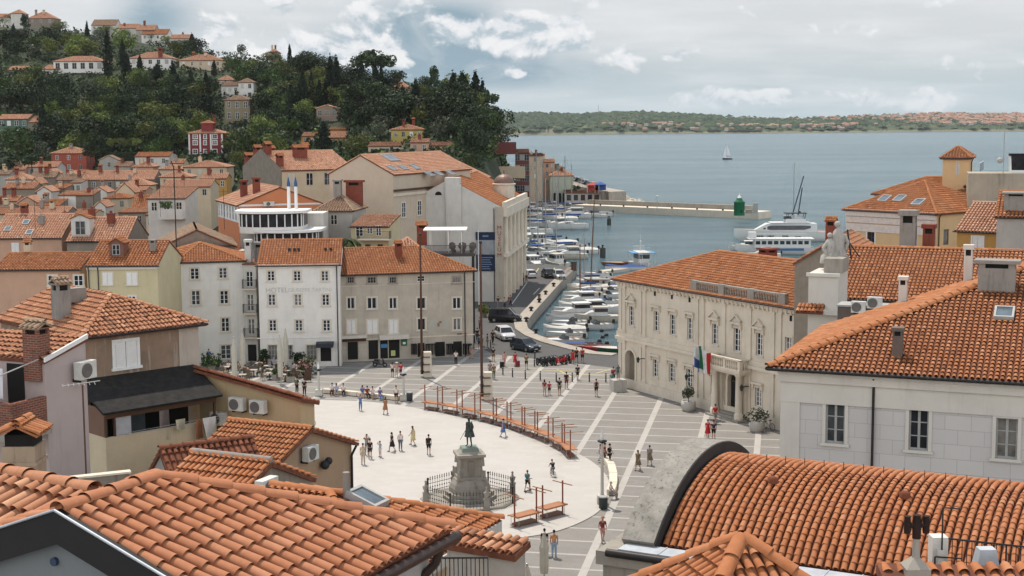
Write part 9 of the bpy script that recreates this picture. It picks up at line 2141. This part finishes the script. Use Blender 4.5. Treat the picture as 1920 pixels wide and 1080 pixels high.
p=G(1204,503,SEAZ);t=thing('glass_bottom_boat','white trip boat with a blue awning roof and ladder seen end on','boat',p,R(8));h_,rim=hull(9,4.0,1.1,tr=.95);h_.build('hull',[HULLW],t);deckmesh(rim,.02,-.02).build('deck',[DECK],t);mb=MB();mb.box((0,.6,2.1),(2.3,4.0,2.0));mb.build('cabin',[HULLW],t);mb=MB();mb.box((0,.6,2.4),(2.34,4.04,.8));mb.build('cabin_window',[BGL],t)
for sx in(-1,1):mb=MB();mb.box((sx*1.75,.5,3.15),(1.2,5,.1));mb.build('blue_awning',[plain('awning_blue',(.10,.24,.42,1),.8)],t)
mb=MB();mb.box((0,.5,3.22),(2.4,5.2,.14));[mb.cyl((sx*x,y,1),(sx*x,y,3.15),.04,n=4)for sx in(-1,1)for x in(1.2,2.2)for y in(-1.8,2.8)];mb.build('upper_deck',[HULLW],t);mb=MB()
for i in range(14):mb.cyl((-1.1+i*.17,-2,3.3),(-1.1+i*.17,-2,4.2),.02,n=4);mb.cyl((-1.1+i*.17,3,3.3),(-1.1+i*.17,3,4.2),.02,n=4)
mb.cyl((-1.1,-2,4.2),(1.1,-2,4.2),.03);mb.cyl((-1.1,3,4.2),(1.1,3,4.2),.03);mb.cyl((0,1.5,3.3),(0,1.5,6.6),.04);mb.ball((0,1.5,5.2),.22);mb.build('rails',[HULLW],t);mb=MB()
for sx in(-.25,.25):mb.cyl((-.9+sx,-4.2,.2),(-.9+sx,-2.4,3.2),.04)
for i in range(7):mb.cyl((-1.15,-4.1+i*.26,.4+i*.42),(-.65,-4.1+i*.26,.4+i*.42),.03,n=4)
mb.build('ladder',[HULLW],t)
t=boat('row','',WOODB,7.5,TAN,name='wooden_launch');afloat(t,G(1162,497,SEAZ),R(-85),'varnished wooden launch moored behind the pale pontoon');t=boat('covered','',HULLW,8.0,COVB);afloat(t,G(1172,507,SEAZ),R(-80),'boat with a bright blue cover next to the pontoon')
p=G(1462,452,SEAZ);t=thing('motor_yacht','large modern white motor yacht with dark windows moored beyond the town hall','yacht',p,R(-93));L=22;h_,rim=hull(L,5.4,2.3,14,.95,.35);h_.build('hull',[HULLW],t);deckmesh(rim,.02,0).build('deck',[TAN],t)
mb=MB();mb.loft([[(-w,y,2.2),(w,y,2.2),(w*.92,y+o,zt),(-w*.92,y+o,zt)]for y,w,zt,o in((-6.5,.9,2.6,0),(-3.5,2.1,4.3,.2),(6,2.3,4.4,0),(8.5,2.3,4.3,0))],smooth=False);mb.build('main_cabin',[HULLW],t)
for sx in(-1,1):
 mb=MB();mb.loft([[(sx*w,y,z0),(sx*(w+.05),y,z0),(sx*(w-.03),y,z1),(sx*(w-.1),y,z1)]for y,w,z0,z1 in((-4.2,1.75,3.0,3.3),(-2.5,2.2,2.9,3.9),(5.5,2.28,2.9,3.9),(7,2.28,3.3,3.8))],smooth=False);mb.build('cabin_window',[BGL],t)
 for y in(-5,-2.5,1,4):mb=MB();mb.box((sx*2.5,y,1.35),(.1 if y>-4 else .5,1.5,.4));mb.build('hull_window',[BGL],t)
mb=MB();mb.box((0,2.2,4.5),(4.7,9.5,.2));mb.box((0,3.5,5.0),(3.6,5.0,.9),taper=.92);mb.build('flybridge',[HULLW],t);mb=MB();mb.box((0,1.6,5.75),(3.0,2.0,.7),taper=.8);mb.build('windscreen',[BGL],t);mb=MB();mb.box((0,3.6,6.75),(3.4,5.2,.16));[mb.cyl((sx*1.5,y,5.3),(sx*1.4,y+.3,6.7),.08,n=5)for sx in(-1,1)for y in(1.6,5.6)];mb.lathe((0,4.6,6.8),[(.35,0),(.35,.3),(.05,.5)],8);mb.build('hard_top',[TRIMB],t)
p=G(1452,476,SEAZ);t=thing('trip_ship','white passenger trip ship with a row of square windows in front of the yacht','ship',p,R(-93));L=17;h_,rim=hull(L,4.6,1.5,12,.9,.5);h_.build('hull',[HULLW],t);deckmesh(rim,.02,0).build('deck',[DECK],t);mb=MB();mb.box((0,1.5,2.4),(3.8,12.0,1.8));mb.build('saloon',[HULLW],t)
for i in range(9):
 for sx in(-1,1):mb=MB();mb.box((sx*1.9,-3.8+i*1.3,2.6),(.06,.95,.75));mb.build('window',[BGL],t)
mb=MB();mb.box((0,1.2,3.4),(4.4,14,.16));mb.build('upper_deck',[HULLW],t);mb=MB();[mb.cyl((sx*2.1,-5.5+i*.9,3.4),(sx*2.1,-5.5+i*.9,4.3),.03,n=4)for sx in(-1,1)for i in range(15)];[mb.cyl((sx*2.1,-5.5,4.3),(sx*2.1,7.1,4.3),.04,n=4)for sx in(-1,1)];mb.build('rails',[HULLW],t);mb=MB();mb.box((0,-4.9,4.1),(1.8,1.6,1.4));mb.build('wheelhouse',[HULLW],t);mb=MB();mb.loft([[(sx*2.33,y,z)for z in(.9,1.4)for sx in(1,.97)]for y in(-3,6)],smooth=False);mb.build('blue_stripe',[HULLB],t)
for i,(x,y,L_)in enumerate(((1400,470,8),(1432,484,7))):t=boat('cabin','',HULLW,L_);afloat(t,G(x,y,SEAZ),R(-95),'small white cabin cruiser lying %s'%('under the bow of the trip ship' if i==0 else 'just above the town hall ridge'))
p=G(1512,452,SEAZ);t=boat('sail','',HULLW,14,COVB,None,17.5);afloat(t,Vector((p.x,p.y+12,0)),R(-95),'large sailing yacht whose pale mast rises behind the motor yacht')
p=at(1497,410,345);t=thing('yacht_crane','pair of dark crane booms leaning up beside the pale mast','crane',(p.x,p.y,-1.5));mb=MB();e1,e2=at(1507,330,345),at(1505,352,345);mb.cyl((-1.5,0,6),(e1.x-p.x,0,e1.z+1.5),.14,n=5);mb.build('boom',[HULLK],t);mb=MB();mb.cyl((0,.5,6),(e2.x-p.x,.5,e2.z+1.5),.14,n=5);mb.build('boom',[HULLK],t);mb=MB();mb.cyl((-.7,.2,-1),(-.7,.2,6.2),.3,n=8);mb.build('column',[HULLW],t)
p=G(1363,299,SEAZ);t=boat('sail','',HULLK,9,COVB,None,12);afloat(t,p,R(-60),'lone sailing boat with raised white sails far out on the bay');mb=MB();a,b,c=(0,-.4,2.2),(0,3.6,2.4),(0,-.5,12.8)
mb.add([a,b,c,(.25,1.6,5)],[(0,1,3),(1,2,3),(2,0,3)]);mb.build('main_sail',[plain('sail_white',(.72,.72,.72,1),.8)],t);mb=MB();mb.add([(0,-4.2,1.3),(0,-.7,1.8),(0,-.6,11.5),(.3,-1.6,4)],[(0,1,3),(1,2,3),(2,0,3)]);mb.build('jib',[plain('sail_white',(.72,.72,.72,1),.8)],t)
for n,(x,y,c)in enumerate(((1137,630,'black'),(1128,622,'black'),(1130,634,'black'),(1138,645,'black'),(1124,641,'black'),(995,424,'red'))):
 p=G(x,y,SEAZ);t=thing('mooring_buoy','%s mooring buoy floating %s'%(c,('in the clear water off the rowing boats, upper right','farthest of the group off the rowing boats','in the middle of the group off the rowing boats','nearest the red boat','left in the group off the rowing boats','beside the brown trip boat')[n]),'buoy',p,0,'mooring buoys');mb=MB();mb.ball((0,0,.1),.3,sc=(1,1,.9));mb.build('float',[plain('buoy_red',(.4,.04,.03,1),.5)if c=='red' else RUB],t);mb=MB();mb.lathe((0,0,.35),[(.07,0),(.07,.08),(.03,.2)],8);mb.build('ring',[CHROME],t)
for px,py,c,lb in((1112,356,(.4,.06,.05,1),'red market tent roof on the waterfront car park'),(1126,355,(.04,.09,.3,1),'blue market tent on the waterfront car park')):
 p=at(px,py,472);t=thing('market_tent',lb,'tent',(p.x,p.y,p.z-.6));mb=MB();mb.add([(-2,-1.6,2.2),(2,-1.6,2.2),(2,1.6,2.2),(-2,1.6,2.2),(0,0,3.2)],[(0,1,4),(1,2,4),(2,3,4),(3,0,4)]);mb.bx(-1.9,1.9,1.5,1.55,.2,2.2);mb.build('canvas',[plain('tent_%d'%px,c,.8)],t)
 for x in(-1.9,1.9):
  for y in(-1.5,1.5):mb=MB();mb.cyl((x,y,-.6),(x,y,2.2),.05,n=4);mb.build('pole',[WHITE],t)
k=0
for x,y in((1010,628),(992,606),(1001,586),(1016,570),(1028,555),(1043,540),(1056,526)):
 p=G(x-5,y-3,.13);w=('nearest the square','second from the square','third from the square','in the middle','third from the far end','second from the far end','farthest')[k];k+=1
 t=thing('iron_mooring_post','squat black iron mooring post on the quay rim, '+w,'mooring post',p,0,'iron mooring posts on the quay rim');mb=MB();mb.lathe((0,0,0),[(.28,0),(.2,.1),(.17,.4),(.3,.48),(.3,.58),(.1,.66)],10);mb.build('post',[IRON],t);mb=MB();mb.cyl((-.38,0,.42),(.38,0,.42),.07);mb.build('cross_bar',[IRON],t)
a,b=G(1050,527,.13),G(1076,503,.13);t=thing('quay_railing','brown quay railing beside the parked cars','railing',a);d=b-a;mb=MB();[mb.cyl(d*(i/12),d*(i/12)+Vector((0,0,1.1)),.05,n=4)for i in range(13)];[mb.cyl((0,0,z),d+Vector((0,0,z)),.04,n=4)for z in(.5,1.1)];mb.build('bars',[plain('rail_brown',(.09,.05,.04,1))],t)
p=G(1076,508);t=thing('ticket_kiosk','small brown ticket post box at the end of the quay railing','kiosk',p,.4);mb=MB();mb.box((0,0,.8),(.8,.7,1.6));mb.build('box',[plain('rail_brown',(.09,.05,.04,1))],t);mb=MB();mb.box((0,0,1.65),(.95,.85,.1));mb.build('lid',[IRON],t)
